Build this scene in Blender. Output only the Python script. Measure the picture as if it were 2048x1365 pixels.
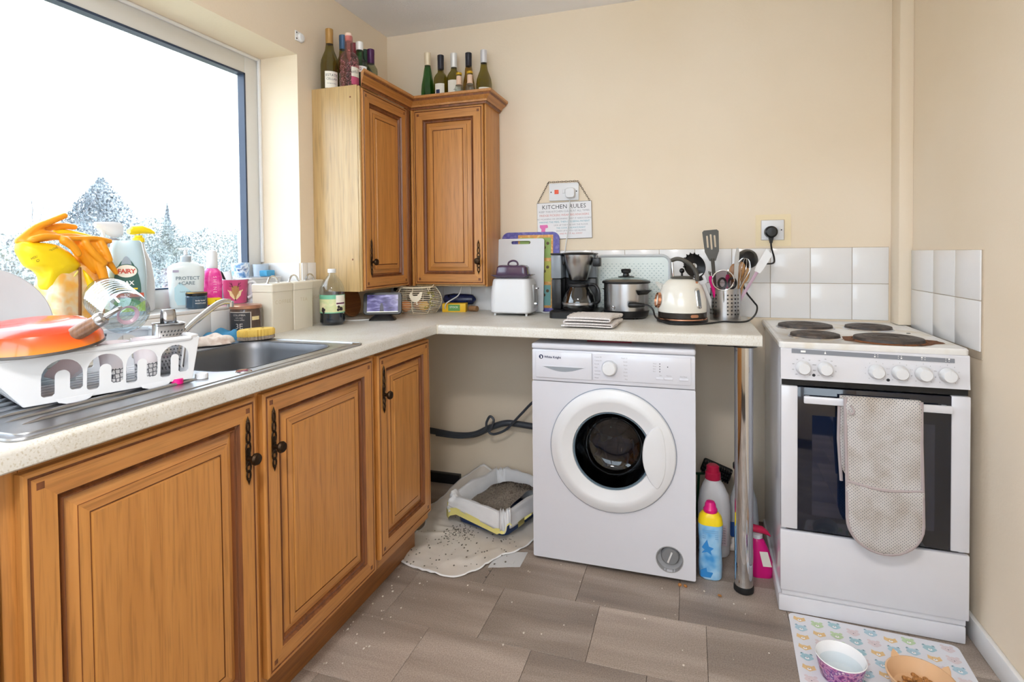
import bpy, bmesh, math, random
from math import sin, cos, pi, radians
from mathutils import Vector, Matrix, Euler

scene = bpy.context.scene
for o in list(bpy.data.objects):
    bpy.data.objects.remove(o)

# ------------------------------------------------------------------ camera, sky, exposure
cam_data = bpy.data.cameras.new('camera')
cam = bpy.data.objects.new('camera', cam_data)
scene.collection.objects.link(cam)
cam_data.sensor_fit = 'HORIZONTAL'
cam_data.sensor_width = 36.0
cam_data.lens = 19.408
cam_data.shift_y = -0.07393
cam_data.clip_start = 0.02
cam_data.clip_end = 300
CAM_YAW, CAM_PITCH, CAM_ROLL = 0.3129, -0.0226, -0.0097
_fw = Vector((-sin(CAM_YAW) * cos(CAM_PITCH), cos(CAM_YAW) * cos(CAM_PITCH), sin(CAM_PITCH)))
_rt = Vector((cos(CAM_YAW), sin(CAM_YAW), 0))
_up = _rt.cross(_fw)
_r2 = cos(CAM_ROLL) * _rt + sin(CAM_ROLL) * _up
_u2 = -sin(CAM_ROLL) * _rt + cos(CAM_ROLL) * _up
_m = Matrix((_r2, _u2, -_fw)).transposed().to_4x4()
_m.translation = (1.5319, -2.6134, 1.1912)
cam.matrix_world = _m
scene.camera = cam

SKY_STRENGTH = 5.0
FILL_LAMP_STRENGTH = 80.0
world = bpy.data.worlds.new('overcast_sky')
scene.world = world
world.use_nodes = True
_bg = world.node_tree.nodes['Background']
_bg.inputs['Color'].default_value = (0.77, 0.89, 1.0, 1)
_bg.inputs['Strength'].default_value = SKY_STRENGTH
scene.view_settings.view_transform = 'Standard'
scene.view_settings.look = 'None'
scene.view_settings.exposure = 0.42
scene.view_settings.gamma = 1.0
scene.view_settings.use_curve_mapping = False
scene.cycles.max_bounces = 12
scene.cycles.diffuse_bounces = 6
scene.cycles.glossy_bounces = 6
scene.cycles.transmission_bounces = 10
scene.cycles.transparent_max_bounces = 24
scene.cycles.sample_clamp_indirect = 6.0

COL = scene.collection
random.seed(7)

# ------------------------------------------------------------------ mesh building helpers
def srgb(h):
    if isinstance(h, (tuple, list)):
        return tuple(h[:3])
    h = h.lstrip('#')
    out = []
    for i in (0, 2, 4):
        c = int(h[i:i + 2], 16) / 255
        out.append(c / 12.92 if c <= 0.04045 else ((c + 0.055) / 1.055) ** 2.4)
    return tuple(out)

class MB:
    """collects shapes into one bmesh"""
    def __init__(s):
        s.bm = bmesh.new()
    def _new(s, old, m):
        for f in s.bm.faces:
            if f not in old:
                f.material_index = m
    def box(s, a, b, bev=0.0, seg=2, m=0, mat=None):
        old = set(s.bm.faces)
        c = [(a[i] + b[i]) / 2 for i in range(3)]
        d = [abs(b[i] - a[i]) for i in range(3)]
        M = Matrix.Translation(c) @ Matrix.Diagonal((*d, 1))
        r = bmesh.ops.create_cube(s.bm, size=1.0, matrix=M)
        vs = r['verts']
        if bev > 0:
            es = list({e for v in vs for e in v.link_edges})
            bb = min(bev, min(d) * 0.49)
            bmesh.ops.bevel(s.bm, geom=es, offset=bb, segments=seg, profile=0.5, affect='EDGES')
        nv = {v for f in s.bm.faces if f not in old for v in f.verts}
        if mat is not None:
            bmesh.ops.transform(s.bm, matrix=mat, verts=list(nv))
        s._new(old, m)
        return s
    def faces(s, verts, faces, m=0, mat=None):
        vs = []
        for v in verts:
            v = Vector(v)
            vs.append(s.bm.verts.new(mat @ v if mat is not None else v))
        for f in faces:
            try:
                fc = s.bm.faces.new([vs[i] for i in f])
                fc.material_index = m
            except ValueError:
                pass
        return s
    def loft(s, rings, m=0, cap0=True, cap1=True, closed=True, mat=None, mfn=None):
        n = len(rings[0])
        verts = [p for r in rings for p in r]
        fs = []
        vs = [s.bm.verts.new(mat @ Vector(v) if mat is not None else Vector(v)) for v in verts]
        for i in range(len(rings) - 1):
            for j in range(n if closed else n - 1):
                k = (j + 1) % n
                try:
                    f = s.bm.faces.new((vs[i * n + j], vs[i * n + k], vs[(i + 1) * n + k], vs[(i + 1) * n + j]))
                    f.material_index = mfn(i, j) if mfn else m
                except ValueError:
                    pass
        if cap0 and closed:
            f = s.bm.faces.new([vs[j] for j in reversed(range(n))]); f.material_index = m
        if cap1 and closed:
            f = s.bm.faces.new([vs[(len(rings) - 1) * n + j] for j in range(n)]); f.material_index = m
        return s
    def lathe(s, prof, seg=28, at=(0, 0, 0), m=0, mat=None, a0=0.0, a1=2 * pi, cap0=False, cap1=False, mfn=None, sx=1.0, sy=1.0):
        full = abs(a1 - a0 - 2 * pi) < 1e-6
        n = seg if full else seg + 1
        rings = []
        for r, z in prof:
            r = max(r, 1e-5)
            rings.append([(at[0] + sx * r * cos(a0 + (a1 - a0) * j / seg), at[1] + sy * r * sin(a0 + (a1 - a0) * j / seg), at[2] + z) for j in range(n)])
        return s.loft(rings, m, cap0 and full, cap1 and full, full, mat, mfn)
    def tube(s, pts, r, seg=8, m=0, closed=False, mat=None, caps=True):
        pts = [Vector(p) for p in pts]
        n = len(pts)
        rad = r if isinstance(r, (list, tuple)) else [r] * n
        rings = []
        t0 = None
        nrm = None
        for i in range(n):
            if closed:
                t = (pts[(i + 1) % n] - pts[i - 1])
            else:
                t = pts[min(i + 1, n - 1)] - pts[max(i - 1, 0)]
            if t.length < 1e-9:
                t = Vector((0, 0, 1))
            t.normalize()
            if nrm is None:
                ref = Vector((0, 0, 1)) if abs(t.z) < 0.9 else Vector((1, 0, 0))
                nrm = t.cross(ref).normalized()
            else:
                nrm = (nrm - t * nrm.dot(t))
                if nrm.length < 1e-6:
                    nrm = t.orthogonal()
                nrm.normalize()
            b = t.cross(nrm)
            rings.append([pts[i] + rad[i] * (cos(2 * pi * j / seg) * nrm + sin(2 * pi * j / seg) * b) for j in range(seg)])
        if closed:
            rings.append(rings[0])
            n0 = len(rings)
            vs = [[s.bm.verts.new(mat @ v if mat is not None else v) for v in rr] for rr in rings[:-1]]
            for i in range(len(vs)):
                A, B = vs[i], vs[(i + 1) % len(vs)]
                for j in range(seg):
                    k = (j + 1) % seg
                    f = s.bm.faces.new((A[j], A[k], B[k], B[j])); f.material_index = m
            return s
        return s.loft(rings, m, caps, caps, True, mat)
    def ball(s, c, r, seg=16, m=0, mat=None):
        if not isinstance(r, (list, tuple)):
            r = (r, r, r)
        old = set(s.bm.faces)
        M = Matrix.Translation(c) @ Matrix.Diagonal((*r, 1))
        if mat is not None:
            M = mat @ M
        bmesh.ops.create_uvsphere(s.bm, u_segments=seg, v_segments=max(6, seg // 2), radius=1.0, matrix=M)
        s._new(old, m)
        return s
    def poly(s, pts, m=0, mat=None):
        return s.faces(pts, [list(range(len(pts)))], m, mat)
    def prism(s, pts, h0, h1, plane='XZ', m=0, mat=None):
        """outline extruded; plane XZ -> thickness along Y, XY -> along Z, YZ -> along X"""
        def P(p, h):
            if plane == 'XZ': return (p[0], h, p[1])
            if plane == 'XY': return (p[0], p[1], h)
            return (h, p[0], p[1])
        return s.loft([[P(p, h0) for p in pts], [P(p, h1) for p in pts]], m, True, True, True, mat)
    def grid(s, fn, nu, nv, m=0, mfn=None):
        vs = [[s.bm.verts.new(Vector(fn(i / nu, j / nv))) for j in range(nv + 1)] for i in range(nu + 1)]
        for i in range(nu):
            for j in range(nv):
                f = s.bm.faces.new((vs[i][j], vs[i + 1][j], vs[i + 1][j + 1], vs[i][j + 1]))
                f.material_index = mfn(i, j) if mfn else m
        return s
    def add_mesh(s, me, fn=None, m=0):
        vs = []
        for v in me.vertices:
            p = v.co
            vs.append(s.bm.verts.new(Vector(fn(p.x, p.y, p.z)) if fn else p))
        for p in me.polygons:
            try:
                f = s.bm.faces.new([vs[i] for i in p.vertices]); f.material_index = m
            except ValueError:
                pass
        return s
    def panel(s, outer, holes, thick, fn, m=0):
        """flat plate with holes: outlines in 2D, placed by fn(x, y, z)"""
        me = fill2d(outer, holes, thick)
        s.add_mesh(me, fn, m)
        bpy.data.meshes.remove(me)
        return s
    def text(s, body, size, fn, m=0, align='CENTER', bold=0.0, space=1.0):
        cu = bpy.data.curves.new('t', 'FONT')
        cu.body = body; cu.size = size; cu.align_x = align; cu.align_y = 'CENTER'
        cu.resolution_u = 2; cu.offset = bold; cu.space_character = space
        o = bpy.data.objects.new('t', cu)
        me = bpy.data.meshes.new_from_object(o)
        s.add_mesh(me, fn, m)
        bpy.data.objects.remove(o); bpy.data.curves.remove(cu); bpy.data.meshes.remove(me)
        return s

def fill2d(outer, holes, thick):
    cu = bpy.data.curves.new('f', 'CURVE')
    cu.dimensions = '2D'; cu.fill_mode = 'BOTH'; cu.extrude = thick / 2
    for ring in [outer] + list(holes):
        sp = cu.splines.new('POLY')
        sp.points.add(len(ring) - 1)
        for q, p in zip(sp.points, ring):
            q.co = (p[0], p[1], 0, 1)
        sp.use_cyclic_u = True
    o = bpy.data.objects.new('f', cu)
    me = bpy.data.meshes.new_from_object(o)
    bpy.data.objects.remove(o); bpy.data.curves.remove(cu)
    return me

def rrect(w, d, r, n=5, cx=0, cy=0):
    """rounded rectangle outline, centred"""
    r = min(r, w / 2 - 1e-5, d / 2 - 1e-5)
    pts = []
    for k, (x, y) in enumerate(((w / 2 - r, d / 2 - r), (-w / 2 + r, d / 2 - r), (-w / 2 + r, -d / 2 + r), (w / 2 - r, -d / 2 + r))):
        for i in range(n + 1):
            a = k * pi / 2 + (pi / 2) * i / n
            pts.append((cx + x + r * cos(a), cy + y + r * sin(a)))
    return pts

def circ(r, n=24, cx=0, cy=0, ry=None):
    return [(cx + r * cos(2 * pi * i / n), cy + (ry or r) * sin(2 * pi * i / n)) for i in range(n)]

def at_z(pts, z):
    return [(p[0], p[1], z) for p in pts]

def smooth_path(pts, n=6, closed=False):
    """Catmull-Rom through points"""
    P = [Vector(p) for p in pts]
    out = []
    N = len(P)
    rng = N if closed else N - 1
    for i in range(rng):
        p0 = P[i - 1] if (closed or i > 0) else P[0]
        p1 = P[i]; p2 = P[(i + 1) % N]
        p3 = P[(i + 2) % N] if (closed or i + 2 < N) else P[-1]
        for k in range(n):
            t = k / n
            out.append(0.5 * ((2 * p1) + (-p0 + p2) * t + (2 * p0 - 5 * p1 + 4 * p2 - p3) * t * t + (-p0 + 3 * p1 - 3 * p2 + p3) * t ** 3))
    if not closed:
        out.append(P[-1])
    return out

def to_mesh(name, mb, mats, sharp=32, flat=False):
    me = bpy.data.meshes.new(name)
    bmesh.ops.recalc_face_normals(mb.bm, faces=mb.bm.faces[:])
    mb.bm.to_mesh(me); mb.bm.free()
    for m in (mats if isinstance(mats, (list, tuple)) else [mats]):
        me.materials.append(m)
    if not flat:
        me.shade_smooth()
        me.set_sharp_from_angle(angle=radians(sharp))
    return me

def part(name, mb, mats, parent=None, loc=None, rot=None, label=None, kind=None, sharp=32, flat=False):
    me = mb if isinstance(mb, bpy.types.Mesh) else to_mesh(name, mb, mats, sharp, flat)
    o = bpy.data.objects.new(name, me)
    COL.objects.link(o)
    if parent is not None: o.parent = parent
    if loc is not None: o.location = loc
    if rot is not None: o.rotation_euler = rot
    if label: o['label'] = label
    if kind: o['kind'] = kind
    return o

def tag(o, label, cat, group=None):
    o['label'] = label; o['category'] = cat
    if group: o['group'] = group
    return o

def thing(name, label, cat, loc=(0, 0, 0), rz=0.0, group=None, rot=None):
    o = bpy.data.objects.new(name, None)
    COL.objects.link(o)
    o.empty_display_size = 0.05
    o.location = loc
    o.rotation_euler = rot if rot is not None else (0, 0, rz)
    return tag(o, label, cat, group)

def solo(name, mb, mats, label, cat, loc=None, rot=None, group=None, **k):
    return tag(part(name, mb, mats, None, loc, rot, **k), label, cat, group)

def struct(name, mb, mats, **k):
    return part(name, mb, mats, kind='structure', **k)

def copy_tree(o, parent=None):
    c = o.copy(); COL.objects.link(c)
    if parent is not None: c.parent = parent
    for ch in [x for x in bpy.data.objects if x.parent == o]:
        copy_tree(ch, c)
    return c
# ------------------------------------------------------------------ materials
def new_mat(name):
    m = bpy.data.materials.new(name)
    m.use_nodes = True
    nt = m.node_tree
    return m, nt, nt.nodes['Principled BSDF'], nt.nodes, nt.links

def mat(name, col, rough=0.5, metal=0.0, noise=0.06, nscale=20.0, bump=0.0, bscale=200.0, spec=0.5, coat=0.0, trans=0.0, ior=1.45, emit=None, estr=1.0, alpha=1.0, sub=0.0):
    """plain surface with a little procedural variation of tone and relief"""
    m, nt, b, N, L = new_mat(name)
    c = srgb(col)
    if noise > 0:
        tc = N.new('ShaderNodeTexCoord'); no = N.new('ShaderNodeTexNoise')
        no.inputs['Scale'].default_value = nscale; no.inputs['Detail'].default_value = 4
        L.new(tc.outputs['Object'], no.inputs['Vector'])
        mx = N.new('ShaderNodeMix'); mx.data_type = 'RGBA'
        mx.inputs[6].default_value = (*[max(0, x * (1 - noise)) for x in c], 1)
        mx.inputs[7].default_value = (*[min(1, x * (1 + noise)) for x in c], 1)
        L.new(no.outputs['Fac'], mx.inputs[0])
        L.new(mx.outputs[2], b.inputs['Base Color'])
    else:
        b.inputs['Base Color'].default_value = (*c, 1)
    b.inputs['Roughness'].default_value = rough
    b.inputs['Metallic'].default_value = metal
    b.inputs['Specular IOR Level'].default_value = spec
    b.inputs['Coat Weight'].default_value = coat
    b.inputs['Transmission Weight'].default_value = trans
    b.inputs['IOR'].default_value = ior
    b.inputs['Alpha'].default_value = alpha
    if sub:
        b.inputs['Subsurface Weight'].default_value = sub
        b.inputs['Subsurface Radius'].default_value = (0.02, 0.02, 0.02)
    if bump > 0:
        tc = N.new('ShaderNodeTexCoord'); n2 = N.new('ShaderNodeTexNoise'); bp = N.new('ShaderNodeBump')
        n2.inputs['Scale'].default_value = bscale; n2.inputs['Detail'].default_value = 3
        bp.inputs['Strength'].default_value = bump; bp.inputs['Distance'].default_value = 0.002
        L.new(tc.outputs['Object'], n2.inputs['Vector'])
        L.new(n2.outputs['Fac'], bp.inputs['Height']); L.new(bp.outputs['Normal'], b.inputs['Normal'])
    if emit:
        b.inputs['Emission Color'].default_value = (*srgb(emit), 1)
        b.inputs['Emission Strength'].default_value = estr
    return m

def ramp(N, stops):
    r = N.new('ShaderNodeValToRGB')
    els = r.color_ramp.elements
    while len(els) < len(stops):
        els.new(0.5)
    for e, (p, c) in zip(els, stops):
        e.position = p; e.color = (*srgb(c), 1)
    return r

def wood(name, light, dark, axis='Z', scale=1.0, rough=0.38, contrast=1.0, coat=0.15):
    m, nt, b, N, L = new_mat(name)
    tc = N.new('ShaderNodeTexCoord'); mp = N.new('ShaderNodeMapping')
    s = {'X': (1.6, 34, 34), 'Y': (34, 1.6, 34), 'Z': (34, 34, 1.6)}[axis]
    mp.inputs['Scale'].default_value = tuple(x * scale for x in s)
    L.new(tc.outputs['Object'], mp.inputs['Vector'])
    n1 = N.new('ShaderNodeTexNoise'); n1.inputs['Scale'].default_value = 1.0; n1.inputs['Detail'].default_value = 6; n1.inputs['Distortion'].default_value = 1.2
    L.new(mp.outputs['Vector'], n1.inputs['Vector'])
    mp2 = N.new('ShaderNodeMapping'); mp2.inputs['Scale'].default_value = tuple(x * scale * 5 for x in s)
    L.new(tc.outputs['Object'], mp2.inputs['Vector'])
    n2 = N.new('ShaderNodeTexNoise'); n2.inputs['Scale'].default_value = 1.0; n2.inputs['Detail'].default_value = 2
    L.new(mp2.outputs['Vector'], n2.inputs['Vector'])
    r = ramp(N, [(0.5 - 0.22 / contrast, dark), (0.5 + 0.18 / contrast, light)])
    L.new(n1.outputs['Fac'], r.inputs['Fac'])
    r2 = ramp(N, [(0.34, '#8b8b8b'), (0.5, '#ffffff')])
    L.new(n2.outputs['Fac'], r2.inputs['Fac'])
    mx = N.new('ShaderNodeMix'); mx.data_type = 'RGBA'; mx.blend_type = 'MULTIPLY'; mx.inputs[0].default_value = 0.28
    L.new(r.outputs['Color'], mx.inputs[6]); L.new(r2.outputs['Color'], mx.inputs[7])
    L.new(mx.outputs[2], b.inputs['Base Color'])
    bp = N.new('ShaderNodeBump'); bp.inputs['Strength'].default_value = 0.12; bp.inputs['Distance'].default_value = 0.001
    L.new(n2.outputs['Fac'], bp.inputs['Height']); L.new(bp.outputs['Normal'], b.inputs['Normal'])
    b.inputs['Roughness'].default_value = rough
    b.inputs['Coat Weight'].default_value = coat
    b.inputs['Coat Roughness'].default_value = 0.25
    return m

def speckle(name, base, specks, scale=260, rough=0.4):
    m, nt, b, N, L = new_mat(name)
    tc = N.new('ShaderNodeTexCoord')
    n1 = N.new('ShaderNodeTexNoise'); n1.inputs['Scale'].default_value = scale; n1.inputs['Detail'].default_value = 2
    n2 = N.new('ShaderNodeTexNoise'); n2.inputs['Scale'].default_value = 9; n2.inputs['Detail'].default_value = 5
    L.new(tc.outputs['Object'], n1.inputs['Vector']); L.new(tc.outputs['Object'], n2.inputs['Vector'])
    r = ramp(N, [(0.34, specks[0]), (0.42, base), (0.60, base), (0.70, specks[1])])
    L.new(n1.outputs['Fac'], r.inputs['Fac'])
    r2 = ramp(N, [(0.35, '#f1ede6'), (0.6, '#ffffff')]); L.new(n2.outputs['Fac'], r2.inputs['Fac'])
    mx = N.new('ShaderNodeMix'); mx.data_type = 'RGBA'; mx.blend_type = 'MULTIPLY'; mx.inputs[0].default_value = 0.6
    L.new(r.outputs['Color'], mx.inputs[6]); L.new(r2.outputs['Color'], mx.inputs[7])
    L.new(mx.outputs[2], b.inputs['Base Color'])
    b.inputs['Roughness'].default_value = rough
    return m

def thin_glass(name, col, tint=0.9, gloss=0.12, rough=0.03, dirt=0.0):
    """hollow glass or clear plastic: lets light straight through, tinted, with a sheen"""
    m = bpy.data.materials.new(name); m.use_nodes = True
    nt = m.node_tree; N = nt.nodes; L = nt.links
    N.remove(N['Principled BSDF'])
    out = N['Material Output']
    tr = N.new('ShaderNodeBsdfTransparent'); gl = N.new('ShaderNodeBsdfGlossy'); mx = N.new('ShaderNodeMixShader')
    tr.inputs['Color'].default_value = (*srgb(col), 1)
    gl.inputs['Roughness'].default_value = rough
    lw = N.new('ShaderNodeLayerWeight'); lw.inputs['Blend'].default_value = 0.25
    mp = N.new('ShaderNodeMapRange'); mp.inputs['To Min'].default_value = gloss * 0.5; mp.inputs['To Max'].default_value = min(1, gloss * 4)
    L.new(lw.outputs['Facing'], mp.inputs['Value']); L.new(mp.outputs['Result'], mx.inputs['Fac'])
    L.new(tr.outputs['BSDF'], mx.inputs[1]); L.new(gl.outputs['BSDF'], mx.inputs[2])
    last = mx
    if dirt > 0:
        tc = N.new('ShaderNodeTexCoord'); n1 = N.new('ShaderNodeTexNoise'); n2 = N.new('ShaderNodeTexNoise')
        n1.inputs['Scale'].default_value = 140; n1.inputs['Detail'].default_value = 3
        n2.inputs['Scale'].default_value = 4; n2.inputs['Detail'].default_value = 5
        L.new(tc.outputs['Object'], n1.inputs['Vector']); L.new(tc.outputs['Object'], n2.inputs['Vector'])
        r1 = ramp(N, [(0.45, '#202020'), (0.75, '#ffffff')]); r2 = ramp(N, [(0.35, '#404040'), (0.7, '#ffffff')])
        L.new(n1.outputs['Fac'], r1.inputs['Fac']); L.new(n2.outputs['Fac'], r2.inputs['Fac'])
        ml = N.new('ShaderNodeMath'); ml.operation = 'MULTIPLY'
        L.new(r1.outputs['Color'], ml.inputs[0]); L.new(r2.outputs['Color'], ml.inputs[1])
        m2 = N.new('ShaderNodeMath'); m2.operation = 'MULTIPLY'; m2.inputs[1].default_value = dirt
        L.new(ml.outputs[0], m2.inputs[0])
        tl = N.new('ShaderNodeBsdfTranslucent'); tl.inputs['Color'].default_value = (0.9, 0.93, 0.97, 1)
        mx2 = N.new('ShaderNodeMixShader')
        L.new(m2.outputs[0], mx2.inputs['Fac']); L.new(mx.outputs[0], mx2.inputs[1]); L.new(tl.outputs['BSDF'], mx2.inputs[2])
        last = mx2
    L.new(last.outputs[0], out.inputs['Surface'])
    return m

def wall_paint(name, col, col2):
    m, nt, b, N, L = new_mat(name)
    tc = N.new('ShaderNodeTexCoord')
    n1 = N.new('ShaderNodeTexNoise'); n1.inputs['Scale'].default_value = 1.3; n1.inputs['Detail'].default_value = 4
    L.new(tc.outputs['Object'], n1.inputs['Vector'])
    r = ramp(N, [(0.3, col2), (0.7, col)]); L.new(n1.outputs['Fac'], r.inputs['Fac'])
    L.new(r.outputs['Color'], b.inputs['Base Color'])
    n2 = N.new('ShaderNodeTexNoise'); n2.inputs['Scale'].default_value = 90; n2.inputs['Detail'].default_value = 3
    L.new(tc.outputs['Object'], n2.inputs['Vector'])
    bp = N.new('ShaderNodeBump'); bp.inputs['Strength'].default_value = 0.25; bp.inputs['Distance'].default_value = 0.002
    L.new(n2.outputs['Fac'], bp.inputs['Height']); L.new(bp.outputs['Normal'], b.inputs['Normal'])
    b.inputs['Roughness'].default_value = 0.75
    return m

def floor_vinyl(name):
    m, nt, b, N, L = new_mat(name)
    tc = N.new('ShaderNodeTexCoord'); oi = N.new('ShaderNodeObjectInfo')
    mp = N.new('ShaderNodeMapping'); mp.inputs['Scale'].default_value = (0.7, 5.5, 1)
    ad = N.new('ShaderNodeVectorMath'); ad.operation = 'ADD'
    cb = N.new('ShaderNodeCombineXYZ')
    ml = N.new('ShaderNodeMath'); ml.operation = 'MULTIPLY'; ml.inputs[1].default_value = 57.0
    L.new(oi.outputs['Random'], ml.inputs[0]); L.new(ml.outputs[0], cb.inputs['X']); L.new(ml.outputs[0], cb.inputs['Y'])
    L.new(tc.outputs['Object'], ad.inputs[0]); L.new(cb.outputs[0], ad.inputs[1])
    L.new(ad.outputs[0], mp.inputs['Vector'])
    n1 = N.new('ShaderNodeTexNoise'); n1.inputs['Scale'].default_value = 1.4; n1.inputs['Detail'].default_value = 3; n1.inputs['Distortion'].default_value = 0.4
    L.new(mp.outputs[0], n1.inputs['Vector'])
    r = ramp(N, [(0.28, '#85786f'), (0.5, '#a09287'), (0.74, '#c3b5aa')]); L.new(n1.outputs['Fac'], r.inputs['Fac'])
    n2 = N.new('ShaderNodeTexNoise'); n2.inputs['Scale'].default_value = 260; n2.inputs['Detail'].default_value = 2
    L.new(tc.outputs['Object'], n2.inputs['Vector'])
    r2 = ramp(N, [(0.3, '#9a938e'), (0.7, '#ffffff')]); L.new(n2.outputs['Fac'], r2.inputs['Fac'])
    mx = N.new('ShaderNodeMix'); mx.data_type = 'RGBA'; mx.blend_type = 'MULTIPLY'; mx.inputs[0].default_value = 0.55
    L.new(r.outputs['Color'], mx.inputs[6]); L.new(r2.outputs['Color'], mx.inputs[7])
    hs = N.new('ShaderNodeHueSaturation')
    mr = N.new('ShaderNodeMapRange'); mr.inputs['To Min'].default_value = 0.86; mr.inputs['To Max'].default_value = 1.14
    L.new(oi.outputs['Random'], mr.inputs['Value']); L.new(mr.outputs['Result'], hs.inputs['Value'])
    L.new(mx.outputs[2], hs.inputs['Color']); L.new(hs.outputs['Color'], b.inputs['Base Color'])
    b.inputs['Roughness'].default_value = 0.5
    bp = N.new('ShaderNodeBump'); bp.inputs['Strength'].default_value = 0.1; bp.inputs['Distance'].default_value = 0.001
    L.new(n2.outputs['Fac'], bp.inputs['Height']); L.new(bp.outputs['Normal'], b.inputs['Normal'])
    return m

def diamond_cloth(name):
    """small woven diamond print of the oven glove"""
    m, nt, b, N, L = new_mat(name)
    tc = N.new('ShaderNodeTexCoord'); mp = N.new('ShaderNodeMapping')
    mp.inputs['Rotation'].default_value = (0, radians(45), 0); mp.inputs['Scale'].default_value = (150, 150, 150)
    L.new(tc.outputs['Object'], mp.inputs['Vector'])
    sx = N.new('ShaderNodeSeparateXYZ'); L.new(mp.outputs[0], sx.inputs[0])
    outs = []
    for ax in ('X', 'Z'):
        fr = N.new('ShaderNodeMath'); fr.operation = 'FRACT'; L.new(sx.outputs[ax], fr.inputs[0])
        sb = N.new('ShaderNodeMath'); sb.operation = 'SUBTRACT'; sb.inputs[1].default_value = 0.5; L.new(fr.outputs[0], sb.inputs[0])
        ab = N.new('ShaderNodeMath'); ab.operation = 'ABSOLUTE'; L.new(sb.outputs[0], ab.inputs[0]); outs.append(ab)
    mxm = N.new('ShaderNodeMath'); mxm.operation = 'MAXIMUM'
    L.new(outs[0].outputs[0], mxm.inputs[0]); L.new(outs[1].outputs[0], mxm.inputs[1])
    r = ramp(N, [(0.20, '#62626a'), (0.26, '#d6d3d1'), (0.40, '#d6d3d1'), (0.46, '#9c9896')])
    L.new(mxm.outputs[0], r.inputs['Fac'])
    n1 = N.new('ShaderNodeTexNoise'); n1.inputs['Scale'].default_value = 14; n1.inputs['Detail'].default_value = 5
    L.new(tc.outputs['Object'], n1.inputs['Vector'])
    r2 = ramp(N, [(0.42, '#ffffff'), (0.72, '#c2ae94')]); L.new(n1.outputs['Fac'], r2.inputs['Fac'])
    mx = N.new('ShaderNodeMix'); mx.data_type = 'RGBA'; mx.blend_type = 'MULTIPLY'; mx.inputs[0].default_value = 0.6
    L.new(r.outputs['Color'], mx.inputs[6]); L.new(r2.outputs['Color'], mx.inputs[7]); L.new(mx.outputs[2], b.inputs['Base Color'])
    b.inputs['Roughness'].default_value = 0.95
    return m

def blotch(name, cols, scale=30.0, rough=0.4, detail=3.0, trans=0.0):
    m, nt, b, N, L = new_mat(name)
    tc = N.new('ShaderNodeTexCoord'); n1 = N.new('ShaderNodeTexNoise')
    n1.inputs['Scale'].default_value = scale; n1.inputs['Detail'].default_value = detail
    L.new(tc.outputs['Object'], n1.inputs['Vector'])
    k = len(cols)
    r = ramp(N, [(0.3 + 0.4 * i / max(1, k - 1), c) for i, c in enumerate(cols)])
    L.new(n1.outputs['Fac'], r.inputs['Fac']); L.new(r.outputs['Color'], b.inputs['Base Color'])
    b.inputs['Roughness'].default_value = rough
    b.inputs['Transmission Weight'].default_value = trans
    return m

def brushed(name, col='#b9b8b6', rough=0.28, axis='Z'):
    m, nt, b, N, L = new_mat(name)
    tc = N.new('ShaderNodeTexCoord'); mp = N.new('ShaderNodeMapping')
    mp.inputs['Scale'].default_value = {'Z': (3, 3, 60), 'X': (60, 3, 3), 'Y': (3, 60, 3)}[axis]
    L.new(tc.outputs['Object'], mp.inputs['Vector'])
    n1 = N.new('ShaderNodeTexNoise'); n1.inputs['Scale'].default_value = 1; n1.inputs['Detail'].default_value = 2
    L.new(mp.outputs[0], n1.inputs['Vector'])
    mr = N.new('ShaderNodeMapRange'); mr.inputs['To Min'].default_value = rough * 0.985; mr.inputs['To Max'].default_value = rough * 1.02
    L.new(n1.outputs['Fac'], mr.inputs['Value']); L.new(mr.outputs['Result'], b.inputs['Roughness'])
    b.inputs['Base Color'].default_value = (*srgb(col), 1)
    b.inputs['Metallic'].default_value = 1.0
    return m

WALL = wall_paint('cream_wall_paint', '#e6d9c6', '#e0d0b8')
WALL_LOW = WALL
CEIL = mat('ceiling_paint', '#f0f0f3', 0.85, noise=0.03, nscale=5, bump=0.5, bscale=120)
TILE = mat('white_glazed_tile', '#e0dfdf', 0.2, noise=0.03, nscale=9, coat=0.3)
GROUT = mat('grout', '#b9ab98', 0.9, noise=0.2, nscale=40)
GLOSSW = mat('white_gloss_paint', '#e6e7e8', 0.3, noise=0.03)
UPVC = mat('white_plastic_frame', '#d5d5d3', 0.35, noise=0.02)
GASKET = mat('dark_gasket', '#2c3a52', 0.4, noise=0.05)
PANE = thin_glass('window_glass', '#ffffff', gloss=0.05, dirt=0.55)
FLOORM = floor_vinyl('brown_vinyl_tile')
SUBFLOOR = mat('floor_joint', '#2f2722', 0.9)
WOODV = wood('oak_vertical', '#c68a48', '#b57a3c', 'Z')
WOODH = wood('oak_horizontal', '#c0874a', '#ab7139', 'Y')
WOODX = wood('oak_horizontal_x', '#c0874a', '#ab7139', 'X')
WOODD = wood('oak_dark_moulding', '#86502a', '#63371c', 'Z', rough=0.45)
WOODPALE = wood('pale_laminate_oak', '#bfa273', '#ae8d5b', 'Z', 0.8, rough=0.3, contrast=0.8)
PLINTH = wood('plinth_oak', '#a4682f', '#7d4a1e', 'Y')
BEIGE = mat('beige_carcass', '#b9a58c', 0.6)
BRONZE = mat('aged_bronze', '#3a2b1d', 0.42, metal=0.85, noise=0.3, nscale=60)
TOP = speckle('cream_speckled_laminate', '#d0cec8', ('#bdb6a6', '#dad9d6'))
STEEL = brushed('brushed_steel', '#b4b4b6', 0.27, 'Z')
STEELY = brushed('sink_steel', '#aeb0b4', 0.33, 'Y')
STEELDK = brushed('basin_steel_shaded', '#77797e', 0.42, 'Y')  # darker copy of the sink steel, dark reflection put into the colour
CHROME = mat('chrome', '#d5d7da', 0.06, metal=1.0, noise=0)
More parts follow.
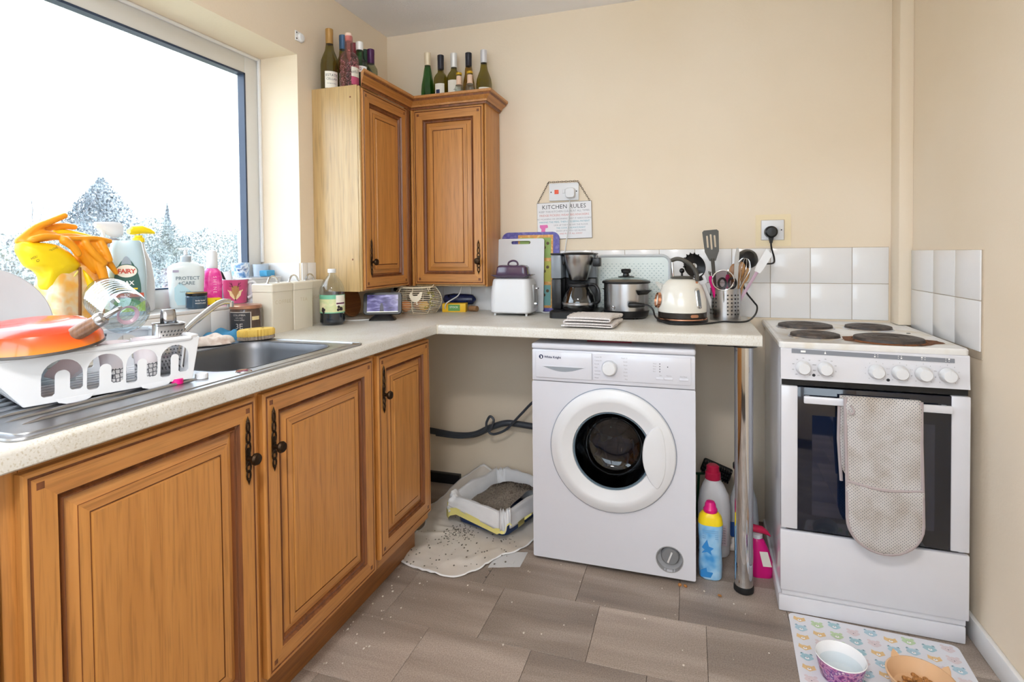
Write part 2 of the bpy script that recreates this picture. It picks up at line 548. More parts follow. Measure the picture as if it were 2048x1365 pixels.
COPPER = mat('rose_copper', '#d8a184', 0.18, metal=1.0, noise=0)
ENAMEL = mat('white_enamel', '#d0d2db', 0.22, noise=0.015, coat=0.3)
ENAMELW = mat('cooker_enamel', '#d2d3da', 0.2, noise=0.02, coat=0.4)
HOBM = blotch('hob_enamel', ['#dad9d8', '#dfdfde', '#d2cab9'], 9, 0.22)
WPLAST = mat('white_plastic', '#d0d2d3', 0.35, noise=0.02)
WPLASTB = mat('bright_white_plastic', '#d7d9dd', 0.3, noise=0.02)
BLACKP = mat('black_plastic', '#131417', 0.35, noise=0.1)
BLACKG = mat('black_gloss', '#0b1120', 0.07, noise=0, coat=0.5)
DGREY = mat('dark_grey_nylon', '#4a4843', 0.5)
IRON = blotch('cast_iron_plate', ['#2b2623', '#3d3633', '#57493f'], 40, 0.55)
RUST = blotch('burnt_rust', ['#5b3117', '#7a4a26', '#3a2417'], 60, 0.8)
RUBBERB = mat('black_rubber', '#0e0f12', 0.6)
RED = mat('red_plastic', '#c81f4f', 0.3)
PINK = mat('magenta_plastic', '#d4147a', 0.28)
YELLOW = mat('yellow_plastic', '#f2d51d', 0.35)
LTEXT = mat('dark_print', '#2a2c33', 0.6, noise=0)
GTEXT = mat('grey_print', '#8f8f96', 0.6, noise=0)
NAVY = mat('navy_print', '#1a2750', 0.5, noise=0)
WTEXT = mat('white_print', '#f4f4f4', 0.5, noise=0)
PAPER = mat('label_paper', '#e8e4d8', 0.6, noise=0.03)
CREAM = mat('cream_enamel', '#d3ccbc', 0.3, noise=0.02)
CLEAR = thin_glass('clear_plastic', '#f4f8fb', gloss=0.1)
CLEARG = thin_glass('clear_glass', '#eef4f2', gloss=0.12)
HOTGLASS = thin_glass('smoked_glass', '#8f9aa0', gloss=0.16)
COTTON = mat('cotton_cloth', '#d9d3cd', 0.95, noise=0.05, bump=0.4, bscale=400)
# ------------------------------------------------------------------ the room
RW, RH, RB = 2.354, 2.343, -3.5          # right wall, ceiling, wall behind the camera
SILL = 1.012
WY0, WY1, WZ1 = -2.62, -0.712, 2.014     # window opening in the left wall

b = MB(); b.box((-0.3, RB - 0.2, -0.12), (RW + 0.25, 0.2, -0.003))
floor = struct('floor', b, SUBFLOOR)
b = MB(); b.box((-0.3, RB - 0.2, RH), (RW + 0.25, 0.2, RH + 0.12))
struct('ceiling', b, CEIL)
b = MB(); b.box((-0.3, 0.0, 0), (RW + 0.25, 0.2, RH))
wall_back = struct('wall_back', b, WALL)
b = MB(); b.box((RW, RB, 0), (RW + 0.25, 0.0, RH))
wall_right = struct('wall_right', b, WALL)
b = MB()
b.box((-0.3, RB, WZ1), (0, 0, RH)); b.box((-0.3, WY1, 0), (0, 0, WZ1))
b.box((-0.3, RB, 0), (0, WY0, WZ1)); b.box((-0.3, WY0, 0), (-0.04, WY1, SILL - 0.012))
wall_left = struct('wall_left', b, WALL)
# wall behind the camera with a wide window
b = MB()
b.box((-0.3, RB - 0.2, 0), (0.25, RB, RH)); b.box((2.15, RB - 0.2, 0), (RW + 0.25, RB, RH)); b.box((0.25, RB - 0.2, 2.14), (2.15, RB, RH)); b.box((0.25, RB - 0.2, 0), (2.15, RB, 0.9))
struct('wall_front', b, WALL)
win2 = thing('window_2', 'wide white framed window behind the camera', 'window'); win2['kind'] = 'structure'; del win2['category']
b = MB()
for x0, x1 in ((0.25, 0.32), (1.165, 1.235), (2.08, 2.15)): b.box((x0, RB - 0.12, 0.9), (x1, RB - 0.05, 2.14), 0.004)
for z0, z1 in ((0.9, 0.97), (2.07, 2.14)):
    b.box((0.32, RB - 0.12, z0), (1.165, RB - 0.05, z1), 0.004); b.box((1.235, RB - 0.12, z0), (2.08, RB - 0.05, z1), 0.004)
part('frame', b, UPVC, win2)
for x0, x1 in ((0.32, 1.165), (1.235, 2.08)):
    b = MB(); b.box((x0, RB - 0.09, 0.97), (x1, RB - 0.08, 2.07)); part('pane', b, PANE, win2)

# boxed-in pipe in the far right corner
b = MB(); b.box((2.307, -0.093, 0.8935), (RW, 0, RH), 0.002)
struct('trim_1', b, WALL)
b = MB(); b.box((RW - 0.016, RB, 0), (RW, -0.35, 0.072), 0.005)
struct('baseboard_right', b, GLOSSW)
b = MB(); b.box((0.0, -0.03, 0), (0.40, 0.0, 0.05), 0.003)
struct('baseboard_back', b, BLACKP)

# vinyl floor tiles, staggered row by row
tw, td = 0.3378, 0.2665
bt = MB(); bt.box((-tw / 2 + 0.0006, -td / 2 + 0.0006, -0.003), (tw / 2 - 0.0006, td / 2 - 0.0006, 0.0), 0.0007, 1)
tile_me = to_mesh('floor_tile', bt, FLOORM)
rows = {0: 0.8176, 1: 0.9006, 2: 0.737, 3: 0.86, 4: 0.78, -1: 0.70, -2: 0.76}
for k in range(-2, 12):
    yb = -0.783 - tw * 0 - (k - 1) * td - td          # near edge of the row
    x0 = rows.get(k, 0.70 + 0.07 * ((k * 5) % 4))
    for i in range(-3, 5):
        cx = x0 + (i + 0.5) * tw
        if cx - tw / 2 > RW or cx + tw / 2 < 0 or yb < -2.7:
            continue
        part('floor_tile', tile_me, None, floor, (cx, yb + td / 2, 0))

# glazed wall tiles
P = 0.1546
def tile_mesh(w, h, t=0.006):
    q = MB(); q.box((-w / 2 + 0.001, -t, -h / 2 + 0.001), (w / 2 - 0.001, 0, h / 2 - 0.001), 0.0016, 2)
    return to_mesh('tile', q, TILE)
tm_full = tile_mesh(P, 0.1505)
TT = 1.2005                                            # top of the splashback
xs = [1.8593 + k * P for k in range(-12, 3)]
q = MB(); q.box((0.004, -0.003, 0.9), (2.3, 0, TT + 0.001)); part('grout', q, GROUT, wall_back)
for x in xs:
    w0, w1 = max(x, 0.006), min(x + P, 2.3)
    if w1 - w0 < 0.03: continue
    me = tm_full if abs(w1 - w0 - P) < 1e-4 else tile_mesh(w1 - w0, 0.1505)
    for r in range(2):
        part('tile', me, None, wall_back, ((w0 + w1) / 2, -0.0005, TT - 0.1505 * (r + 0.5)))
q = MB(); q.box((RW - 0.003, -0.64, 0.86), (RW, -0.094, 1.1875)); part('grout', q, GROUT, wall_right)
edges = [-0.1145, -0.3061, -0.4755, -0.6338]
edges[0] = -0.15
me_cache = {}
for a, c in ((-0.095, -0.298), (-0.298, -0.468), (-0.468, -0.6338)):
    w = abs(c - a)
    for r in range(2):
        me = me_cache.setdefault(round(w, 4), tile_mesh(w, 0.1525))
        part('tile', me, None, wall_right, (RW - 0.0005, (a + c) / 2, 1.1875 - 0.1525 * (r + 0.5)), (0, 0, -pi / 2))
# tiles under the window sill, on the jamb and beside the window
q = MB(); q.box((-0.04, WY0, 0.9), (-0.037, WY1, SILL - 0.012)); part('grout', q, GROUT, wall_left)
tm_cut = tile_mesh(0.1546, 0.094)
for k in range(12):
    y = -1.1343 + (2 - k) * P + 0.077
    if y + P / 2 > WY1: continue
    part('tile', tm_cut, None, wall_left, (-0.0395, y, 0.953), (0, 0, pi / 2))
tm_j = tile_mesh(0.186, 0.146)
part('tile', tm_j, None, wall_left, (-0.098, WY1 + 0.0005, SILL + 0.0745))
me_l = [tile_mesh(0.036, 0.146), tile_mesh(0.06, 0.146)]
part('tile', me_l[0], None, wall_left, (0.0005, -0.694, SILL + 0.0745), (0, 0, pi / 2))
part('tile', me_l[1], None, wall_left, (0.0005, -0.644, SILL + 0.0745), (0, 0, pi / 2))
q = MB(); q.box((-0.2, WY0, SILL - 0.012), (-0.036, WY1, SILL), 0.003); part('window_sill', q, TILE, wall_left)

# window: outer frame with a cover bead, dark gasket and one big pane
win = thing('window_1', 'large white framed window over the sink', 'window'); win['kind'] = 'structure'; del win['category']
fx0, fx1 = -0.25, -0.195
b = MB()
b.box((fx0, WY1 - 0.078, SILL), (fx1, WY1, WZ1), 0.004)
b.box((fx0, WY0, WZ1 - 0.08), (fx1, WY1 - 0.078, WZ1), 0.004)
b.box((fx0, WY0, SILL), (fx1, WY1 - 0.078, SILL + 0.066), 0.004)
b.box((fx0, WY0, SILL + 0.066), (fx1, WY0 + 0.078, WZ1 - 0.08), 0.004)
part('frame', b, UPVC, win)
b = MB()
b.box((fx1, WY1 - 0.012, SILL + 0.15), (fx1 + 0.012, WY1, WZ1), 0.003)
b.box((fx1, WY0, WZ1 - 0.012), (fx1 + 0.012, WY1 - 0.012, WZ1), 0.003)
part('cover_bead', b, GLOSSW, win)
b = MB()
gy, gz0, gz1 = WY1 - 0.078, SILL + 0.066, WZ1 - 0.08
b.box((-0.225, gy - 0.007, gz0), (fx1 + 0.002, gy + 0.001, gz1)); b.box((-0.225, WY0 + 0.078, gz1 - 0.007), (fx1 + 0.002, gy, gz1 + 0.001))
b.box((-0.225, WY0 + 0.078, gz0 - 0.001), (fx1 + 0.002, gy, gz0 + 0.004))
part('gasket', b, GASKET, win)
b = MB(); b.box((-0.228, WY0 + 0.078, gz0), (-0.224, gy, gz1)); part('pane', b, PANE, win)

# curtain-rail bracket above the window corner
t = thing('rail_bracket', 'small white round curtain rail bracket above the window corner', 'bracket', (0.0, -0.69, 2.088))
b = MB(); b.lathe([(0.0, 0.012), (0.014, 0.011), (0.019, 0.006), (0.02, 0.0)], 24, mat=Matrix.Rotation(pi / 2, 4, 'Y')); part('cap', b, GLOSSW, t)
b = MB(); b.box((0.0005, -0.034, -0.02), (0.005, -0.006, 0.02), 0.001); part('plate', b, GLOSSW, t)
b = MB()
for z in (-0.012, 0.012): b.lathe([(0, 0.0065), (0.003, 0.006), (0.0035, 0.0045)], 10, mat=Matrix.Translation((0.0, -0.028, z)) @ Matrix.Rotation(pi / 2, 4, 'Y'))
part('screw', b, BRONZE, t)

# fill lamp added out of view behind the camera, modelled as a ceiling fitting
LAMPG = mat('fill_lamp_diffuser', '#ffffff', 0.6, noise=0, emit='#fdf8f4', estr=FILL_LAMP_STRENGTH)
t = thing('added_fill_lamp', 'round white fill lamp added on the ceiling behind the camera', 'lamp', (1.25, -2.75, RH))
b = MB(); b.lathe([(0.0, -0.001), (0.18, -0.001), (0.185, -0.02), (0.17, -0.03), (0.0, -0.03)], 32); part('base', b, GLOSSW, t)
b = MB(); b.lathe([(0.168, -0.031), (0.15, -0.06), (0.10, -0.08), (0.0, -0.088)], 32); part('diffuser', b, LAMPG, t)

# ------------------------------------------------------------------ garden outside the window
GRASS = blotch('rough_winter_grass', ['#7d866f', '#949480', '#9c9584'], 1.5, 0.95, 6)
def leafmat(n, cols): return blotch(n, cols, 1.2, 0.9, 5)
LEAF1 = leafmat('hazed_conifer_leaves', ['#48555f', '#5d6a75', '#74828a'])  # haze put into the leaf colour as a pale blue-grey
LEAF2 = leafmat('hazed_hedge_leaves', ['#5c686e', '#6f7a7a', '#848b82'])  # hedge greens lightened the same way, painted haze
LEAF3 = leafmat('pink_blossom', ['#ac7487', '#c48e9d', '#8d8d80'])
BARK = mat('grey_bark', '#5f6066', 0.9, noise=0.2)
b = MB()
b.box((-45, -25, -0.4), (-0.32, 45, -0.3)); struct('garden_ground', b, GRASS)

def crown(center, rad, n, size, seed, shape='round', squeeze=1.0):
    rnd = random.Random(seed)
    verts, faces = [], []
    for _ in range(n):
        while True:
            p = Vector((rnd.uniform(-1, 1), rnd.uniform(-1, 1), rnd.uniform(-1, 1)))
            if p.length < 1 and p.length > 0.45 * rnd.random(): break
        if shape == 'cone':
            k = (1 - p.z) / 2 * 0.95 + 0.03
            p = Vector((p.x * k, p.y * k, p.z))
        elif shape == 'dome':
            k = min(1.0, (1.05 - p.z) ** 0.6)
            p = Vector((p.x * k, p.y * k, p.z))
        q = Vector((center[0] + p.x * rad[0], center[1] + p.y * rad[1], center[2] + p.z * rad[2]))
        a = Vector((rnd.gauss(0, 1), rnd.gauss(0, 1), rnd.gauss(0, 1))).normalized() * size * rnd.uniform(0.5, 1.3)
        c = Vector((rnd.gauss(0, 1), rnd.gauss(0, 1), rnd.gauss(0, 1))).normalized() * size * 0.5
        i = len(verts)
        verts += [q - a, q + c, q + a]
        faces.append((i, i + 1, i + 2))
    me = bpy.data.meshes.new('crown'); me.from_pydata(verts, [], faces)
    return me

def tree(name, label, x, y, z0, h, rad, leaf, n, size, seed, shape, cat='tree'):
    t = thing(name, label, cat, (x, y, -0.3))
    me = crown((0, 0, z0 + h / 2), rad, n, size, seed, shape); me.materials.append(leaf)
    part('crown', me, None, t)
    bb = MB(); bb.tube([(0, 0, 0), (0.03, 0.02, z0 + h * 0.5)], [0.16, 0.05], 7); part('trunk', bb, BARK, t)

def bare_tree(label, x, y, h, seed, spread=0.5):
    rnd = random.Random(seed)
    t = thing('bare_tree', label, 'tree', (x, y, -0.3))
    bb = MB()
    def br(p, d, l, r, k):
        pts = [p]
        for i in range(3):
            d = (d + Vector((rnd.gauss(0, .16), rnd.gauss(0, .16), rnd.gauss(0, .1)))).normalized()
            p = p + d * l / 3; pts.append(p)
        bb.tube(pts, [r, r * .8, r * .65, r * .5], 4)
        if k > 0:
            for _ in range(3):
                dd = (d + Vector((rnd.gauss(0, spread), rnd.gauss(0, spread), rnd.gauss(0.15, spread * .6)))).normalized()
                br(pts[rnd.randint(1, 3)], dd, l * rnd.uniform(.55, .8), r * .5, k - 1)
    br(Vector((0, 0, 0)), Vector((0, 0, 1)), h * 0.45, 0.05, 4)
    part('branches', bb, BARK, t)

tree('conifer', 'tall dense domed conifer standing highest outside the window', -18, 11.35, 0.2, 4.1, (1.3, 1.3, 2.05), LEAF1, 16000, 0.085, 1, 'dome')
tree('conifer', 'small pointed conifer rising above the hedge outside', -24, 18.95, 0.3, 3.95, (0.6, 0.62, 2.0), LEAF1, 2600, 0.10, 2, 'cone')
hs = [(-13.0, 5.0, 2.2, 1.9), (-15.2, 7.9, 2.45, 1.7), (-12.9, 8.3, 2.3, 1.5), (-15.1, 11.0, 2.8, 1.4), (-12.9, 11.0, 2.4, 1.7), (-15.2, 14.9, 2.6, 1.6), (-12.9, 13.6, 2.45, 1.6)]
hl = ['low haze-tinted shrub of the hedge outside, leftmost in view', 'hedge shrub just left of the tall conifer outside', 'hedge shrub in front of the tall conifer outside',
      'bushy hedge shrub right of the tall conifer outside', 'hedge shrub below the small pointed conifer', 'hedge shrub behind the soap dispenser outside', 'hedge shrub next to the window frame outside']
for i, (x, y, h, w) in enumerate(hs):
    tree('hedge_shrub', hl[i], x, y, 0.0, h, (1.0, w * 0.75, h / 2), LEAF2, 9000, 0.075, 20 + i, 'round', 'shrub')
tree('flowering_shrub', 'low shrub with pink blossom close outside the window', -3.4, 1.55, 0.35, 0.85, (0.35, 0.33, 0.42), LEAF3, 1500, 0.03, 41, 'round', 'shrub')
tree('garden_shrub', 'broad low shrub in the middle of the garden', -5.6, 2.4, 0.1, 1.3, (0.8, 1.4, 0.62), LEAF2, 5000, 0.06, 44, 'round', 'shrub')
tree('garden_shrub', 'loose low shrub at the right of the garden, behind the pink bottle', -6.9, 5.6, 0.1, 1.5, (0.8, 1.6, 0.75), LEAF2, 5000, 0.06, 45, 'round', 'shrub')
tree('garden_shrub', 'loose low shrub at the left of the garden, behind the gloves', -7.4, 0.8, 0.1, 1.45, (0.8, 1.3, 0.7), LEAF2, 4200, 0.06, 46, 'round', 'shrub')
bare_tree('bare twiggy tree left of the tall conifer outside', -11.3, 6.3, 3.5, 5)
bare_tree('bare thin tree at the left edge of the hedge outside', -11, 4.6, 3.0, 8)
bare_tree('bare twiggy tree between the two conifers outside', -17.2, 13.9, 3.6, 11)
# ------------------------------------------------------------------ kitchen units
def loops(b, w, h, prof, ybase, mfn):
    """nested rectangles: prof is a list of (inset, y); face looks to -Y; origin bottom left"""
    rings = []
    for ins, y in prof:
        rings.append([b.bm.verts.new((ins, ybase + y, ins)), b.bm.verts.new((w - ins, ybase + y, ins)),
                      b.bm.verts.new((w - ins, ybase + y, h - ins)), b.bm.verts.new((ins, ybase + y, h - ins))])
    for i in range(len(rings) - 1):
        for j in range(4):
            k = (j + 1) % 4
            f = b.bm.faces.new((rings[i][j], rings[i][k], rings[i + 1][k], rings[i + 1][j]))
            f.material_index = mfn(i, j)
    return rings

def handle_mb(flip=1):
    """pierced bronze back plate with a round knob, in the XZ plane, facing -Y, centre at the knob"""
    b = MB()
    for sgn, lo, hi in ((1, 0.012, 0.086), (-1, 0.012, 0.05)):
        n = 3 if sgn > 0 else 2
        step = (hi - lo) / n
        for k in range(n):
            z = sgn * (lo + step * (k + 0.5)); rr = 0.0068 - 0.0012 * k
            pts = [(rr * cos(a), -0.003, z + step * 0.62 * sin(a)) for a in [2 * pi * i / 10 for i in range(10)]]
            b.tube(pts, 0.0022, 5, closed=True)
        z = sgn * hi
        b.lathe([(0.0, sgn * 0.014), (0.003, sgn * 0.004), (0.0045, 0), (0.002, -sgn * 0.003)], 8, at=(0, -0.003, z))
    b.box((-0.007, -0.004, -0.018), (0.007, 0.0, 0.024), 0.0015)
    M = Matrix.Rotation(pi / 2, 4, 'X')
    b.lathe([(0.0065, 0.0), (0.0055, 0.012), (0.007, 0.017), (0.0135, 0.021), (0.0145, 0.026), (0.012, 0.031), (0.0, 0.033)], 18, mat=M)
    return b

def door(parent, w, h, loc, rot, handle_at=None, name='door', stile=0.05):
    """raised and fielded panel door; origin bottom left back corner, facing -Y"""
    b = MB()
    s = stile
    rail = lambda i, j: 1 if j in (0, 2) else 0
    r0 = loops(b, w, h, [(0, 0), (0, -0.014), (0.003, -0.018), (0.008, -0.018), (0.0095, -0.0155), (0.0115, -0.0155), (0.013, -0.018), (s, -0.018)], 0, lambda i, j: 2 if i in (3, 4, 5) else rail(i, j))
    b.bm.faces.new(list(reversed(r0[0])))
    d = part(name, b, [WOODV, WOODX, WOODD], parent, loc, rot)
    b = MB(); loops(b, w, h, [(s, -0.018), (s + 0.003, -0.011), (s + 0.007, -0.0085), (s + 0.010, -0.013), (s + 0.013, -0.012), (s + 0.016, -0.004)], 0, lambda i, j: 0)
    part('moulding', b, [WOODD], d, label='dark stained moulding')
    b = MB()
    rr = loops(b, w, h, [(s + 0.016, -0.004), (s + 0.034, -0.0115), (s + 0.0345, -0.014), (s + 0.052, -0.0145), (s + 0.053, -0.012), (s + 0.0555, -0.012), (s + 0.057, -0.0165)], 0, lambda i, j: 2 if i in (1, 3, 4) else rail(i, j))
    f = b.bm.faces.new(rr[-1]); f.material_index = 0
    part('raised_panel', b, [WOODV, WOODX, WOODD], d)
    b = MB()
    for x in (0.026, w - 0.026):
        for z in (0.026, h - 0.026):
            b.box((x - 0.006, -0.0184, z - 0.006), (x + 0.006, -0.0175, z + 0.006), 0.0003, 1)
    part('peg', b, [WOODD], d)
    if handle_at:
        part('handle', handle_mb(), [BRONZE], d, (handle_at[0], -0.0185, handle_at[1]), label='pierced aged bronze handle')
    return d

# base run along the window wall; door fronts face +X (a -Y front turned by +90 degrees)
RX = (0, 0, pi / 2)
FX = 0.527                                      # back plane of the doors
def base_unit(label, y0, y1, doors, z0=0.13, dz1=0.853):
    t = thing('base_cabinet', label, 'cabinet', (0.0, 0, 0), group='oak base cabinets under the sink worktop')
    b = MB()
    b.box((-0.03, y0, z0), (FX - 0.02, y0 + 0.016, 0.865)); b.box((-0.03, y1 - 0.016, z0), (FX - 0.02, y1, 0.865))
    b.box((-0.03, y0 + 0.016, z0), (FX - 0.02, y1 - 0.016, z0 + 0.016)); b.box((-0.03, y0 + 0.016, z0 + 0.016), (-0.02, y1 - 0.016, 0.865))
    part('carcass', b, BEIGE, t)
    for ya in (y0, y1 - 0.026):
        b = MB(); b.box((FX - 0.02, ya, z0), (FX - 0.0005, ya + 0.026, 0.866), 0.002); part('stile', b, WOODV, t)
    for za, zb_ in ((0.835, 0.866), (z0, 0.165)):
        b = MB(); b.box((FX - 0.02, y0 + 0.0262, za), (FX - 0.0005, y1 - 0.0262, zb_)); part('rail', b, WOODH, t)
    for (a, c, zb, hy) in doors:
        door(t, c - a, dz1 - zb, (FX, a, zb), RX, (hy - a, 0.717 - zb))
    return t
base_unit('large oak base cabinet under the draining board, nearest the camera', -2.062, -1.5445, [(-2.042, -1.557, 0.148, -1.587)])
base_unit('middle oak base cabinet under the sink bowl', -1.544, -1.0315, [(-1.533, -1.0465, 0.148, -1.503)])
base_unit('narrow oak base cabinet at the corner end of the sink run', -1.031, -0.632, [(-1.017, -0.641, 0.166, -0.9865)])
t = thing('drawer_cabinet', 'oak drawer unit at the extreme left edge of the picture', 'cabinet', (0, 0, 0))
b = MB(); b.box((-0.03, -2.5, 0.13), (FX - 0.001, -2.075, 0.866)); part('carcass', b, WOODD, t)
for z0, z1 in ((0.15, 0.295), (0.30, 0.445), (0.45, 0.59), (0.595, 0.727), (0.732, 0.853)):
    b = MB(); b.box((FX, -2.49, z0), (FX + 0.018, -2.079, z1), 0.004); part('drawer', b, WOODH, t)
b = MB(); b.box((0.452, -2.55, 0.0), (0.468, -0.636, 0.129), 0.002)
solo('plinth', b, PLINTH, 'long oak plinth board on the floor below the base cabinets', 'plinth')

# worktops: sink run with a cut-out, and the run over the washing machine
SX0, SX1, SY0, SY1 = 0.055, 0.541, -2.045, -1.098
ZT, TH = 0.905, 0.0376
def nose(y, z0, z1, r=0.012):
    return None
b = MB()
zc0 = ZT - TH
hole = (SX0 + 0.025, SX1 - 0.025, SY0 + 0.025, SY1 - 0.025)
R = 0.010
def front_edge(b, pts_fn, L0, L1):
    prof = [(-0.03, ZT), (-R, ZT)] + [(-R + R * sin(a), ZT - R + R * cos(a)) for a in [pi / 2 * i / 4 for i in range(1, 5)]] + [(0, zc0 + 0.003), (-0.003, zc0), (-0.03, zc0)]
    b.loft([[pts_fn(L0, p) for p in prof], [pts_fn(L1, p) for p in prof]])
XL = 0.5605
front_edge(b, lambda l, p: (XL + p[0], l, p[1]), -2.6, -0.001)
b.box((-0.0395, -2.6, zc0), (XL - 0.03, SY0 + 0.025, ZT)); b.box((-0.0395, SY1 - 0.025, zc0), (XL - 0.03, WY1 - 0.008, ZT))
b.box((0.001, WY1 - 0.008, zc0), (XL - 0.03, -0.008, ZT))
b.box((-0.0395, SY0 + 0.025, zc0), (SX0 + 0.025, SY1 - 0.025, ZT)); b.box((SX1 - 0.025, SY0 + 0.025, zc0), (XL - 0.03, SY1 - 0.025, ZT))
wt = solo('worktop', b, TOP, 'cream speckled worktop around the sink, along the window wall', 'worktop', group='cream laminate worktops')
b = MB(); XE, DR = 1.7605, 0.6033
front_edge(b, lambda l, p: (l, -DR - p[0], p[1]), XL + 0.002, XE)
b.box((XL + 0.002, -DR + 0.03, zc0), (XE, -0.008, ZT))
wt2 = solo('worktop', b, TOP, 'cream speckled worktop over the washing machine, with chrome leg', 'worktop', group='cream laminate worktops')
b = MB(); b.box((XL + 0.0005, -DR - 0.001, zc0), (XL + 0.006, -0.02, ZT + 0.0006), 0.0004, 1); part('joint_strip', b, CREAM, wt2)

# chrome worktop leg
t = thing('support_post', 'round chrome support post under the worktop end beside the cooker', 'post', (1.7065, -0.552, 0))
b = MB(); b.lathe([(0.0305, 0.022), (0.0305, zc0 - 0.008)], 40); part('tube', b, CHROME, t)
b = MB(); b.lathe([(0.0, 0.0), (0.028, 0.0), (0.033, 0.004), (0.033, 0.018), (0.0312, 0.024), (0.0, 0.024)], 32); part('foot', b, RUBBERB, t, label='black rubber foot')
b = MB(); b.lathe([(0.0, 0.0), (0.045, 0.0), (0.045, -0.007), (0.0, -0.007)], 32, at=(0, 0, zc0 - 0.0005)); b.box((-0.12, -0.03, zc0 - 0.007), (0.03, 0.02, zc0 - 0.0005), 0.001); part('mounting_plate', b, BLACKP, t)

# ------------------------------------------------------------------ sink, tap
t = thing('sink', 'stainless steel inset sink with ribbed drainer under the window', 'sink', (0, 0, ZT))
bx0, bx1, by0, by1 = 0.15, 0.485, -1.565, -1.15
me = fill2d(rrect(SX1 - SX0, SY1 - SY0, 0.02, 5, (SX0 + SX1) / 2, (SY0 + SY1) / 2), [rrect(bx1 - bx0, by1 - by0, 0.075, 8, (bx0 + bx1) / 2, (by0 + by1) / 2)], 0.003)
b = MB(); b.add_mesh(me, lambda x, y, z: (x, y, z + 0.0035)); bpy.data.meshes.remove(me)
part('rim', b, STEELY, t)
b = MB()
o1 = rrect(SX1 - SX0 + 0.004, SY1 - SY0 + 0.004, 0.022, 5, (SX0 + SX1) / 2, (SY0 + SY1) / 2)
b.tube(at_z(o1, 0.003), 0.003, 6, closed=True)
b.tube(at_z(rrect(SX1 - SX0 - 0.03, SY1 - SY0 - 0.03, 0.02, 5, (SX0 + SX1) / 2, (SY0 + SY1) / 2), 0.0052), 0.0022, 6, closed=True)
part('rolled_edge', b, STEELY, t)
cx, cy_ = (bx0 + bx1) / 2, (by0 + by1) / 2
w, d = bx1 - bx0, by1 - by0
b = MB()
prof = [(0, 0.006), (0.003, 0.0055), (0.006, 0.0), (0.010, -0.02), (0.018, -0.12), (0.03, -0.145), (0.05, -0.152)]
b.loft([at_z(rrect(w - 2 * i + 0.01, d - 2 * i + 0.01, 0.078, 8, cx, cy_), z) for i, z in prof], cap0=False, cap1=True)
part('basin', b, STEELDK, t)
b = MB(); b.lathe([(0.0, -0.1495), (0.03, -0.1495), (0.038, -0.1512)], 24, at=(cx, cy_, 0)); part('drain', b, CHROME, t)
for k in range(9):
    y0, y1 = -1.99, -1.63
    x = 0.125 + k * 0.042
    b = MB(); b.tube([(x, y0, 0.0048), (x, y0 + 0.03, 0.0062), (x, y1 - 0.03, 0.0062), (x, y1, 0.0048)], [0.001, 0.0042, 0.0042, 0.001], 8)
    part('drainer_rib', b, STEELY, t)
b = MB(); b.lathe([(0.0, 0.0085), (0.017, 0.0082), (0.019, 0.005)], 24, at=(0.502, -1.548, 0)); part('overflow_disc', b, CHROME, t)

t = thing('mixer_tap', 'chrome mixer tap with raised swivel spout behind the sink bowl', 'tap', (0.098, -1.375, ZT + 0.005))
b = MB(); b.lathe([(0.0, 0), (0.027, 0), (0.027, 0.006), (0.021, 0.012), (0.02, 0.04), (0.016, 0.048), (0.0, 0.05)], 24); part('body', b, CHROME, t)
b = MB()
b.tube(smooth_path([(0, 0, 0.035), (0.0, 0.012, 0.05), (0.002, 0.05, 0.078), (0.005, 0.12, 0.12), (0.007, 0.155, 0.133), (0.009, 0.182, 0.131)], 6), 0.0095, 14)
b.lathe([(0.0, -0.012), (0.011, -0.012), (0.011, 0.006), (0.0, 0.008)], 16, at=(0.009, 0.184, 0.127)); part('spout', b, CHROME, t)
b = MB(); b.lathe([(0.015, 0.05), (0.017, 0.054), (0.016, 0.07), (0.0, 0.074)], 20); b.tube([(0, 0, 0.064), (0.03, -0.02, 0.068)], [0.005, 0.004], 8); part('lever', b, CHROME, t)

# ------------------------------------------------------------------ wall cupboards
ZB, ZC = 1.035, 1.893
LF, RF = 0.222, -0.188                             # back planes of the door fronts
t = thing('wall_cabinet', 'oak wall cupboard on the window wall with pale laminate side', 'cabinet', (0, 0, 0), group='oak wall cupboards in the corner')
b = MB(); b.box((0.001, -0.625, ZB), (LF, -0.609, ZC)); part('side_panel', b, WOODPALE, t, label='pale laminate side panel')
b = MB()
for y, z in ((-0.6255, 1.845), (-0.6255, 1.17)):
    b.lathe([(0, 0.0), (0.004, 0.0008), (0.0046, 0.002)], 10, mat=Matrix.Translation((0.19, y - 0.0005, z)) @ Matrix.Rotation(-pi / 2, 4, 'X'))
part('screw_cap', b, WOODD, t)
b = MB(); b.box((0.001, -0.609, ZB), (LF, -0.001, ZB + 0.016)); b.box((0.001, -0.609, ZC - 0.016), (LF, -0.001, ZC)); b.box((0.001, -0.609, ZB + 0.016), (0.008, -0.001, ZC - 0.016))
part('carcass', b, WOODPALE, t)
for ya, yb_ in ((-0.6089, -0.59), (-0.245, -0.206)):
    b = MB(); b.box((LF - 0.018, ya, ZB + 0.0161), (LF - 0.0005, yb_, ZC - 0.0161)); part('stile', b, WOODV, t)
door(t, 0.376, ZC - ZB - 0.016, (LF, -0.612, ZB + 0.006), RX, (0.047, 1.158 - ZB - 0.006))
b = MB(); b.box((LF, -0.6245, ZB + 0.002), (LF + 0.012, -0.614, ZC - 0.004), 0.003); part('edge_strip', b, WOODPALE, t)
b = MB(); b.box((LF, -0.2345, ZB), (LF + 0.02, -0.2075, ZC), 0.002); part('corner_post', b, WOODD, t)
t2 = thing('wall_cabinet', 'oak wall cupboard on the back wall facing the room', 'cabinet', (0, 0, 0), group='oak wall cupboards in the corner')
x0, x1 = 0.2435, 0.63
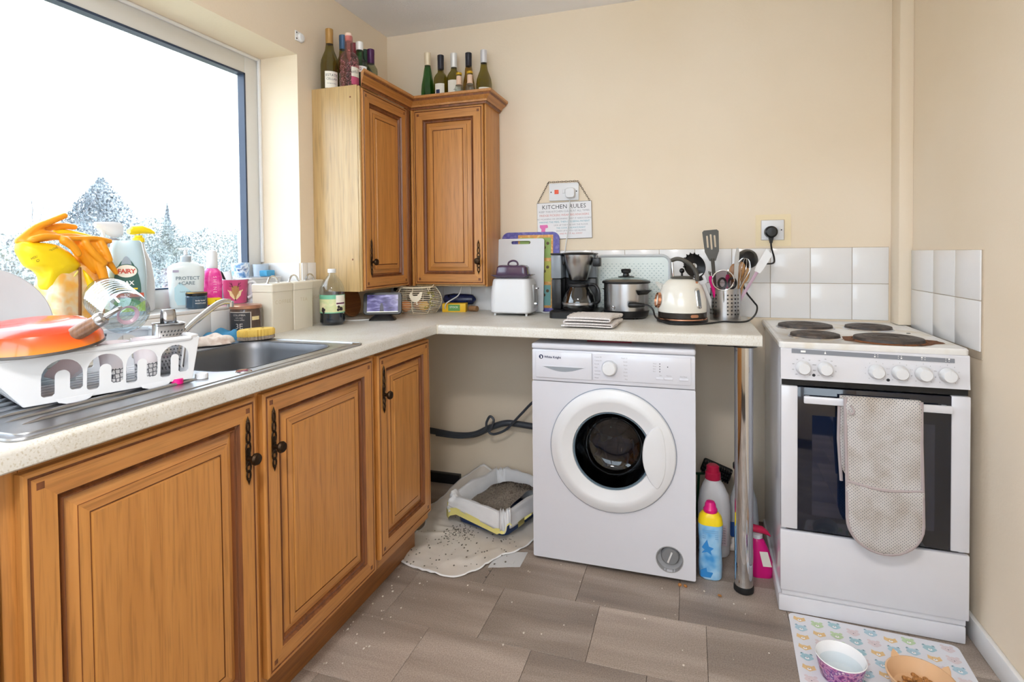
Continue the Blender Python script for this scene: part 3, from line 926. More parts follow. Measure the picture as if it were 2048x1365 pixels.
b = MB(); b.box((x1 - 0.016, RF, ZB), (x1, -0.0085, ZC), 0.001); part('side_panel', b, WOODV, t2)
b = MB(); b.box((x0, RF, ZB), (x1 - 0.016, -0.0085, ZB + 0.016)); b.box((x0, RF, ZC - 0.016), (x1 - 0.016, -0.0085, ZC)); b.box((x0, -0.015, ZB + 0.016), (x1 - 0.016, -0.0085, ZC - 0.016)); part('carcass', b, WOODPALE, t2)
b = MB(); b.box((x0, RF - 0.0195, ZB), (x0 + 0.012, RF - 0.0002, ZC), 0.001); part('stile', b, WOODV, t2)
b = MB(); b.box((x1 - 0.006, RF - 0.012, ZB), (x1, RF - 0.0002, ZC), 0.001); part('stile', b, WOODV, t2)
door(t2, 0.362, ZC - ZB - 0.018, (0.257, RF - 0.0002, ZB + 0.008), (0, 0, 0), (0.333, 1.155 - ZB - 0.008))
# cornice, mitred round both cupboards
prof = [(0.0, -0.006), (0.006, -0.006), (0.008, 0.002), (0.014, 0.004), (0.016, 0.012), (0.026, 0.020), (0.036, 0.027), (0.040, 0.036), (0.046, 0.038), (0.047, 0.048), (0.040, 0.051), (0.0, 0.051)]
yF, xF, xR = RF - 0.0195, LF + 0.0205, x1
b = MB()
def crown_ring(x, y, ox, oy): return [(x + o * ox, y + o * oy, ZC - 0.0035 + z) for o, z in prof]
rings = [crown_ring(xF, -0.625, 1, -1), crown_ring(xF, yF, 1, -1), crown_ring(xR, yF, 1, -1), crown_ring(xR, -0.0085, 1, 0)]
b.loft(rings, 0, mfn=lambda i, j: 1 if j in (1, 2, 6) else 0)
crn = solo('cornice', b, [WOODH, WOODD], 'moulded oak cornice along the top of both wall cupboards', 'cornice', sharp=25)
# ------------------------------------------------------------------ washing machine
t = thing('washing_machine', 'white front loading washing machine under the worktop', 'washing machine', (0.9506, -0.579, 0))
W, D = 0.597, 0.50
dc = (0.303, 0.458)                               # door centre (x, z)
b = MB()
hole = [(dc[0] + 0.172 * cos(a), dc[1] + 0.172 * sin(a)) for a in [2 * pi * i / 48 for i in range(48)]]
fcx, fcz = 0.507, 0.084
fh = [(fcx + 0.047 * cos(a), fcz + 0.046 * sin(a)) for a in [2 * pi * i / 28 for i in range(28)]]
outer = rrect(W, 0.70 - 0.018, 0.006, 3, W / 2, (0.70 + 0.018) / 2)
b.panel(outer, [hole, fh], 0.016, lambda x, y, z: (x, z + 0.008, y))
b.box((0, 0.016, 0.03), (0.012, D, 0.822), 0.003); b.box((W - 0.012, 0.016, 0.03), (W, D, 0.822), 0.003)
b.box((0.012, D - 0.01, 0.03), (W - 0.012, D, 0.822)); b.box((0.012, 0.03, 0.03), (W - 0.012, D - 0.01, 0.045))
part('body', b, ENAMEL, t)
b = MB(); b.box((-0.001, -0.004, 0.823), (W + 0.001, D + 0.01, 0.845), 0.008, 3); part('top_panel', b, ENAMEL, t)
b = MB(); b.box((0, -0.002, 0.7015), (W, 0.02, 0.8225), 0.006, 2); part('control_panel', b, ENAMEL, t)
b = MB(); b.box((0.236, -0.0055, 0.717), (0.582, -0.0021, 0.815), 0.002, 2); part('control_fascia', b, ENAMEL, t)
dr = MB()
dr.box((0.0165, -0.0075, 0.7155), (0.2325, -0.0021, 0.816), 0.002, 2)
drw = part('detergent_drawer', dr, ENAMEL, t)
b = MB()
pts = [(-0.082, 0)] + [(-0.082 + 0.164 * i / 14, -0.019 * sin(pi * i / 14)) for i in range(1, 14)] + [(0.082, 0)]
b.prism([(0.124 + x, 0.7605 + z) for x, z in pts], -0.0086, -0.0076, 'XZ')
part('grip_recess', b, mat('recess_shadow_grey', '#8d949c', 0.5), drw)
b = MB(); b.box((0.043, -0.0096, 0.759), (0.205, -0.0076, 0.7625), 0.0008); part('grip_lip', b, ENAMEL, drw)
b = MB(); b.lathe([(0.0, 0.0004), (0.0083, 0.0004), (0.0083, 0.0)], 24, mat=Matrix.Translation((0.0385, -0.0077, 0.795)) @ Matrix.Rotation(pi / 2, 4, 'X'))
lg = part('logo_badge', b, NAVY, drw)
b = MB(); b.poly([(0.0385 + x * 0.0009, -0.0084, 0.795 + z * 0.0009) for x, z in ((-3.5, -5.5), (3.5, -5.5), (4.2, -1), (1.5, 5), (-0.5, 5.2), (-3.2, 1.5), (0.6, 0.2), (-0.5, -2.2))])
b.text('White Knight', 0.0118, lambda x, y, z: (0.051 + x, -0.0079, 0.7945 + y), align='LEFT', bold=0.0003, m=1)
part('logo_print', b, [WTEXT, NAVY], drw)
M90 = Matrix.Rotation(pi / 2, 4, 'X')
b = MB(); b.lathe([(0.0, 0.021), (0.022, 0.02), (0.0255, 0.016), (0.0275, 0.0)], 32, mat=Matrix.Translation((0.297, -0.0056, 0.764)) @ M90)
b.lathe([(0.029, 0.002), (0.030, 0.0)], 32, mat=Matrix.Translation((0.297, -0.0056, 0.764)) @ M90); b.box((0.2955, -0.0276, 0.776), (0.2985, -0.0255, 0.785)); part('dial', b, WPLASTB, t)
b = MB()
words_l = ['Cotton 90', 'Cotton 60', 'Eco 60', 'Easy', 'Synthetic', 'Delicate', 'Wool']; words_r = ['Rapid 15', 'Quick', 'Rinse', 'Spin', 'Drain', 'Hand', 'Mix']
for i in range(7):
    z = 0.803 - 0.0128 * i
    b.text(words_l[i], 0.0062, lambda x, y, zz: (0.242 + x, -0.0058, z + y), align='LEFT')
    b.text(words_r[i], 0.0062, lambda x, y, zz: (0.362 + x, -0.0058, z + y), align='RIGHT')
for i, wd in enumerate(('Wash', 'Rinse', 'Spin', 'End')):
    b.text(wd, 0.0055, lambda x, y, zz: (0.452 + x, -0.0058, 0.789 - 0.0092 * i + y), align='LEFT')
b.text('Spin', 0.0055, lambda x, y, zz: (0.479 + x, -0.0058, 0.748 + y)); b.text('Options', 0.0055, lambda x, y, zz: (0.507 + x, -0.0058, 0.748 + y)); b.text('Start Pause', 0.0055, lambda x, y, zz: (0.557 + x, -0.0058, 0.7475 + y))
part('panel_print', b, GTEXT, t)
b = MB()
for i in range(4): b.lathe([(0, 0.0006), (0.0018, 0.0006), (0.0018, 0)], 10, mat=Matrix.Translation((0.476, -0.0056, 0.789 - 0.0092 * i)) @ M90)
b.lathe([(0, 0.0006), (0.002, 0.0006), (0.002, 0)], 10, mat=Matrix.Translation((0.503, -0.0056, 0.7795)) @ M90); part('indicator', b, LTEXT, t)
for x0, x1 in ((0.463, 0.489), (0.4915, 0.521), (0.543, 0.573)):
    b = MB(); b.box((x0, -0.008, 0.7325), (x1, -0.0056, 0.741), 0.001); part('button', b, ENAMEL, t)
# porthole door
MD = Matrix.Translation((dc[0], 0, dc[1])) @ M90
b = MB()
b.lathe([(0.228, -0.0005), (0.2285, 0.006), (0.225, 0.012), (0.205, 0.021), (0.190, 0.0245), (0.182, 0.0225), (0.160, 0.013), (0.1455, 0.010), (0.143, 0.004), (0.143, -0.012)], 72, mat=MD)
dd = part('door', b, WPLASTB, t)
b = MB(); b.lathe([(0.2285, 0.0), (0.2315, 0.0), (0.2315, 0.0025), (0.2285, 0.003)], 72, mat=MD); part('seal_ring', b, mat('door_gap_grey', '#8d96a4', 0.5), dd)
b = MB()
pts = [(0.118, 0.05), (0.135, 0.085), (0.163, 0.112), (0.182, 0.09), (0.192, 0.04), (0.195, -0.01), (0.190, -0.06), (0.176, -0.10), (0.160, -0.115), (0.135, -0.085), (0.118, -0.045), (0.112, 0.0)]
op = [(p.x, p.y) for p in smooth_path([(x, y, 0) for x, y in pts], 4, True)]
cxm = sum(p[0] for p in op) / len(op); cym = sum(p[1] for p in op) / len(op)
def sc_(k, h): return [(dc[0] + cxm + (x - cxm) * k, -h, dc[1] + cym + (y - cym) * k) for x, y in op]
b.loft([sc_(1.0, 0.008), sc_(1.0, 0.0215), sc_(0.96, 0.0255), sc_(0.85, 0.0275), sc_(0.4, 0.0285)]); part('door_handle', b, WPLASTB, dd)
b = MB(); b.lathe([(0.1425, 0.006), (0.139, 0.005), (0.134, -0.01), (0.120, -0.055), (0.105, -0.082), (0.085, -0.094), (0.05, -0.099), (0.0, -0.1)], 56, mat=MD)
part('glass_bowl', b, thin_glass('porthole_glass', '#6b7884', gloss=0.10, rough=0.02), dd)
b = MB(); b.lathe([(0.1425, 0.0055), (0.1435, 0.0085), (0.1395, 0.0085), (0.137, 0.004)], 56, mat=MD); part('glass_rim', b, mat('blue_grey_rim', '#6f8494', 0.15, metal=0.4, noise=0), dd)
b = MB(); b.lathe([(0.171, -0.017), (0.172, -0.06), (0.20, -0.10), (0.22, -0.12), (0.22, -0.40), (0.0, -0.41)], 48, mat=MD); part('drum', b, mat('dark_drum_steel', '#3c3f45', 0.35, metal=0.9), t)
b = MB(); b.lathe([(0.0, -0.02), (0.046, -0.02), (0.046, -0.0005), (0.0485, 0.0008), (0.0455, 0.0012)], 32, mat=Matrix.Translation((fcx, 0, fcz)) @ M90)
flt = part('filter_housing', b, mat('grey_filter_plastic', '#9a9b9e', 0.5, noise=0.15, nscale=80), t)
b = MB(); b.lathe([(0.0, -0.004), (0.028, -0.004), (0.032, -0.009), (0.033, -0.0195)], 28, mat=Matrix.Translation((fcx + 0.002, 0, fcz + 0.008)) @ M90); part('filter_cap', b, mat('filter_cap_grey', '#77797d', 0.5), flt)
b = MB(); b.box((-0.003, -0.004, -0.02), (0.003, 0.006, 0.02), 0.001, mat=Matrix.Translation((fcx + 0.001, 0.002, fcz + 0.006)) @ Matrix.Rotation(radians(20), 4, 'Y')); part('filter_grip', b, WPLAST, flt)
b = MB(); b.box((0.02, 0.03, 0.012), (W - 0.02, 0.06, 0.0295)); part('kickboard', b, BLACKP, t)
for x in (0.05, W - 0.05):
    for y in (0.07, 0.44):
        b = MB(); b.lathe([(0.0, 0), (0.018, 0), (0.018, 0.008), (0.008, 0.01), (0.008, 0.0298), (0.0, 0.0298)], 14, at=(x, y, 0)); part('foot', b, BLACKP, t)

CL = [('#6d5a5a', 'grey brown jersey'), ('#b5b2ad', 'pale grey sock'), ('#4a5f88', 'blue denim garment'), ('#e6e6ea', 'white striped top')]
for k, (dx, dz, rx, rz_, (c, nm)) in enumerate(((-0.035, 0.055, 0.075, 0.04, CL[0]), (-0.045, 0.012, 0.045, 0.02, CL[1]), (-0.015, -0.055, 0.08, 0.05, CL[2]), (0.05, -0.06, 0.03, 0.03, CL[3]))):
    b = MB(); rnd = random.Random(k)
    b.grid(lambda u, v: (rx * (2 * u - 1) * (0.9 + 0.12 * sin(9 * v + k)), 0.015 * sin(7 * u + 3 * v + k) + 0.02 * sin(14 * u), rz_ * (2 * v - 1) + 0.012 * sin(8 * u + k)), 18, 12)
    o = solo('garment', b, mat('laundry_%d' % k, c, 0.95), nm + ' seen through the washing machine porthole', 'clothing', (0.9506 + dc[0] + dx, -0.579 + 0.145 + 0.012 * k, dc[1] + dz), group='laundry in the washing machine drum')
    md = o.modifiers.new('thick', 'SOLIDIFY'); md.thickness = 0.006

# ------------------------------------------------------------------ waste pipe and hoses behind the machine
PIPE = mat('grey_pipe', '#3c4149', 0.4)
b = MB(); b.tube(smooth_path([(0.02, -0.035, 0.285), (0.26, -0.06, 0.28), (0.40, -0.065, 0.272), (0.5, -0.06, 0.283), (0.585, -0.06, 0.325), (0.66, -0.055, 0.352), (0.72, -0.05, 0.352), (0.80, -0.05, 0.347), (1.0, -0.05, 0.34)], 6), 0.0155, 12)
solo('waste_pipe', b, PIPE, 'thick dark grey waste pipe along the wall below the worktop', 'pipe')
b = MB(); b.tube(smooth_path([(0.30, -0.085, 0.27), (0.45, -0.088, 0.272), (0.56, -0.087, 0.315), (0.575, -0.085, 0.36), (0.592, -0.083, 0.388), (0.612, -0.085, 0.372), (0.602, -0.09, 0.335), (0.59, -0.092, 0.312), (0.62, -0.092, 0.306), (0.68, -0.09, 0.335), (0.75, -0.088, 0.41), (0.83, -0.085, 0.49), (0.935, -0.07, 0.54)], 6), 0.0062, 8)
solo('inlet_hose', b, PIPE, 'thin looped grey hose twisted round the thick waste pipe', 'hose')

# ------------------------------------------------------------------ electric cooker
CW = 0.514
CK = Matrix.Translation((1.8077, -0.6316, 0)) @ Matrix.Rotation(-0.027, 4, 'Z')
t = thing('cooker', 'white freestanding electric cooker with four solid plates', 'cooker', (1.8077, -0.6316, 0), -0.027)
b = MB()
b.box((0.006, 0.012, 0.058), (0.022, 0.545, 0.872), 0.003); b.box((CW - 0.022, 0.012, 0.058), (CW - 0.006, 0.545, 0.872), 0.003)
b.box((0.022, 0.53, 0.058), (CW - 0.022, 0.545, 0.872)); b.box((0.022, 0.03, 0.058), (CW - 0.022, 0.53, 0.07))
part('body', b, ENAMELW, t)
b = MB()
b.loft([at_z(rrect(CW - 0.002, 0.634, 0.014, 5, CW / 2, 0.319), 0.8725), at_z(rrect(CW, 0.636, 0.016, 5, CW / 2, 0.319), 0.876), at_z(rrect(CW, 0.636, 0.016, 5, CW / 2, 0.319), 0.887), at_z(rrect(CW - 0.008, 0.628, 0.014, 5, CW / 2, 0.319), 0.892), at_z(rrect(CW - 0.02, 0.616, 0.012, 5, CW / 2, 0.319), 0.892), at_z(rrect(CW - 0.03, 0.606, 0.01, 5, CW / 2, 0.319), 0.8895)])
hob = part('hob', b, HOBM, t, label='stained white hob top')
for (x, y, r) in ((0.137, 0.42, 0.094), (0.130, 0.165, 0.076), (0.353, 0.43, 0.076), (0.340, 0.135, 0.098)):
    b = MB(); b.lathe([(0.0, 0.011), (r * 0.3, 0.0105), (r * 0.32, 0.0125), (r * 0.9, 0.0125), (r, 0.010), (r + 0.002, 0.0)], 48, at=(x, y, 0.891))
    for q in (0.45, 0.6, 0.75): b.tube([(x + r * q * cos(a), y + r * q * sin(a), 0.9035) for a in [2 * pi * i / 40 for i in range(40)]], 0.0008, 4, closed=True)
    hp = part('hotplate', b, IRON, t)
    b = MB(); b.lathe([(r + 0.002, 0.001), (r + 0.005, 0.003), (r + 0.008, 0.001), (r + 0.009, -0.001)], 48, at=(x, y, 0.8905)); part('plate_ring', b, RUST if r > 0.095 else CHROME, hp)
b = MB(); rnd = random.Random(3)
b.poly([(0.34 + (0.118 + 0.012 * rnd.random() + (0.025 if -0.4 < a < 0.5 else 0) + (0.012 if 2.5 < a < 3.6 else 0)) * cos(a), 0.135 + (0.108 + 0.006 * rnd.random()) * sin(a), 0.8901) for a in [2 * pi * i / 60 - pi / 2 for i in range(60)]])
part('burnt_spill', b, RUST, hob, label='brown burnt-on spill round the front right plate')
b = MB(); b.lathe([(0.0, 0.002), (0.006, 0.0015), (0.007, 0)], 12, at=(0.455, 0.335, 0.8895)); part('hob_vent', b, BLACKP, hob)
# control panel, slanted slightly
b = MB()
b.loft([[(0.004, 0.02, 0.775), (0.004, -0.006, 0.772), (0.004, -0.003, 0.80), (0.004, 0.0, 0.868), (0.004, 0.004, 0.8722), (0.004, 0.02, 0.8722)], [(CW - 0.002, 0.02, 0.775), (CW - 0.002, -0.006, 0.772), (CW - 0.002, -0.003, 0.80), (CW - 0.002, 0.0, 0.868), (CW - 0.002, 0.004, 0.8722), (CW - 0.002, 0.02, 0.8722)]])
cp = part('control_panel', b, ENAMELW, t)
sl = lambda z: -0.0035 + (z - 0.80) * 0.003 / 0.068 - 0.0006
b = MB(); b.faces([(0.036, sl(0.857) - 0.0003, 0.857), (0.474, sl(0.845) - 0.0008, 0.849), (0.474, sl(0.865) - 0.0006, 0.862), (0.036, sl(0.871) - 0.0004, 0.8715)], [(0, 1, 2, 3)]); part('symbol_strip', b, mat('grey_strip', '#7d818a', 0.5, noise=0), cp)
kx = [0.0695, 0.1324, 0.2726, 0.3347, 0.3954, 0.4559]
b = MB()
for i, x in enumerate(kx):
    z0 = 0.8645 - 0.009 * (x - 0.036) / 0.44
    if i == 0: b.box((x - 0.007, -0.003, z0 - 0.003), (x + 0.007, -0.0022, z0 + 0.003))
    elif i == 1: b.faces([(x, -0.0026, z0 + 0.005), (x - 0.002, -0.0026, z0 - 0.001), (x - 0.003, -0.0026, z0 - 0.004), (x + 0.003, -0.0026, z0 - 0.004), (x + 0.002, -0.0026, z0 - 0.001)], [(0, 1, 2, 3, 4)])
    else:
        for dx, dz in ((-.004, -.002), (.004, -.002), (-.004, .004), (.004, .004)):
            full = (i - 2) == [(-.004, -.002), (.004, -.002), (-.004, .004), (.004, .004)].index((dx, dz))
            b.lathe([(0, 0.0004), (0.0024 if full else 0.0012, 0.0004)], 8, mat=Matrix.Translation((x + dx, -0.0024, z0 + dz)) @ M90)
part('symbols', b, WTEXT, cp)
b = MB()
for i, x in enumerate(kx):
    for k in range(9):
        a = radians(-50 + 280 * k / 8); rr = 0.0305
        px, pz = x + rr * cos(a), 0.812 + rr * sin(a) * 0.98
        b.text(str((k + 3) % 7) if i > 1 else str(50 + 25 * k), 0.0042, lambda X_, Y_, Z_: (px + X_, sl(pz) - 0.0003, pz + Y_))
for x, z in ((0.100, 0.789), (0.304, 0.787)): b.lathe([(0, 0.0008), (0.0042, 0.0006), (0.005, 0)], 12, mat=Matrix.Translation((x, -0.0045, z)) @ M90)
part('dial_marks', b, LTEXT, cp)
for i, x in enumerate(kx):
    b = MB(); b.lathe([(0.0, 0.026), (0.0165, 0.0255), (0.019, 0.022), (0.0205, 0.004), (0.0225, 0.0)], 28, mat=Matrix.Translation((x, -0.0045, 0.8115)) @ M90)
    b.box((x - 0.0012, -0.0312, 0.819), (x + 0.0012, -0.0298, 0.829)); part('knob', b, WPLASTB, cp)
# oven door
b = MB(); b.box((0.008, 0.004, 0.752), (CW - 0.004, 0.02, 0.771)); part('vent_gap', b, BLACKP, t)
b = MB(); b.box((0.052, -0.006, 0.282), (0.467, 0.0115, 0.749), 0.002); od = part('oven_door', b, BLACKG, t, label='black glass oven door')
for x0, x1 in ((0.005, 0.0535), (0.4655, CW - 0.001)):
    b = MB(); b.box((x0, -0.0085, 0.2825), (x1, 0.0115, 0.7505), 0.003); part('door_trim', b, ENAMELW, od)
b = MB(); b.box((0.095, -0.0066, 0.335), (0.425, -0.0058, 0.66), 0.0002, 1); part('window', b, mat('oven_window', '#0a1830', 0.03, noise=0, coat=1.0), od)
b = MB(); b.box((0.066, -0.046, 0.7055), (0.456, -0.036, 0.7285), 0.003)
for x in (0.075, 0.44): b.box((x, -0.0365, 0.711), (x + 0.012, -0.0062, 0.723), 0.001)
part('door_handle', b, ENAMELW, od)
b = MB(); b.box((0.003, -0.0085, 0.076), (CW, 0.0115, 0.2745), 0.004); part('storage_drawer', b, ENAMELW, t)
b = MB(); b.box((0.008, -0.0005, 0.0565), (CW - 0.006, 0.0115, 0.0755), 0.002); part('lower_rail', b, ENAMELW, t)
b = MB(); b.box((-0.001, -0.003, 0.002), (CW - 0.006, 0.012, 0.055), 0.004); b.box((-0.001, 0.0125, 0.002), (0.012, 0.54, 0.055), 0.002); b.box((CW - 0.018, 0.0125, 0.002), (CW - 0.006, 0.54, 0.055), 0.002); part('plinth', b, ENAMELW, t)

# double oven glove over the door handle
GL = diamond_cloth('oven_glove_print'); BIND = mat('mauve_grey_binding', '#a69b9c', 0.95, bump=0.3)
t = thing('oven_glove', 'stained grey diamond patterned double oven glove hanging on the oven door handle', 'oven glove', (1.8077, -0.6316, 0), -0.027)
gx0, gx1, gt = 0.178, 0.374, 0.7375
def glove_sheet(front, x0, x1, zb, roundness):
    n, mrow = 26, 40
    def fn(u, v):
        z = gt - (gt - zb) * v
        xc = (x0 + x1) / 2 + (0.006 * v if front else 0)
        hw = (x1 - x0) / 2 * (1 - 0.01 * sin(v * 9))
        if z - zb < hw:
            hw = hw * math.sqrt(max(0.0, 1 - ((hw - (z - zb)) / hw) ** 2)) if z > zb + 1e-4 else 0.002
        x = xc + hw * (2 * u - 1)
        puff = 0.006 * (1 - (2 * u - 1) ** 4) * min(1, 6 * v, 6 * (1 - v) + .1)
        quilt = 0.0016 * abs(sin((x * 0.6 + z) * 75))
        if front:
            y = -0.0545 - puff - quilt - (0.004 if z < 0.475 else 0)
            if v < 0.03: y = -0.0475 - 0.0075 * (v / 0.03)
        else:
            y = -0.0325 + 0.004 * puff
            y = -0.0340 + quilt * 0.5
        return (x, y, z)
    q = MB(); q.grid(fn, n, mrow); return q
q = glove_sheet(True, gx0, gx1, 0.2705, 1); o = part('front_mitt', q, GL, t); md = o.modifiers.new('s', 'SOLIDIFY'); md.thickness = 0.008; md.offset = 1
q = glove_sheet(False, gx0 - 0.012, gx1 - 0.02, 0.45, 1); o = part('back_mitt', q, GL, t); md = o.modifiers.new('s', 'SOLIDIFY'); md.thickness = 0.006; md.offset = 1
q = MB(); q.grid(lambda u, v: (gx0 + (gx1 - gx0) * u, -0.0475 + 0.0145 * v, gt - 0.001 + 0.0028 * sin(pi * v)), 10, 6); o = part('fold', q, GL, t); md = o.modifiers.new('s', 'SOLIDIFY'); md.thickness = 0.003; md.offset = -1
hw = (gx1 - gx0) / 2; xc = (gx0 + gx1) / 2
path = [(gx0, -0.058, gt), (gx0 + 0.001, -0.061, 0.62), (gx0 + 0.004, -0.063, 0.48)] + [(xc + 0.005 + hw * cos(a), -0.0645, 0.2705 + hw + hw * sin(a)) for a in [pi + pi * i / 16 for i in range(17)]] + [(gx1 + 0.003, -0.063, 0.48), (gx1, -0.061, 0.62), (gx1, -0.058, gt)]
q = MB(); q.tube(path, 0.0052, 8); q.tube(smooth_path([(gx0 + 0.004, -0.0655, 0.481), (xc, -0.0735, 0.468), (gx1 + 0.002, -0.0655, 0.475)], 6), 0.0045, 8); q.tube([(gx0 - 0.012, -0.036, gt - 0.01), (gx0 - 0.014, -0.036, 0.6), (gx0 - 0.006, -0.036, 0.47)], 0.005, 8)
q.tube(smooth_path([(gx0 + 0.012, -0.064, 0.715), (gx0 + 0.02, -0.074, 0.70), (gx0 + 0.012, -0.074, 0.69), (gx0 + 0.006, -0.064, 0.70)], 5), 0.0025, 6)
part('binding', q, BIND, t, label='mauve grey cloth binding')
# ------------------------------------------------------------------ bottles
def arc_label(r, z0, z1, a0, a1, n=14):
    b = MB(); b.lathe([(r, z0), (r, z1)], n, a0=a0, a1=a1); return b
def wrap(r, ac):
    return lambda x, y, z: (r * sin(ac + x / r) if False else r * cos(ac + x / r), r * sin(ac + x / r), y)

def wine_bottle(label, loc, h, r, glass, capm, shape, cap_h=0.07, paper=None, prints=None, group=None, name='wine_bottle', cap_name='capsule', facing=0.0):
    t = thing(name, label, 'bottle', loc, group=group)
    rn = 0.0145
    if shape == 'bordeaux':
        prof = [(r * .8, 0.0), (r, 0.006), (r, h * .56), (r * .96, h * .61), (r * .75, h * .66), (rn * 1.15, h * .70), (rn, h * .74), (rn, h)]
    elif shape == 'hock':
        prof = [(r * .8, 0), (r, 0.006), (r, h * .36), (r * .9, h * .48), (r * .66, h * .62), (rn * 1.25, h * .72), (rn, h * .78), (rn, h)]
    elif shape == 'gin':
        prof = [(r * .9, 0), (r, 0.005), (r, h * .56), (r * .93, h * .62), (r * .72, h * .67), (rn * 1.2, h * .70), (rn * 1.1, h * .73), (rn * 1.1, h)]
    else:
        prof = [(r * .8, 0), (r, 0.006), (r, h * .42), (r * .92, h * .50), (r * .72, h * .58), (r * .5, h * .66), (rn * 1.1, h * .74), (rn, h * .78), (rn, h)]
    b = MB(); b.lathe([(0.0, 0.001)] + prof + [(0.0, h)], 28); part('glass', b, glass, t)
    b = MB(); b.lathe([(rn + 0.0012, h - cap_h), (rn + 0.0014, h - 0.022), (rn + 0.0018, h - 0.021), (rn + 0.0018, h + 0.001), (rn, h + 0.0025), (0.0, h + 0.0025)], 24); part(cap_name, b, capm, t)
    if paper:
        m, z0, z1, half = paper
        ac = facing
        o = part('label', arc_label(r + 0.0006, z0, z1, ac - half, ac + half), m, t)
        if prints:
            q = MB()
            for (s, size, zz, dx) in prints:
                q.text(s, size, lambda x, y, z: ((r + 0.0011) * cos(ac + (x + dx) / r), (r + 0.0011) * sin(ac + (x + dx) / r), zz + y))
            part('print', q, LTEXT, o)
    return t
G_OLIVE = thin_glass('olive_bottle_glass', '#bdb55e', gloss=0.09)
G_GREEN = thin_glass('green_bottle_glass', '#62a86c', gloss=0.09)
G_PALE = thin_glass('pale_bottle_glass', '#cfd6c0', gloss=0.1)
G_GOLD = thin_glass('gold_bottle_glass', '#c6ad48', gloss=0.09)
def capm(n, c, r=0.4, me=0.2): return mat(n, c, r, metal=me, noise=0.03)
K_GOLD, K_BLUE, K_WHITE, K_CREAM, K_BLACK, K_SILV, K_PURP, K_RED, K_DKG = [capm('capsule_' + a, c) for a, c in (('gold', '#a67f45'), ('blue', '#3f6080'), ('white', '#e4e6e6'), ('cream', '#e6d9bd'), ('black', '#25252f'), ('silver', '#cfcfd4'), ('purple', '#4a1f4d'), ('red', '#7a2430'), ('green', '#1d3f2c'))]
zt = ZC + 0.0005
gA = 'bottles on top of the left wall cupboard'; gB = 'wine bottles on top of the right wall cupboard'
face_l = radians(-58)
wine_bottle('tall olive wine bottle with gold cap and cream label, leftmost on the left cupboard', (0.060, -0.578, zt), 0.262, 0.038, G_OLIVE, K_GOLD, 'burgundy', 0.062, (PAPER, 0.004, 0.075, 0.75), [('ESTATE', 0.015, 0.058, 0), ('CELLAR', 0.013, 0.042, 0), ('sauvignon blanc', 0.006, 0.024, 0)], gA, facing=face_l + .25)
wine_bottle('wine bottle with blue cap behind the pink gin bottle', (0.073, -0.500, zt), 0.262, 0.035, G_OLIVE, K_BLUE, 'burgundy', 0.06, None, None, gA)
wine_bottle('wine bottle with dark red cap, half hidden behind the pink gin bottle', (0.0733, -0.415, zt), 0.257, 0.035, G_GREEN, K_RED, 'bordeaux', 0.06, None, None, gA)
wine_bottle('dark green wine bottle with dark green cap behind the white capped bottle', (0.083, -0.338, zt), 0.253, 0.033, G_GREEN, K_DKG, 'bordeaux', 0.06, None, None, gA)
t = wine_bottle('green bottle with white screw cap and white label on the left cupboard', (0.149, -0.487, zt), 0.228, 0.034, G_GREEN, K_WHITE, 'bordeaux', 0.034, (mat('white_label', '#e8ecec', 0.5), 0.09, 0.118, 1.0), [('42', 0.016, 0.104, 0)], gA, name='spirit_bottle', cap_name='screw_cap', facing=face_l)
wine_bottle('slim bottle with purple cap and gold band, rightmost on the left cupboard', (0.162, -0.418, zt), 0.218, 0.029, G_PALE, K_PURP, 'bordeaux', 0.062, None, None, gA)
# pink gin bottle with fairy-light tinsel inside
t = thing('gin_bottle', 'clear pink bottle full of pink and white speckled filling on the left cupboard', 'bottle', (0.154, -0.5755, zt), group=gA)
PINKG = thin_glass('pink_glass', '#eab9bd', gloss=0.12)
r, h = 0.041, 0.222
b = MB(); b.lathe([(0.0, 0.001), (r * .92, 0.0), (r, 0.005), (r, h * .55), (r * .94, h * .62), (r * .72, h * .67), (0.019, h * .70), (0.0165, h * .74), (0.0165, h)], 32); part('glass', b, PINKG, t)
b = MB(); b.lathe([(0, h + 0.012), (0.014, h + 0.012), (0.015, h + 0.002), (0.0135, h - 0.02), (0.0, h - 0.02)], 20); part('stopper', b, mat('cork_pink', '#e2c9b8', 0.7), t)
rnd = random.Random(5); b = MB()
for i in range(520):
    a, q = rnd.uniform(0, 2 * pi), (r - 0.004) * math.sqrt(rnd.uniform(0.45, 1)); z = rnd.uniform(0.006, h * 0.58)
    d = Vector((rnd.gauss(0, 1), rnd.gauss(0, 1), rnd.gauss(0, 1))).normalized() * 0.0045
    p = Vector((q * cos(a), q * sin(a), z)); e = d.orthogonal().normalized() * 0.0013
    b.faces([p - d, p + e, p + d, p - e], [(0, 1, 2, 3)], m=i % 3)
part('filling', b, [mat('tinsel_pink', '#c98a9a', 0.5), mat('tinsel_white', '#f0e2e4', 0.5), mat('tinsel_plum', '#74455a', 0.5)], t, kind='stuff', flat=True)
ac = face_l + 0.35
o = part('label', arc_label(r + 0.0007, 0.045, 0.085, ac - .1, ac + .95), PAPER, t)
q = MB(); q.text('WILD', 0.016, lambda x, y, z: ((r + .0012) * cos(ac + .35 + x / r), (r + .0012) * sin(ac + .35 + x / r), 0.065 + y + 0.25 * x)); part('print', q, LTEXT, o)
part('label', arc_label(r + 0.0007, 0.012, 0.044, ac - .1, ac + .95), mat('rose_label', '#c2577a', 0.5), t)

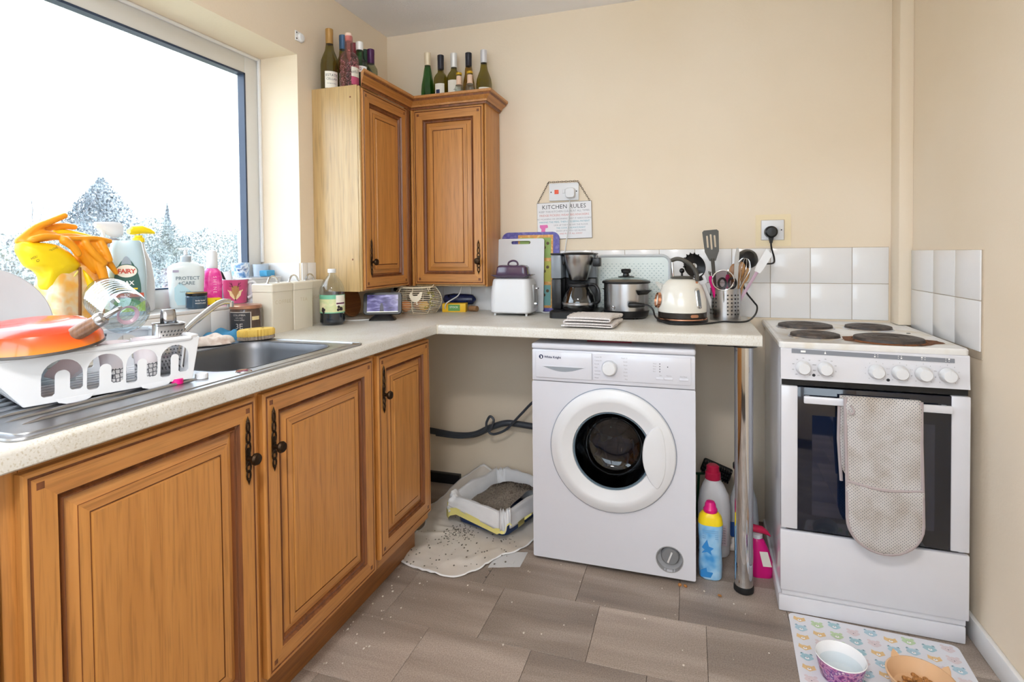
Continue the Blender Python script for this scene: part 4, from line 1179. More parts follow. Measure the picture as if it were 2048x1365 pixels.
fr = radians(-58)
wine_bottle('tall slim green wine bottle with cream cap, leftmost on the right cupboard', (0.279, -0.085, zt), 0.302, 0.034, G_GREEN, K_CREAM, 'hock', 0.062, None, None, gB)
wine_bottle('olive wine bottle with black cap and white label showing a dark square', (0.3525, -0.088, zt), 0.28, 0.0345, G_OLIVE, K_BLACK, 'bordeaux', 0.068, (PAPER, 0.02, 0.135, 0.72), None, gB, facing=fr - .35)
q = MB(); a0 = fr - .55
q.lathe([(0.0356, 0.068), (0.0356, 0.105)], 6, a0=a0 - .3, a1=a0 + .25); part('print', q, NAVY, [o for o in bpy.data.objects if o.name.startswith('wine_bottle')][-1])
wine_bottle('olive wine bottle with white cap and broad white label', (0.4235, -0.088, zt), 0.281, 0.0345, G_OLIVE, K_WHITE, 'bordeaux', 0.068, (PAPER, 0.02, 0.145, 1.15), [('~', 0.03, 0.098, 0.0), ('fleur', 0.012, 0.08, 0)], gB, facing=fr)
wine_bottle('golden olive wine bottle with black cap behind the two miniature bottles', (0.4995, -0.082, zt), 0.276, 0.030, G_GOLD, K_BLACK, 'hock', 0.062, None, None, gB)
wine_bottle('olive wine bottle with silver cap, rightmost on the right cupboard', (0.582, -0.09, zt), 0.277, 0.038, G_OLIVE, K_SILV, 'burgundy', 0.06, (PAPER, 0.03, 0.092, 0.9), [('reserve', 0.01, 0.075, 0)], gB, facing=fr)
for k, (x, y, lb) in enumerate(((0.4765, -0.150, 'left one of the two miniature bottles with yellow caps'), (0.5335, -0.152, 'right one of the two miniature bottles with yellow caps'))):
    t = thing('miniature_bottle', lb + ' on the right cupboard', 'bottle', (x, y, zt), group='miniature bottles')
    b = MB(); b.lathe([(0, 0.001), (0.019, 0), (0.021, 0.004), (0.021, 0.09), (0.016, 0.104), (0.0125, 0.108), (0.0115, 0.152), (0.0, 0.152)], 24); part('glass', b, CLEARG, t)
    b = MB(); b.lathe([(0.0125, 0.152), (0.0145, 0.154), (0.0145, 0.163), (0.0, 0.164)], 20); part('cap', b, mat('gold_yellow_cap', '#c9a227', 0.4, metal=0.3), t)
    b = MB(); b.lathe([(0.0172, 0.104), (0.0132, 0.1095), (0.0122, 0.147)], 20); part('neck_label', b, mat('peach_label', '#e3c3ab', 0.6), t)
# ------------------------------------------------------------------ on the right-hand worktop
Z = ZT
# placemat and chopping board leaning on the tiles behind the toaster
t = thing('serving_tray', 'purple edged tray with yellow and green picture squares behind the white board', 'tray', (0.786, -0.03, Z + 0.001), rot=(radians(-3.2), 0, 0))
b = MB(); b.panel(rrect(0.292, 0.386, 0.035, 6, 0, 0.193), [], 0.006, lambda x, y, z: (x, z, y)); part('base', b, blotch('purple_tray_print', ['#6a66ad', '#4a4796', '#7f74b5'], 30), t)
OCH = blotch('ochre_border_print', ['#d8a24c', '#c98a3c', '#e2bb72'], 60); sq = [mat('square_' + n, c) for n, c in (('teal', '#6fa3a0'), ('lime', '#b7b552'), ('green', '#8ba65a'))]
b = MB(); b.box((-0.062, -0.0045, 0.018), (0.115, -0.0032, 0.372), 0.0003, 1); part('border_print', b, OCH, t)
k = 0
for x0 in (-0.052, 0.035):
    for z0 in (0.03, 0.145, 0.26):
        b = MB(); b.box((x0, -0.0056, z0), (x0 + 0.07, -0.0046, z0 + 0.098), 0.0002, 1); o = part('picture_square', b, sq[k % 3], t); k += 1
        b = MB()
        for j in range(3): b.lathe([(0, 0.0005), (0.008, 0.0005)], 8, mat=Matrix.Translation((x0 + 0.02 + 0.017 * j, -0.0057, z0 + 0.03 + 0.02 * j)) @ M90)
        part('print', b, mat('brown_fig', '#5c4a2e'), o)
t = thing('chopping_board', 'white plastic chopping board with slot handle leaning behind the toaster', 'chopping board', (0.7445, -0.062, Z + 0.001), rot=(radians(-5), 0, 0))
slot = rrect(0.098, 0.016, 0.008, 5, 0.0, 0.336)
b = MB(); b.panel(rrect(0.235, 0.355, 0.012, 5, 0, 0.1775), [slot], 0.009, lambda x, y, z: (x, z, y)); part('board', b, WPLASTB, t)

# toaster
t = thing('toaster', 'white two slice toaster below the purple butter dish', 'toaster', (0.7515, -0.168, Z))
b = MB()
secs = [(0.180, 0.150, 0.012, 0.03), (0.194, 0.164, 0.018, 0.034), (0.196, 0.166, 0.05, 0.034), (0.190, 0.160, 0.11, 0.034), (0.180, 0.150, 0.155, 0.034), (0.172, 0.142, 0.165, 0.032), (0.160, 0.13, 0.1685, 0.028)]
b.loft([at_z(rrect(w, d, r, 6), z) for w, d, z, r in secs]); part('body', b, WPLASTB, t)
b = MB(); b.box((-0.055, -0.035, 0.1688), (0.055, -0.012, 0.1694)); b.box((-0.055, 0.014, 0.1688), (0.055, 0.037, 0.1694)); part('slot', b, BLACKP, t)
b = MB(); b.box((0.088, -0.02, 0.03), (0.0985, 0.02, 0.14), 0.004); part('lever_track', b, mat('grey_toaster_panel', '#b9bcc0', 0.4), t)
b = MB(); b.box((0.098, -0.014, 0.118), (0.116, 0.014, 0.127), 0.004); part('lever', b, CHROME, t)
b = MB(); b.lathe([(0.0, 0.014), (0.010, 0.013), (0.012, 0.0)], 20, mat=Matrix.Translation((0.0965, 0, 0.052)) @ Matrix.Rotation(pi / 2, 4, 'Y')); part('browning_dial', b, CHROME, t)
for x in (-0.075, 0.075):
    for y in (-0.06, 0.06):
        b = MB(); b.lathe([(0, 0), (0.005, 0), (0.006, 0.013), (0, 0.013)], 10, at=(x, y, 0)); part('foot', b, WPLAST, t)
b = MB(); b.tube(smooth_path([(0.856, -0.115, Z + 0.02), (0.875, -0.11, Z + 0.006), (0.91, -0.09, Z + 0.006), (0.925, -0.05, Z + 0.006)], 5), 0.0032, 6)
solo('toaster_cable', b, WPLAST, 'white cable running from the toaster towards the coffee machine', 'cable')

# butter dish
PUR = mat('aubergine_glaze', '#4b3650', 0.12, noise=0.1, coat=0.6)
t = thing('butter_dish', 'purple glazed butter dish standing on the toaster', 'butter dish', (0.748, -0.175, Z + 0.1700))
b = MB(); b.loft([at_z(rrect(w, d, r, 5), z) for w, d, z, r in ((0.14, 0.08, 0, 0.014), (0.15, 0.09, 0.002, 0.016), (0.188, 0.118, 0.013, 0.02), (0.190, 0.12, 0.016, 0.02), (0.18, 0.11, 0.015, 0.02), (0.15, 0.085, 0.008, 0.014))]); part('plate', b, PUR, t)
b = MB(); b.loft([at_z(rrect(w, d, r, 5), z) for w, d, z, r in ((0.146, 0.078, 0.0088, 0.012), (0.150, 0.082, 0.02, 0.014), (0.142, 0.075, 0.05, 0.016), (0.128, 0.062, 0.058, 0.018), (0.10, 0.04, 0.061, 0.014))])
lid = part('lid', b, PUR, t)
b = MB(); b.tube(smooth_path([(-0.024, 0, 0.058), (-0.02, 0, 0.072), (-0.006, 0, 0.079), (0.008, 0, 0.079), (0.02, 0, 0.072), (0.024, 0, 0.058)], 5), 0.0045, 8); part('handle', b, PUR, lid)

# filter coffee machine
t = thing('coffee_machine', 'black and steel filter coffee machine with empty glass jug', 'coffee machine', (1.055, -0.172, Z))
b = MB(); b.loft([at_z(rrect(0.215, 0.235, 0.03, 6, -0.005, 0.0), 0.0), at_z(rrect(0.215, 0.235, 0.03, 6, -0.005, 0), 0.026), at_z(rrect(0.205, 0.225, 0.028, 6, -0.005, 0), 0.031)]); part('base', b, BLACKP, t)
b = MB(); b.box((-0.118, -0.03, 0.0312), (-0.073, 0.115, 0.168), 0.006); b.box((-0.073, 0.06, 0.0312), (0.07, 0.115, 0.168), 0.006); part('column', b, BLACKP, t)
b = MB(); b.box((-0.12, -0.03, 0.1685), (-0.073, 0.115, 0.275), 0.006); b.box((-0.073, 0.062, 0.1685), (0.07, 0.115, 0.275), 0.006); part('water_tank', b, mat('smoked_grey_tank', '#7e858d', 0.25, noise=0.08), t)
b = MB(); b.box((-0.122, -0.032, 0.2755), (-0.066, 0.117, 0.283), 0.003); b.lathe([(0, 0.2755), (0.070, 0.2755), (0.072, 0.279), (0.068, 0.284), (0.03, 0.287), (0, 0.287)], 36); b.box((-0.07, 0.03, 0.2755), (0.07, 0.116, 0.2825), 0.003); part('lid', b, BLACKP, t)
b = MB(); b.lathe([(0.0, 0.158), (0.036, 0.158), (0.040, 0.162), (0.066, 0.255), (0.0675, 0.2745), (0.0, 0.2745)], 40, mfn=lambda i, j: 1 if i in (0, 1) else 0); fun = part('filter_holder', b, [STEEL, BLACKP], t)
b = MB(); b.box((0.066, -0.02, 0.222), (0.1, 0.02, 0.262), 0.005); part('filter_grip', b, BLACKP, fun)
b = MB(); b.box((-0.074, -0.012, 0.23), (-0.063, 0.02, 0.27), 0.003); part('filter_hinge', b, BLACKP, fun)
b = MB(); b.lathe([(0.068, 0.0), (0.074, 0.012), (0.074, 0.03), (0.066, 0.062), (0.048, 0.094), (0.045, 0.104)], 36, at=(0.005, -0.025, 0.033)); jug = part('jug', b, HOTGLASS, t, label='empty smoked glass jug')
b = MB(); b.lathe([(0.0755, 0.024), (0.0755, 0.032), (0.0735, 0.034)], 36, at=(0.005, -0.025, 0.033)); b.lathe([(0, 0.0), (0.068, 0.0), (0.0735, 0.011)], 36, at=(0.005, -0.025, 0.0325)); part('jug_band', b, STEEL, jug)
b = MB(); b.lathe([(0.046, 0.1), (0.05, 0.104), (0.05, 0.112), (0.03, 0.117), (0.0, 0.118)], 30, at=(0.005, -0.025, 0.033))
b.tube(smooth_path([(0.05, -0.035, 0.143), (0.078, -0.045, 0.143), (0.096, -0.052, 0.124), (0.099, -0.052, 0.09), (0.096, -0.05, 0.07), (0.076, -0.04, 0.064)], 5), [0.007] * 26, 8); part('jug_handle', b, BLACKP, jug)
b = MB(); b.lathe([(0, 0.004), (0.006, 0.004), (0.007, 0)], 12, mat=Matrix.Translation((0.05, -0.1172, 0.016)) @ M90); b.lathe([(0, 0.004), (0.006, 0.004), (0.007, 0)], 12, mat=Matrix.Translation((0.075, -0.1172, 0.016)) @ M90); part('switch', b, CHROME, t)

# big serving tray leaning behind the cookers
MINT = mat('pale_mint_tray', '#d3dcd9', 0.35)
t = thing('serving_tray', 'pale mint tray with small grey diamonds leaning on the tiles behind the slow cooker', 'tray', (1.2745, -0.046, Z + 0.001), rot=(radians(-5.2), 0, 0))
b = MB(); b.panel(rrect(0.338, 0.268, 0.035, 6, 0, 0.134), [], 0.004, lambda x, y, z: (x, z, y)); part('base', b, MINT, t)
b = MB(); b.tube([(x, -0.004, z) for x, z in rrect(0.336, 0.266, 0.034, 6, 0, 0.134)], 0.0062, 8, closed=True); part('rim', b, mat('grey_tray_rim', '#bcc0c4', 0.35), t)
b = MB()
for i in range(15):
    for j in range(20):
        x = -0.14 + i * 0.02 + (0.01 if j % 2 else 0); z = 0.03 + j * 0.0105
        if abs(x) < 0.145: b.poly([(x - .004, -0.0024, z), (x, -0.0024, z - .0026), (x + .004, -0.0024, z), (x, -0.0024, z + .0026)])
part('diamond_print', b, mat('grey_diamond', '#9fb3b4', 0.5), t, kind='stuff', flat=True)

# slow cooker
t = thing('slow_cooker', 'round stainless steel slow cooker with glass lid and black knob', 'slow cooker', (1.265, -0.178, Z))
b = MB(); b.lathe([(0.0, 0.004), (0.085, 0.004), (0.092, 0.01), (0.098, 0.034), (0.094, 0.036), (0.0, 0.036)], 48)
for a in (0.5, 2.2, 3.9, 5.4): b.lathe([(0, 0), (0.01, 0), (0.01, 0.005), (0, 0.005)], 10, at=(0.07 * cos(a), 0.07 * sin(a), 0))
part('base', b, BLACKP, t)
b = MB(); b.lathe([(0.094, 0.034), (0.0955, 0.036), (0.0955, 0.150), (0.0, 0.150)], 64); part('body', b, STEEL, t)
b = MB(); b.lathe([(0.094, 0.1505), (0.102, 0.1505), (0.104, 0.154), (0.102, 0.159), (0.098, 0.161)], 56); lid = part('lid_rim', b, BLACKP, t)
b = MB(); b.lathe([(0.098, 0.1605), (0.085, 0.167), (0.05, 0.174), (0.0, 0.177)], 48); part('glass_lid', b, CLEARG, lid)
b = MB(); b.lathe([(0.034, 0.176), (0.035, 0.179), (0.014, 0.183), (0.012, 0.192), (0.02, 0.196), (0.022, 0.208), (0.018, 0.212), (0, 0.213)], 28); part('lid_knob', b, BLACKP, lid)
for a in (radians(-38), radians(142)):
    b = MB(); M = Matrix.Rotation(a, 4, 'Z') @ Matrix.Translation((0.097, 0, 0.118))
    b.loft([[(0.0, 0.036 * s, z) for s, z in ((-1, 0.006), (1, 0.006), (0.7, -0.014), (-0.7, -0.014))], [(0.02, 0.034 * s, z) for s, z in ((-1, 0.006), (1, 0.006), (0.7, 0.0), (-0.7, 0.0))]], mat=M); part('side_handle', b, BLACKP, t)
b = MB(); b.lathe([(0, 0.004), (0.008, 0.003), (0.009, 0)], 16, mat=Matrix.Rotation(radians(-118), 4, 'Z') @ Matrix.Translation((0.0955, 0, 0.05)) @ Matrix.Rotation(pi / 2, 4, 'Y')); part('indicator', b, CHROME, t)

# retro dome kettle
KC = mat('kettle_cream_enamel', '#dedbd2', 0.18, noise=0.03, coat=0.5)
t = thing('kettle', 'cream dome kettle with black base and rose copper trim', 'kettle', (1.4985, -0.268, Z))
b = MB(); b.lathe([(0, 0.0), (0.094, 0.0), (0.1, 0.003), (0.1, 0.010), (0.096, 0.013), (0, 0.013)], 56, mfn=lambda i, j: 0); part('power_base', b, BLACKP, t)
b = MB(); b.lathe([(0.0965, 0.0135), (0.0985, 0.0135), (0.0985, 0.0185), (0.095, 0.0185)], 56); part('copper_ring', b, COPPER, t)
b = MB(); b.lathe([(0, 0.0195), (0.093, 0.0195), (0.0945, 0.0215), (0.0945, 0.041), (0.0, 0.041)], 56); part('lower_band', b, mat('dark_brown_band', '#2b2622', 0.25), t)
b = MB(); b.lathe([(0.093, 0.0415), (0.0955, 0.043), (0.0965, 0.06), (0.0945, 0.09), (0.088, 0.12), (0.076, 0.148), (0.06, 0.166), (0.045, 0.1745), (0.0, 0.176)], 56); part('body', b, KC, t)
b = MB(); b.lathe([(0.043, 0.176), (0.044, 0.180), (0.04, 0.184), (0.0, 0.187)], 36); lid = part('lid', b, DGREY, t)
b = MB(); b.lathe([(0.004, 0.186), (0.004, 0.198)], 12); b.ball((0, 0, 0.207), 0.0105, 18); part('lid_knob', b, BLACKP, lid)
b = MB()
hp = smooth_path([(0.058, -0.012, 0.166), (0.056, -0.014, 0.195), (0.040, -0.012, 0.225), (0.012, -0.006, 0.247), (-0.018, 0.0, 0.2555), (-0.042, 0.004, 0.248)], 6)
rings = []
for i, p in enumerate(hp):
    d = (hp[min(i + 1, len(hp) - 1)] - hp[max(i - 1, 0)]).normalized(); nx = Vector((0, 1, 0)); nb = d.cross(nx).normalized()
    rings.append([p + nx * 0.013 * cos(a) + nb * 0.0085 * sin(a) for a in [2 * pi * k / 12 for k in range(12)]])
b.loft(rings); part('handle', b, DGREY, t)
b = MB(); b.tube([(-0.038, 0.004, 0.246), (-0.034, 0.002, 0.178)], 0.0045, 10); part('handle_post', b, CHROME, t)
b = MB(); b.lathe([(0.0, 0.0), (0.006, 0), (0.009, 0.004), (0.0, 0.006)], 12, mat=Matrix.Translation((0.052, -0.030, 0.158)) @ Matrix.Rotation(radians(50), 4, 'X')); b.tube([(0.047, -0.04, 0.15), (0.053, -0.036, 0.16), (0.06, -0.03, 0.162)], 0.003, 6); part('handle_bracket', b, COPPER, t)
def on_body(a, z, r): return Matrix.Rotation(a, 4, 'Z') @ Matrix.Translation((r, 0, z))
b = MB(); Mk = on_body(radians(-48), 0.10, 0.0895) @ Matrix.Rotation(radians(-10), 4, 'Y') @ Matrix.Rotation(pi / 2, 4, 'Y')
b.loft([[(p[0], p[1], z) for p in rrect(0.082 * k, 0.022 * k, 0.011 * k, 6)] for k, z in ((1.0, 0.0), (1.0, 0.005), (0.85, 0.007))], mat=Mk); g = part('water_gauge', b, CHROME, t)
b = MB(); b.loft([[(p[0], p[1], z) for p in rrect(0.066, 0.012, 0.006, 6)] for z in (0.0072, 0.0082)], mat=Mk); part('gauge_glass', b, mat('gauge_grey', '#6d7378', 0.1), g)
b = MB(); Mt = on_body(radians(197), 0.088, 0.0925) @ Matrix.Rotation(radians(-8), 4, 'Y') @ Matrix.Rotation(pi / 2, 4, 'Y')
b.lathe([(0.0, 0.004), (0.024, 0.005), (0.028, 0.012), (0.031, 0.010), (0.032, 0.0)], 32, mat=Mt, mfn=lambda i, j: 1 if i == 0 else 0); part('thermometer', b, [COPPER, PAPER], t)
b = MB(); b.loft([[(p[0] + 0.0, p[1], z) for p in rrect(0.012, 0.034, 0.006, 4)] for z in (0, 0.002)], mat=on_body(radians(-60), 0.031, 0.0945) @ Matrix.Rotation(pi / 2, 4, 'Y')); part('copper_badge', b, COPPER, t)
b = MB(); b.loft([[(x, y * k, z * k) for x, y, z in ((0.0, -0.02, 0.012), (0.0, 0.02, 0.012), (0.0, 0.012, -0.018), (0.0, -0.012, -0.018))] for k, x in ((1, 0), )] + [[(0.03, y, z + 0.016) for y, z in ((-0.012, 0.008), (0.012, 0.008), (0.006, 0.0), (-0.006, 0.0))]], mat=on_body(radians(160), 0.135, 0.079)); part('spout', b, KC, t)

# black lead with plug, and the second socket
t = thing('wall_socket', 'single white wall socket with the black plug, above the tiles', 'socket', (1.868, -0.0005, 1.2785))
b = MB(); b.box((-0.0445, -0.009, -0.0425), (0.0445, 0, 0.0425), 0.003); part('plate', b, WPLASTB, t)
b = MB(); b.box((0.020, -0.0135, -0.002), (0.029, -0.009, 0.016), 0.001); part('switch', b, WPLASTB, t)
b = MB(); b.lathe([(0, 0.0005), (0.003, 0.0005)], 8, mat=Matrix.Translation((0.034, -0.009, 0.0)) @ M90); part('screw', b, BLACKP, t)
b = MB(); b.panel(rrect(0.139, 0.137, 0.004, 3, 1.8705, 1.277), [rrect(0.094, 0.09, 0.004, 3, 1.868, 1.2785)], 0.003, lambda x, y, z: (x, -0.0015 + z, y))
part('plaster_patch', b, mat('yellowed_plaster', '#e4d4b2', 0.8), wall_back, label='yellowed plaster square around the socket')
t = thing('power_lead', 'black lead with round black plug looping from the single socket to the slow cooker', 'cable', (0, 0, 0))
b = MB(); b.lathe([(0, 0.036), (0.018, 0.035), (0.025, 0.03), (0.026, 0.0), (0, 0)], 28, mat=Matrix.Translation((1.8593, -0.0105, 1.270)) @ M90); b.loft([[(1.8593 + x, -0.025 + y, 1.252) for x, y in ((-.011, -.008), (.011, -.008), (.011, .008), (-.011, .008))], [(1.8593 + x, -0.025 + y, 1.222) for x, y in ((-.005, -.005), (.005, -.005), (.005, .005), (-.005, .005))]]); part('plug', b, BLACKP, t)
b = MB(); b.tube(smooth_path([(1.8593, -0.025, 1.225), (1.862, -0.022, 1.20), (1.872, -0.02, 1.16), (1.868, -0.025, 1.137), (1.83, -0.04, 1.133), (1.78, -0.05, 1.127), (1.755, -0.055, 1.11), (1.745, -0.06, 1.06), (1.757, -0.07, 1.015), (1.785, -0.085, 0.975), (1.797, -0.10, 0.955), (1.785, -0.15, 0.928), (1.75, -0.23, 0.9105), (1.70, -0.275, 0.9095), (1.655, -0.268, 0.9095), (1.60, -0.335, 0.9095), (1.53, -0.39, 0.9095), (1.45, -0.385, 0.9095), (1.40, -0.33, 0.925), (1.385, -0.30, 0.955), (1.365, -0.29, 0.97), (1.345, -0.29, 0.971)], 6), 0.0036, 8); part('flex', b, BLACKP, t)
b = MB(); b.tube([(1.352, -0.29, 0.971), (1.338, -0.292, 0.971), (1.315, -0.295, 0.971), (1.292, -0.298, 0.971), (1.286, -0.299, 0.971)], [0.007, 0.009, 0.012, 0.012, 0.008], 12); part('connector', b, BLACKP, t)

# double socket with plug, and the sign hung on it
t = thing('wall_socket', 'double white wall socket with red switch behind the chained sign', 'socket', (0.9545, -0.0005, 1.482))
b = MB(); b.box((-0.0725, -0.012, -0.0425), (0.0725, 0, 0.0425), 0.003); part('plate', b, WPLASTB, t)
b = MB(); b.box((-0.045, -0.016, -0.01), (-0.025, -0.012, 0.010), 0.0012); part('switch', b, mat('red_switch', '#e0522c', 0.35), t)
b = MB(); b.box((-0.006, -0.0155, -0.009), (0.006, -0.012, 0.012), 0.0012); part('switch', b, WPLASTB, t)
b = MB()
for x in (-0.062, 0.062): b.lathe([(0, 0.0005), (0.0032, 0.0005)], 8, mat=Matrix.Translation((x, -0.012, 0)) @ M90)
part('screw', b, BLACKP, t)
t = thing('plug', 'white plug and thin white cable hanging down from the double socket', 'plug', (0, 0, 0))
b = MB(); b.loft([[(0.989 + p[0] * k, -0.0128 - y, 1.474 + p[1] * k) for p in rrect(0.046, 0.048, 0.012, 5)] for k, y in ((1, 0), (1, 0.018), (0.88, 0.024))]); part('body', b, WPLASTB, t)
b = MB(); b.tube(smooth_path([(0.987, -0.022, 1.452), (0.983, -0.02, 1.40), (0.979, -0.018, 1.34), (0.972, -0.018, 1.28), (0.965, -0.02, 1.23), (0.96, -0.024, 1.192)], 5), 0.0026, 8); part('cable', b, WPLAST, t)
t = thing('wall_sign', 'white metal kitchen rules sign hung by a chain over the double socket', 'sign', (0.954, -0.006, 1.345), rot=(0, radians(-1.0), 0))
b = MB(); b.box((-0.133, -0.001, -0.0875), (0.133, 0.001, 0.0875), 0.0004, 1); part('plate', b, mat('sign_white', '#dcdcdf', 0.35, noise=0.05), t)
b = MB(); b.tube([(-0.133, 0, -0.0875), (0.133, 0, -0.0875), (0.133, 0, 0.0875), (-0.133, 0, 0.0875)], 0.0013, 4, closed=True); part('worn_edge', b, BRONZE, t)
tf = lambda cx, cz: (lambda x, y, z: (cx + x, -0.0014, cz + y))
b = MB(); b.text('KITCHEN RULES', 0.0285, tf(0.0, 0.066), m=0, space=1.05)
cols = [0, 2, 0, 3, 3, 0, 2]
for (s, sz, cz, m) in (('KEEP THIS KITCHEN CLEAN AT ALL TIMES', 0.0132, 0.044, 4), ('FRIDGE PICKERS WEAR BIG KNICKERS', 0.0142, 0.026, 2), ('NO MOANING OR GROANING THAT IT NEEDS DOING', 0.0108, 0.0085, 4), ('MAKING THE MESS, THEN IT IS BEING PATIENT', 0.0118, -0.0065, 3)):
    b.text(s, sz, tf(0.0, cz), m=m)
for (s, sz, cz, m) in (('LICK UP THE MESS OFF THE FLOOR', 0.0105, -0.022, 4), ('THE COOK IS ALWAYS RIGHT', 0.0105, -0.036, 3), ('WASH UP AS YOU GO ALONG', 0.0105, -0.050, 4), ('AND PUT IT ALL AWAY', 0.0105, -0.064, 2)):
    b.text(s, sz, tf(0.032, cz), m=m)
part('lettering', b, [LTEXT, NAVY, mat('sign_red', '#c9807a', noise=0), mat('sign_teal', '#4f9aac', noise=0), GTEXT], t)
b = MB(); b.prism([(-0.121, -0.018), (-0.083, -0.018), (-0.080, -0.03), (-0.086, -0.034), (-0.092, -0.033), (-0.095, -0.046), (-0.09, -0.07), (-0.118, -0.07), (-0.113, -0.04), (-0.121, -0.03)], -0.0016, -0.001, 'XZ'); part('mixer_print', b, mat('sign_pink', '#d96fae', noise=0), t)
b = MB()
cp_ = [(-0.126, 0.089), (-0.072, 0.183), (-0.07, 0.186), (0.072, 0.184), (0.127, 0.089)]
L_ = []
for (x0, z0), (x1, z1) in zip(cp_[:-1], cp_[1:]):
    n = max(1, int(math.hypot(x1 - x0, z1 - z0) / 0.0095))
    for i in range(n): L_.append((x0 + (x1 - x0) * (i + .5) / n, z0 + (z1 - z0) * (i + .5) / n, math.atan2(z1 - z0, x1 - x0)))
for i, (x, z, a) in enumerate(L_):
    M = Matrix.Translation((x, -0.0095, z)) @ Matrix.Rotation(-a, 4, 'Y') @ Matrix.Rotation((i % 2) * pi / 2, 4, 'X')
    b.tube([(0.0065 * cos(q), 0, 0.0032 * sin(q)) for q in [2 * pi * k / 8 for k in range(8)]], 0.0009, 4, closed=True, mat=M)
part('chain', b, BRONZE, t)

# steel utensil holder and what stands in it
HX, HY, HR, HH = 1.6685, -0.165, 0.0605, 0.131
t = thing('utensil_holder', 'perforated stainless steel pot full of cooking utensils', 'utensil holder', (HX, HY, Z))
b = MB(); b.lathe([(0, 0.002), (HR - 0.002, 0.002), (HR - 0.0015, HH - 0.002)], 48); b.lathe([(0, 0.0), (HR, 0.0), (HR, HH), (HR - 0.0015, HH)], 48); part('pot', b, STEEL, t)
b = MB()
for i in range(24):
    if i % 6 in (3, 4): continue
    a = radians(-62 + 15 * (i - 12) - 7)
    for k in range(6):
        z = 0.028 + 0.0155 * k
        b.lathe([(0, 0.0006), (0.0034, 0.0006)], 8, mat=Matrix.Translation((HX * 0, 0, 0)) @ Matrix.Rotation(a, 4, 'Z') @ Matrix.Translation((HR, 0, z)) @ Matrix.Rotation(pi / 2, 4, 'Y'))
part('perforation', b, BLACKP, t, flat=True)
gU = 'utensils in the steel pot'
zb = Z + 0.010
t = thing('spatula', 'grey slotted turner standing highest in the utensil pot', 'spatula', (HX - 0.03, HY + 0.018, zb), group=gU, rot=(radians(-4), radians(-4.2), 0))
b = MB(); so = lambda x0: rrect(0.007, 0.052, 0.003, 3, x0, 0.318)
b.panel([(-0.012, 0.235), (0.012, 0.235), (0.028, 0.275), (0.033, 0.36), (0.026, 0.367), (-0.026, 0.367), (-0.033, 0.36), (-0.029, 0.275)], [so(-0.015), rrect(0.007, 0.066, 0.003, 3, 0, 0.316), so(0.015)], 0.003, lambda x, y, z: (x, z, y)); part('blade', b, DGREY, t)
b = MB(); b.tube([(0, 0, 0.0), (0, 0, 0.12), (0, 0, 0.2), (0, 0, 0.245)], [0.007, 0.007, 0.0075, 0.008], 10); part('handle', b, DGREY, t)
t = thing('pasta_server', 'black toothed pasta server with round hole, leaning left over the kettle', 'spoon', (HX - 0.025, HY - 0.012, zb), group=gU, rot=(0, radians(-24), 0))
b = MB(); b.tube([(0, 0, 0), (0, 0, 0.12), (0, 0, 0.20)], [0.007, 0.007, 0.009], 10); part('handle', b, BLACKP, t)
b = MB(); b.lathe([(0.009, 0.0), (0.031, 0.006), (0.042, 0.016), (0.040, 0.017), (0.03, 0.009), (0.009, 0.003)], 28, mat=Matrix.Translation((0, 0.004, 0.235)) @ M90, sy=1.25)
for k in range(7):
    a = radians(40 + 125 * k / 6); b.tube([(0.038 * cos(a), -0.008, 0.235 + 0.048 * sin(a)), (0.043 * cos(a), -0.024, 0.235 + 0.056 * sin(a))], [0.005, 0.003], 6)
part('bowl', b, BLACKP, t)
t = thing('ladle', 'black ladle with deep bowl at the right of the utensil pot', 'ladle', (HX + 0.02, HY + 0.042, zb), group=gU, rot=(0, radians(13), 0))
b = MB(); b.tube([(0, 0, 0), (0, 0, 0.2), (0.002, 0, 0.235)], [0.006, 0.006, 0.007], 10); part('handle', b, BLACKP, t)
b = MB(); b.lathe([(0.0, -0.034), (0.02, -0.03), (0.037, -0.014), (0.043, 0.004), (0.0405, 0.004), (0.034, -0.012), (0.018, -0.027), (0.0, -0.031)], 28, mat=Matrix.Translation((0.012, -0.004, 0.252)) @ Matrix.Rotation(radians(62), 4, 'X') @ Matrix.Rotation(pi, 4, 'X')); part('bowl', b, BLACKP, t)
t = thing('whisk', 'steel wire whisk in front of the black ladle', 'whisk', (HX + 0.025, HY - 0.012, zb), group=gU, rot=(0, radians(12), 0))
b = MB(); b.tube([(0, 0, 0), (0, 0, 0.13)], [0.006, 0.0065], 10); part('handle', b, STEEL, t)
b = MB()
for k in range(5):
    M = Matrix.Rotation(pi * k / 5, 4, 'Z'); b.tube(smooth_path([(-0.005, 0, 0.125), (-0.015, 0, 0.165), (-0.026, 0, 0.21), (-0.016, 0, 0.243), (0, 0, 0.25), (0.016, 0, 0.243), (0.026, 0, 0.21), (0.015, 0, 0.165), (0.005, 0, 0.125)], 4), 0.0011, 5, mat=M)
part('wire_loop', b, CHROME, t)
t = thing('tongs', 'pale grey flat tongs standing upright in the utensil pot', 'tongs', (HX + 0.03, HY - 0.035, zb), group=gU, rot=(0, radians(3), 0))
for y, n in ((0.0, 'arm'), (0.012, 'arm')):
    b = MB(); b.prism([(-0.008, 0), (0.008, 0), (0.008, 0.27), (0.004, 0.288), (-0.003, 0.288), (-0.008, 0.25)], y, y + 0.004, 'XZ'); part(n, b, mat('pale_grey_nylon', '#a9a6a2', 0.5), t)
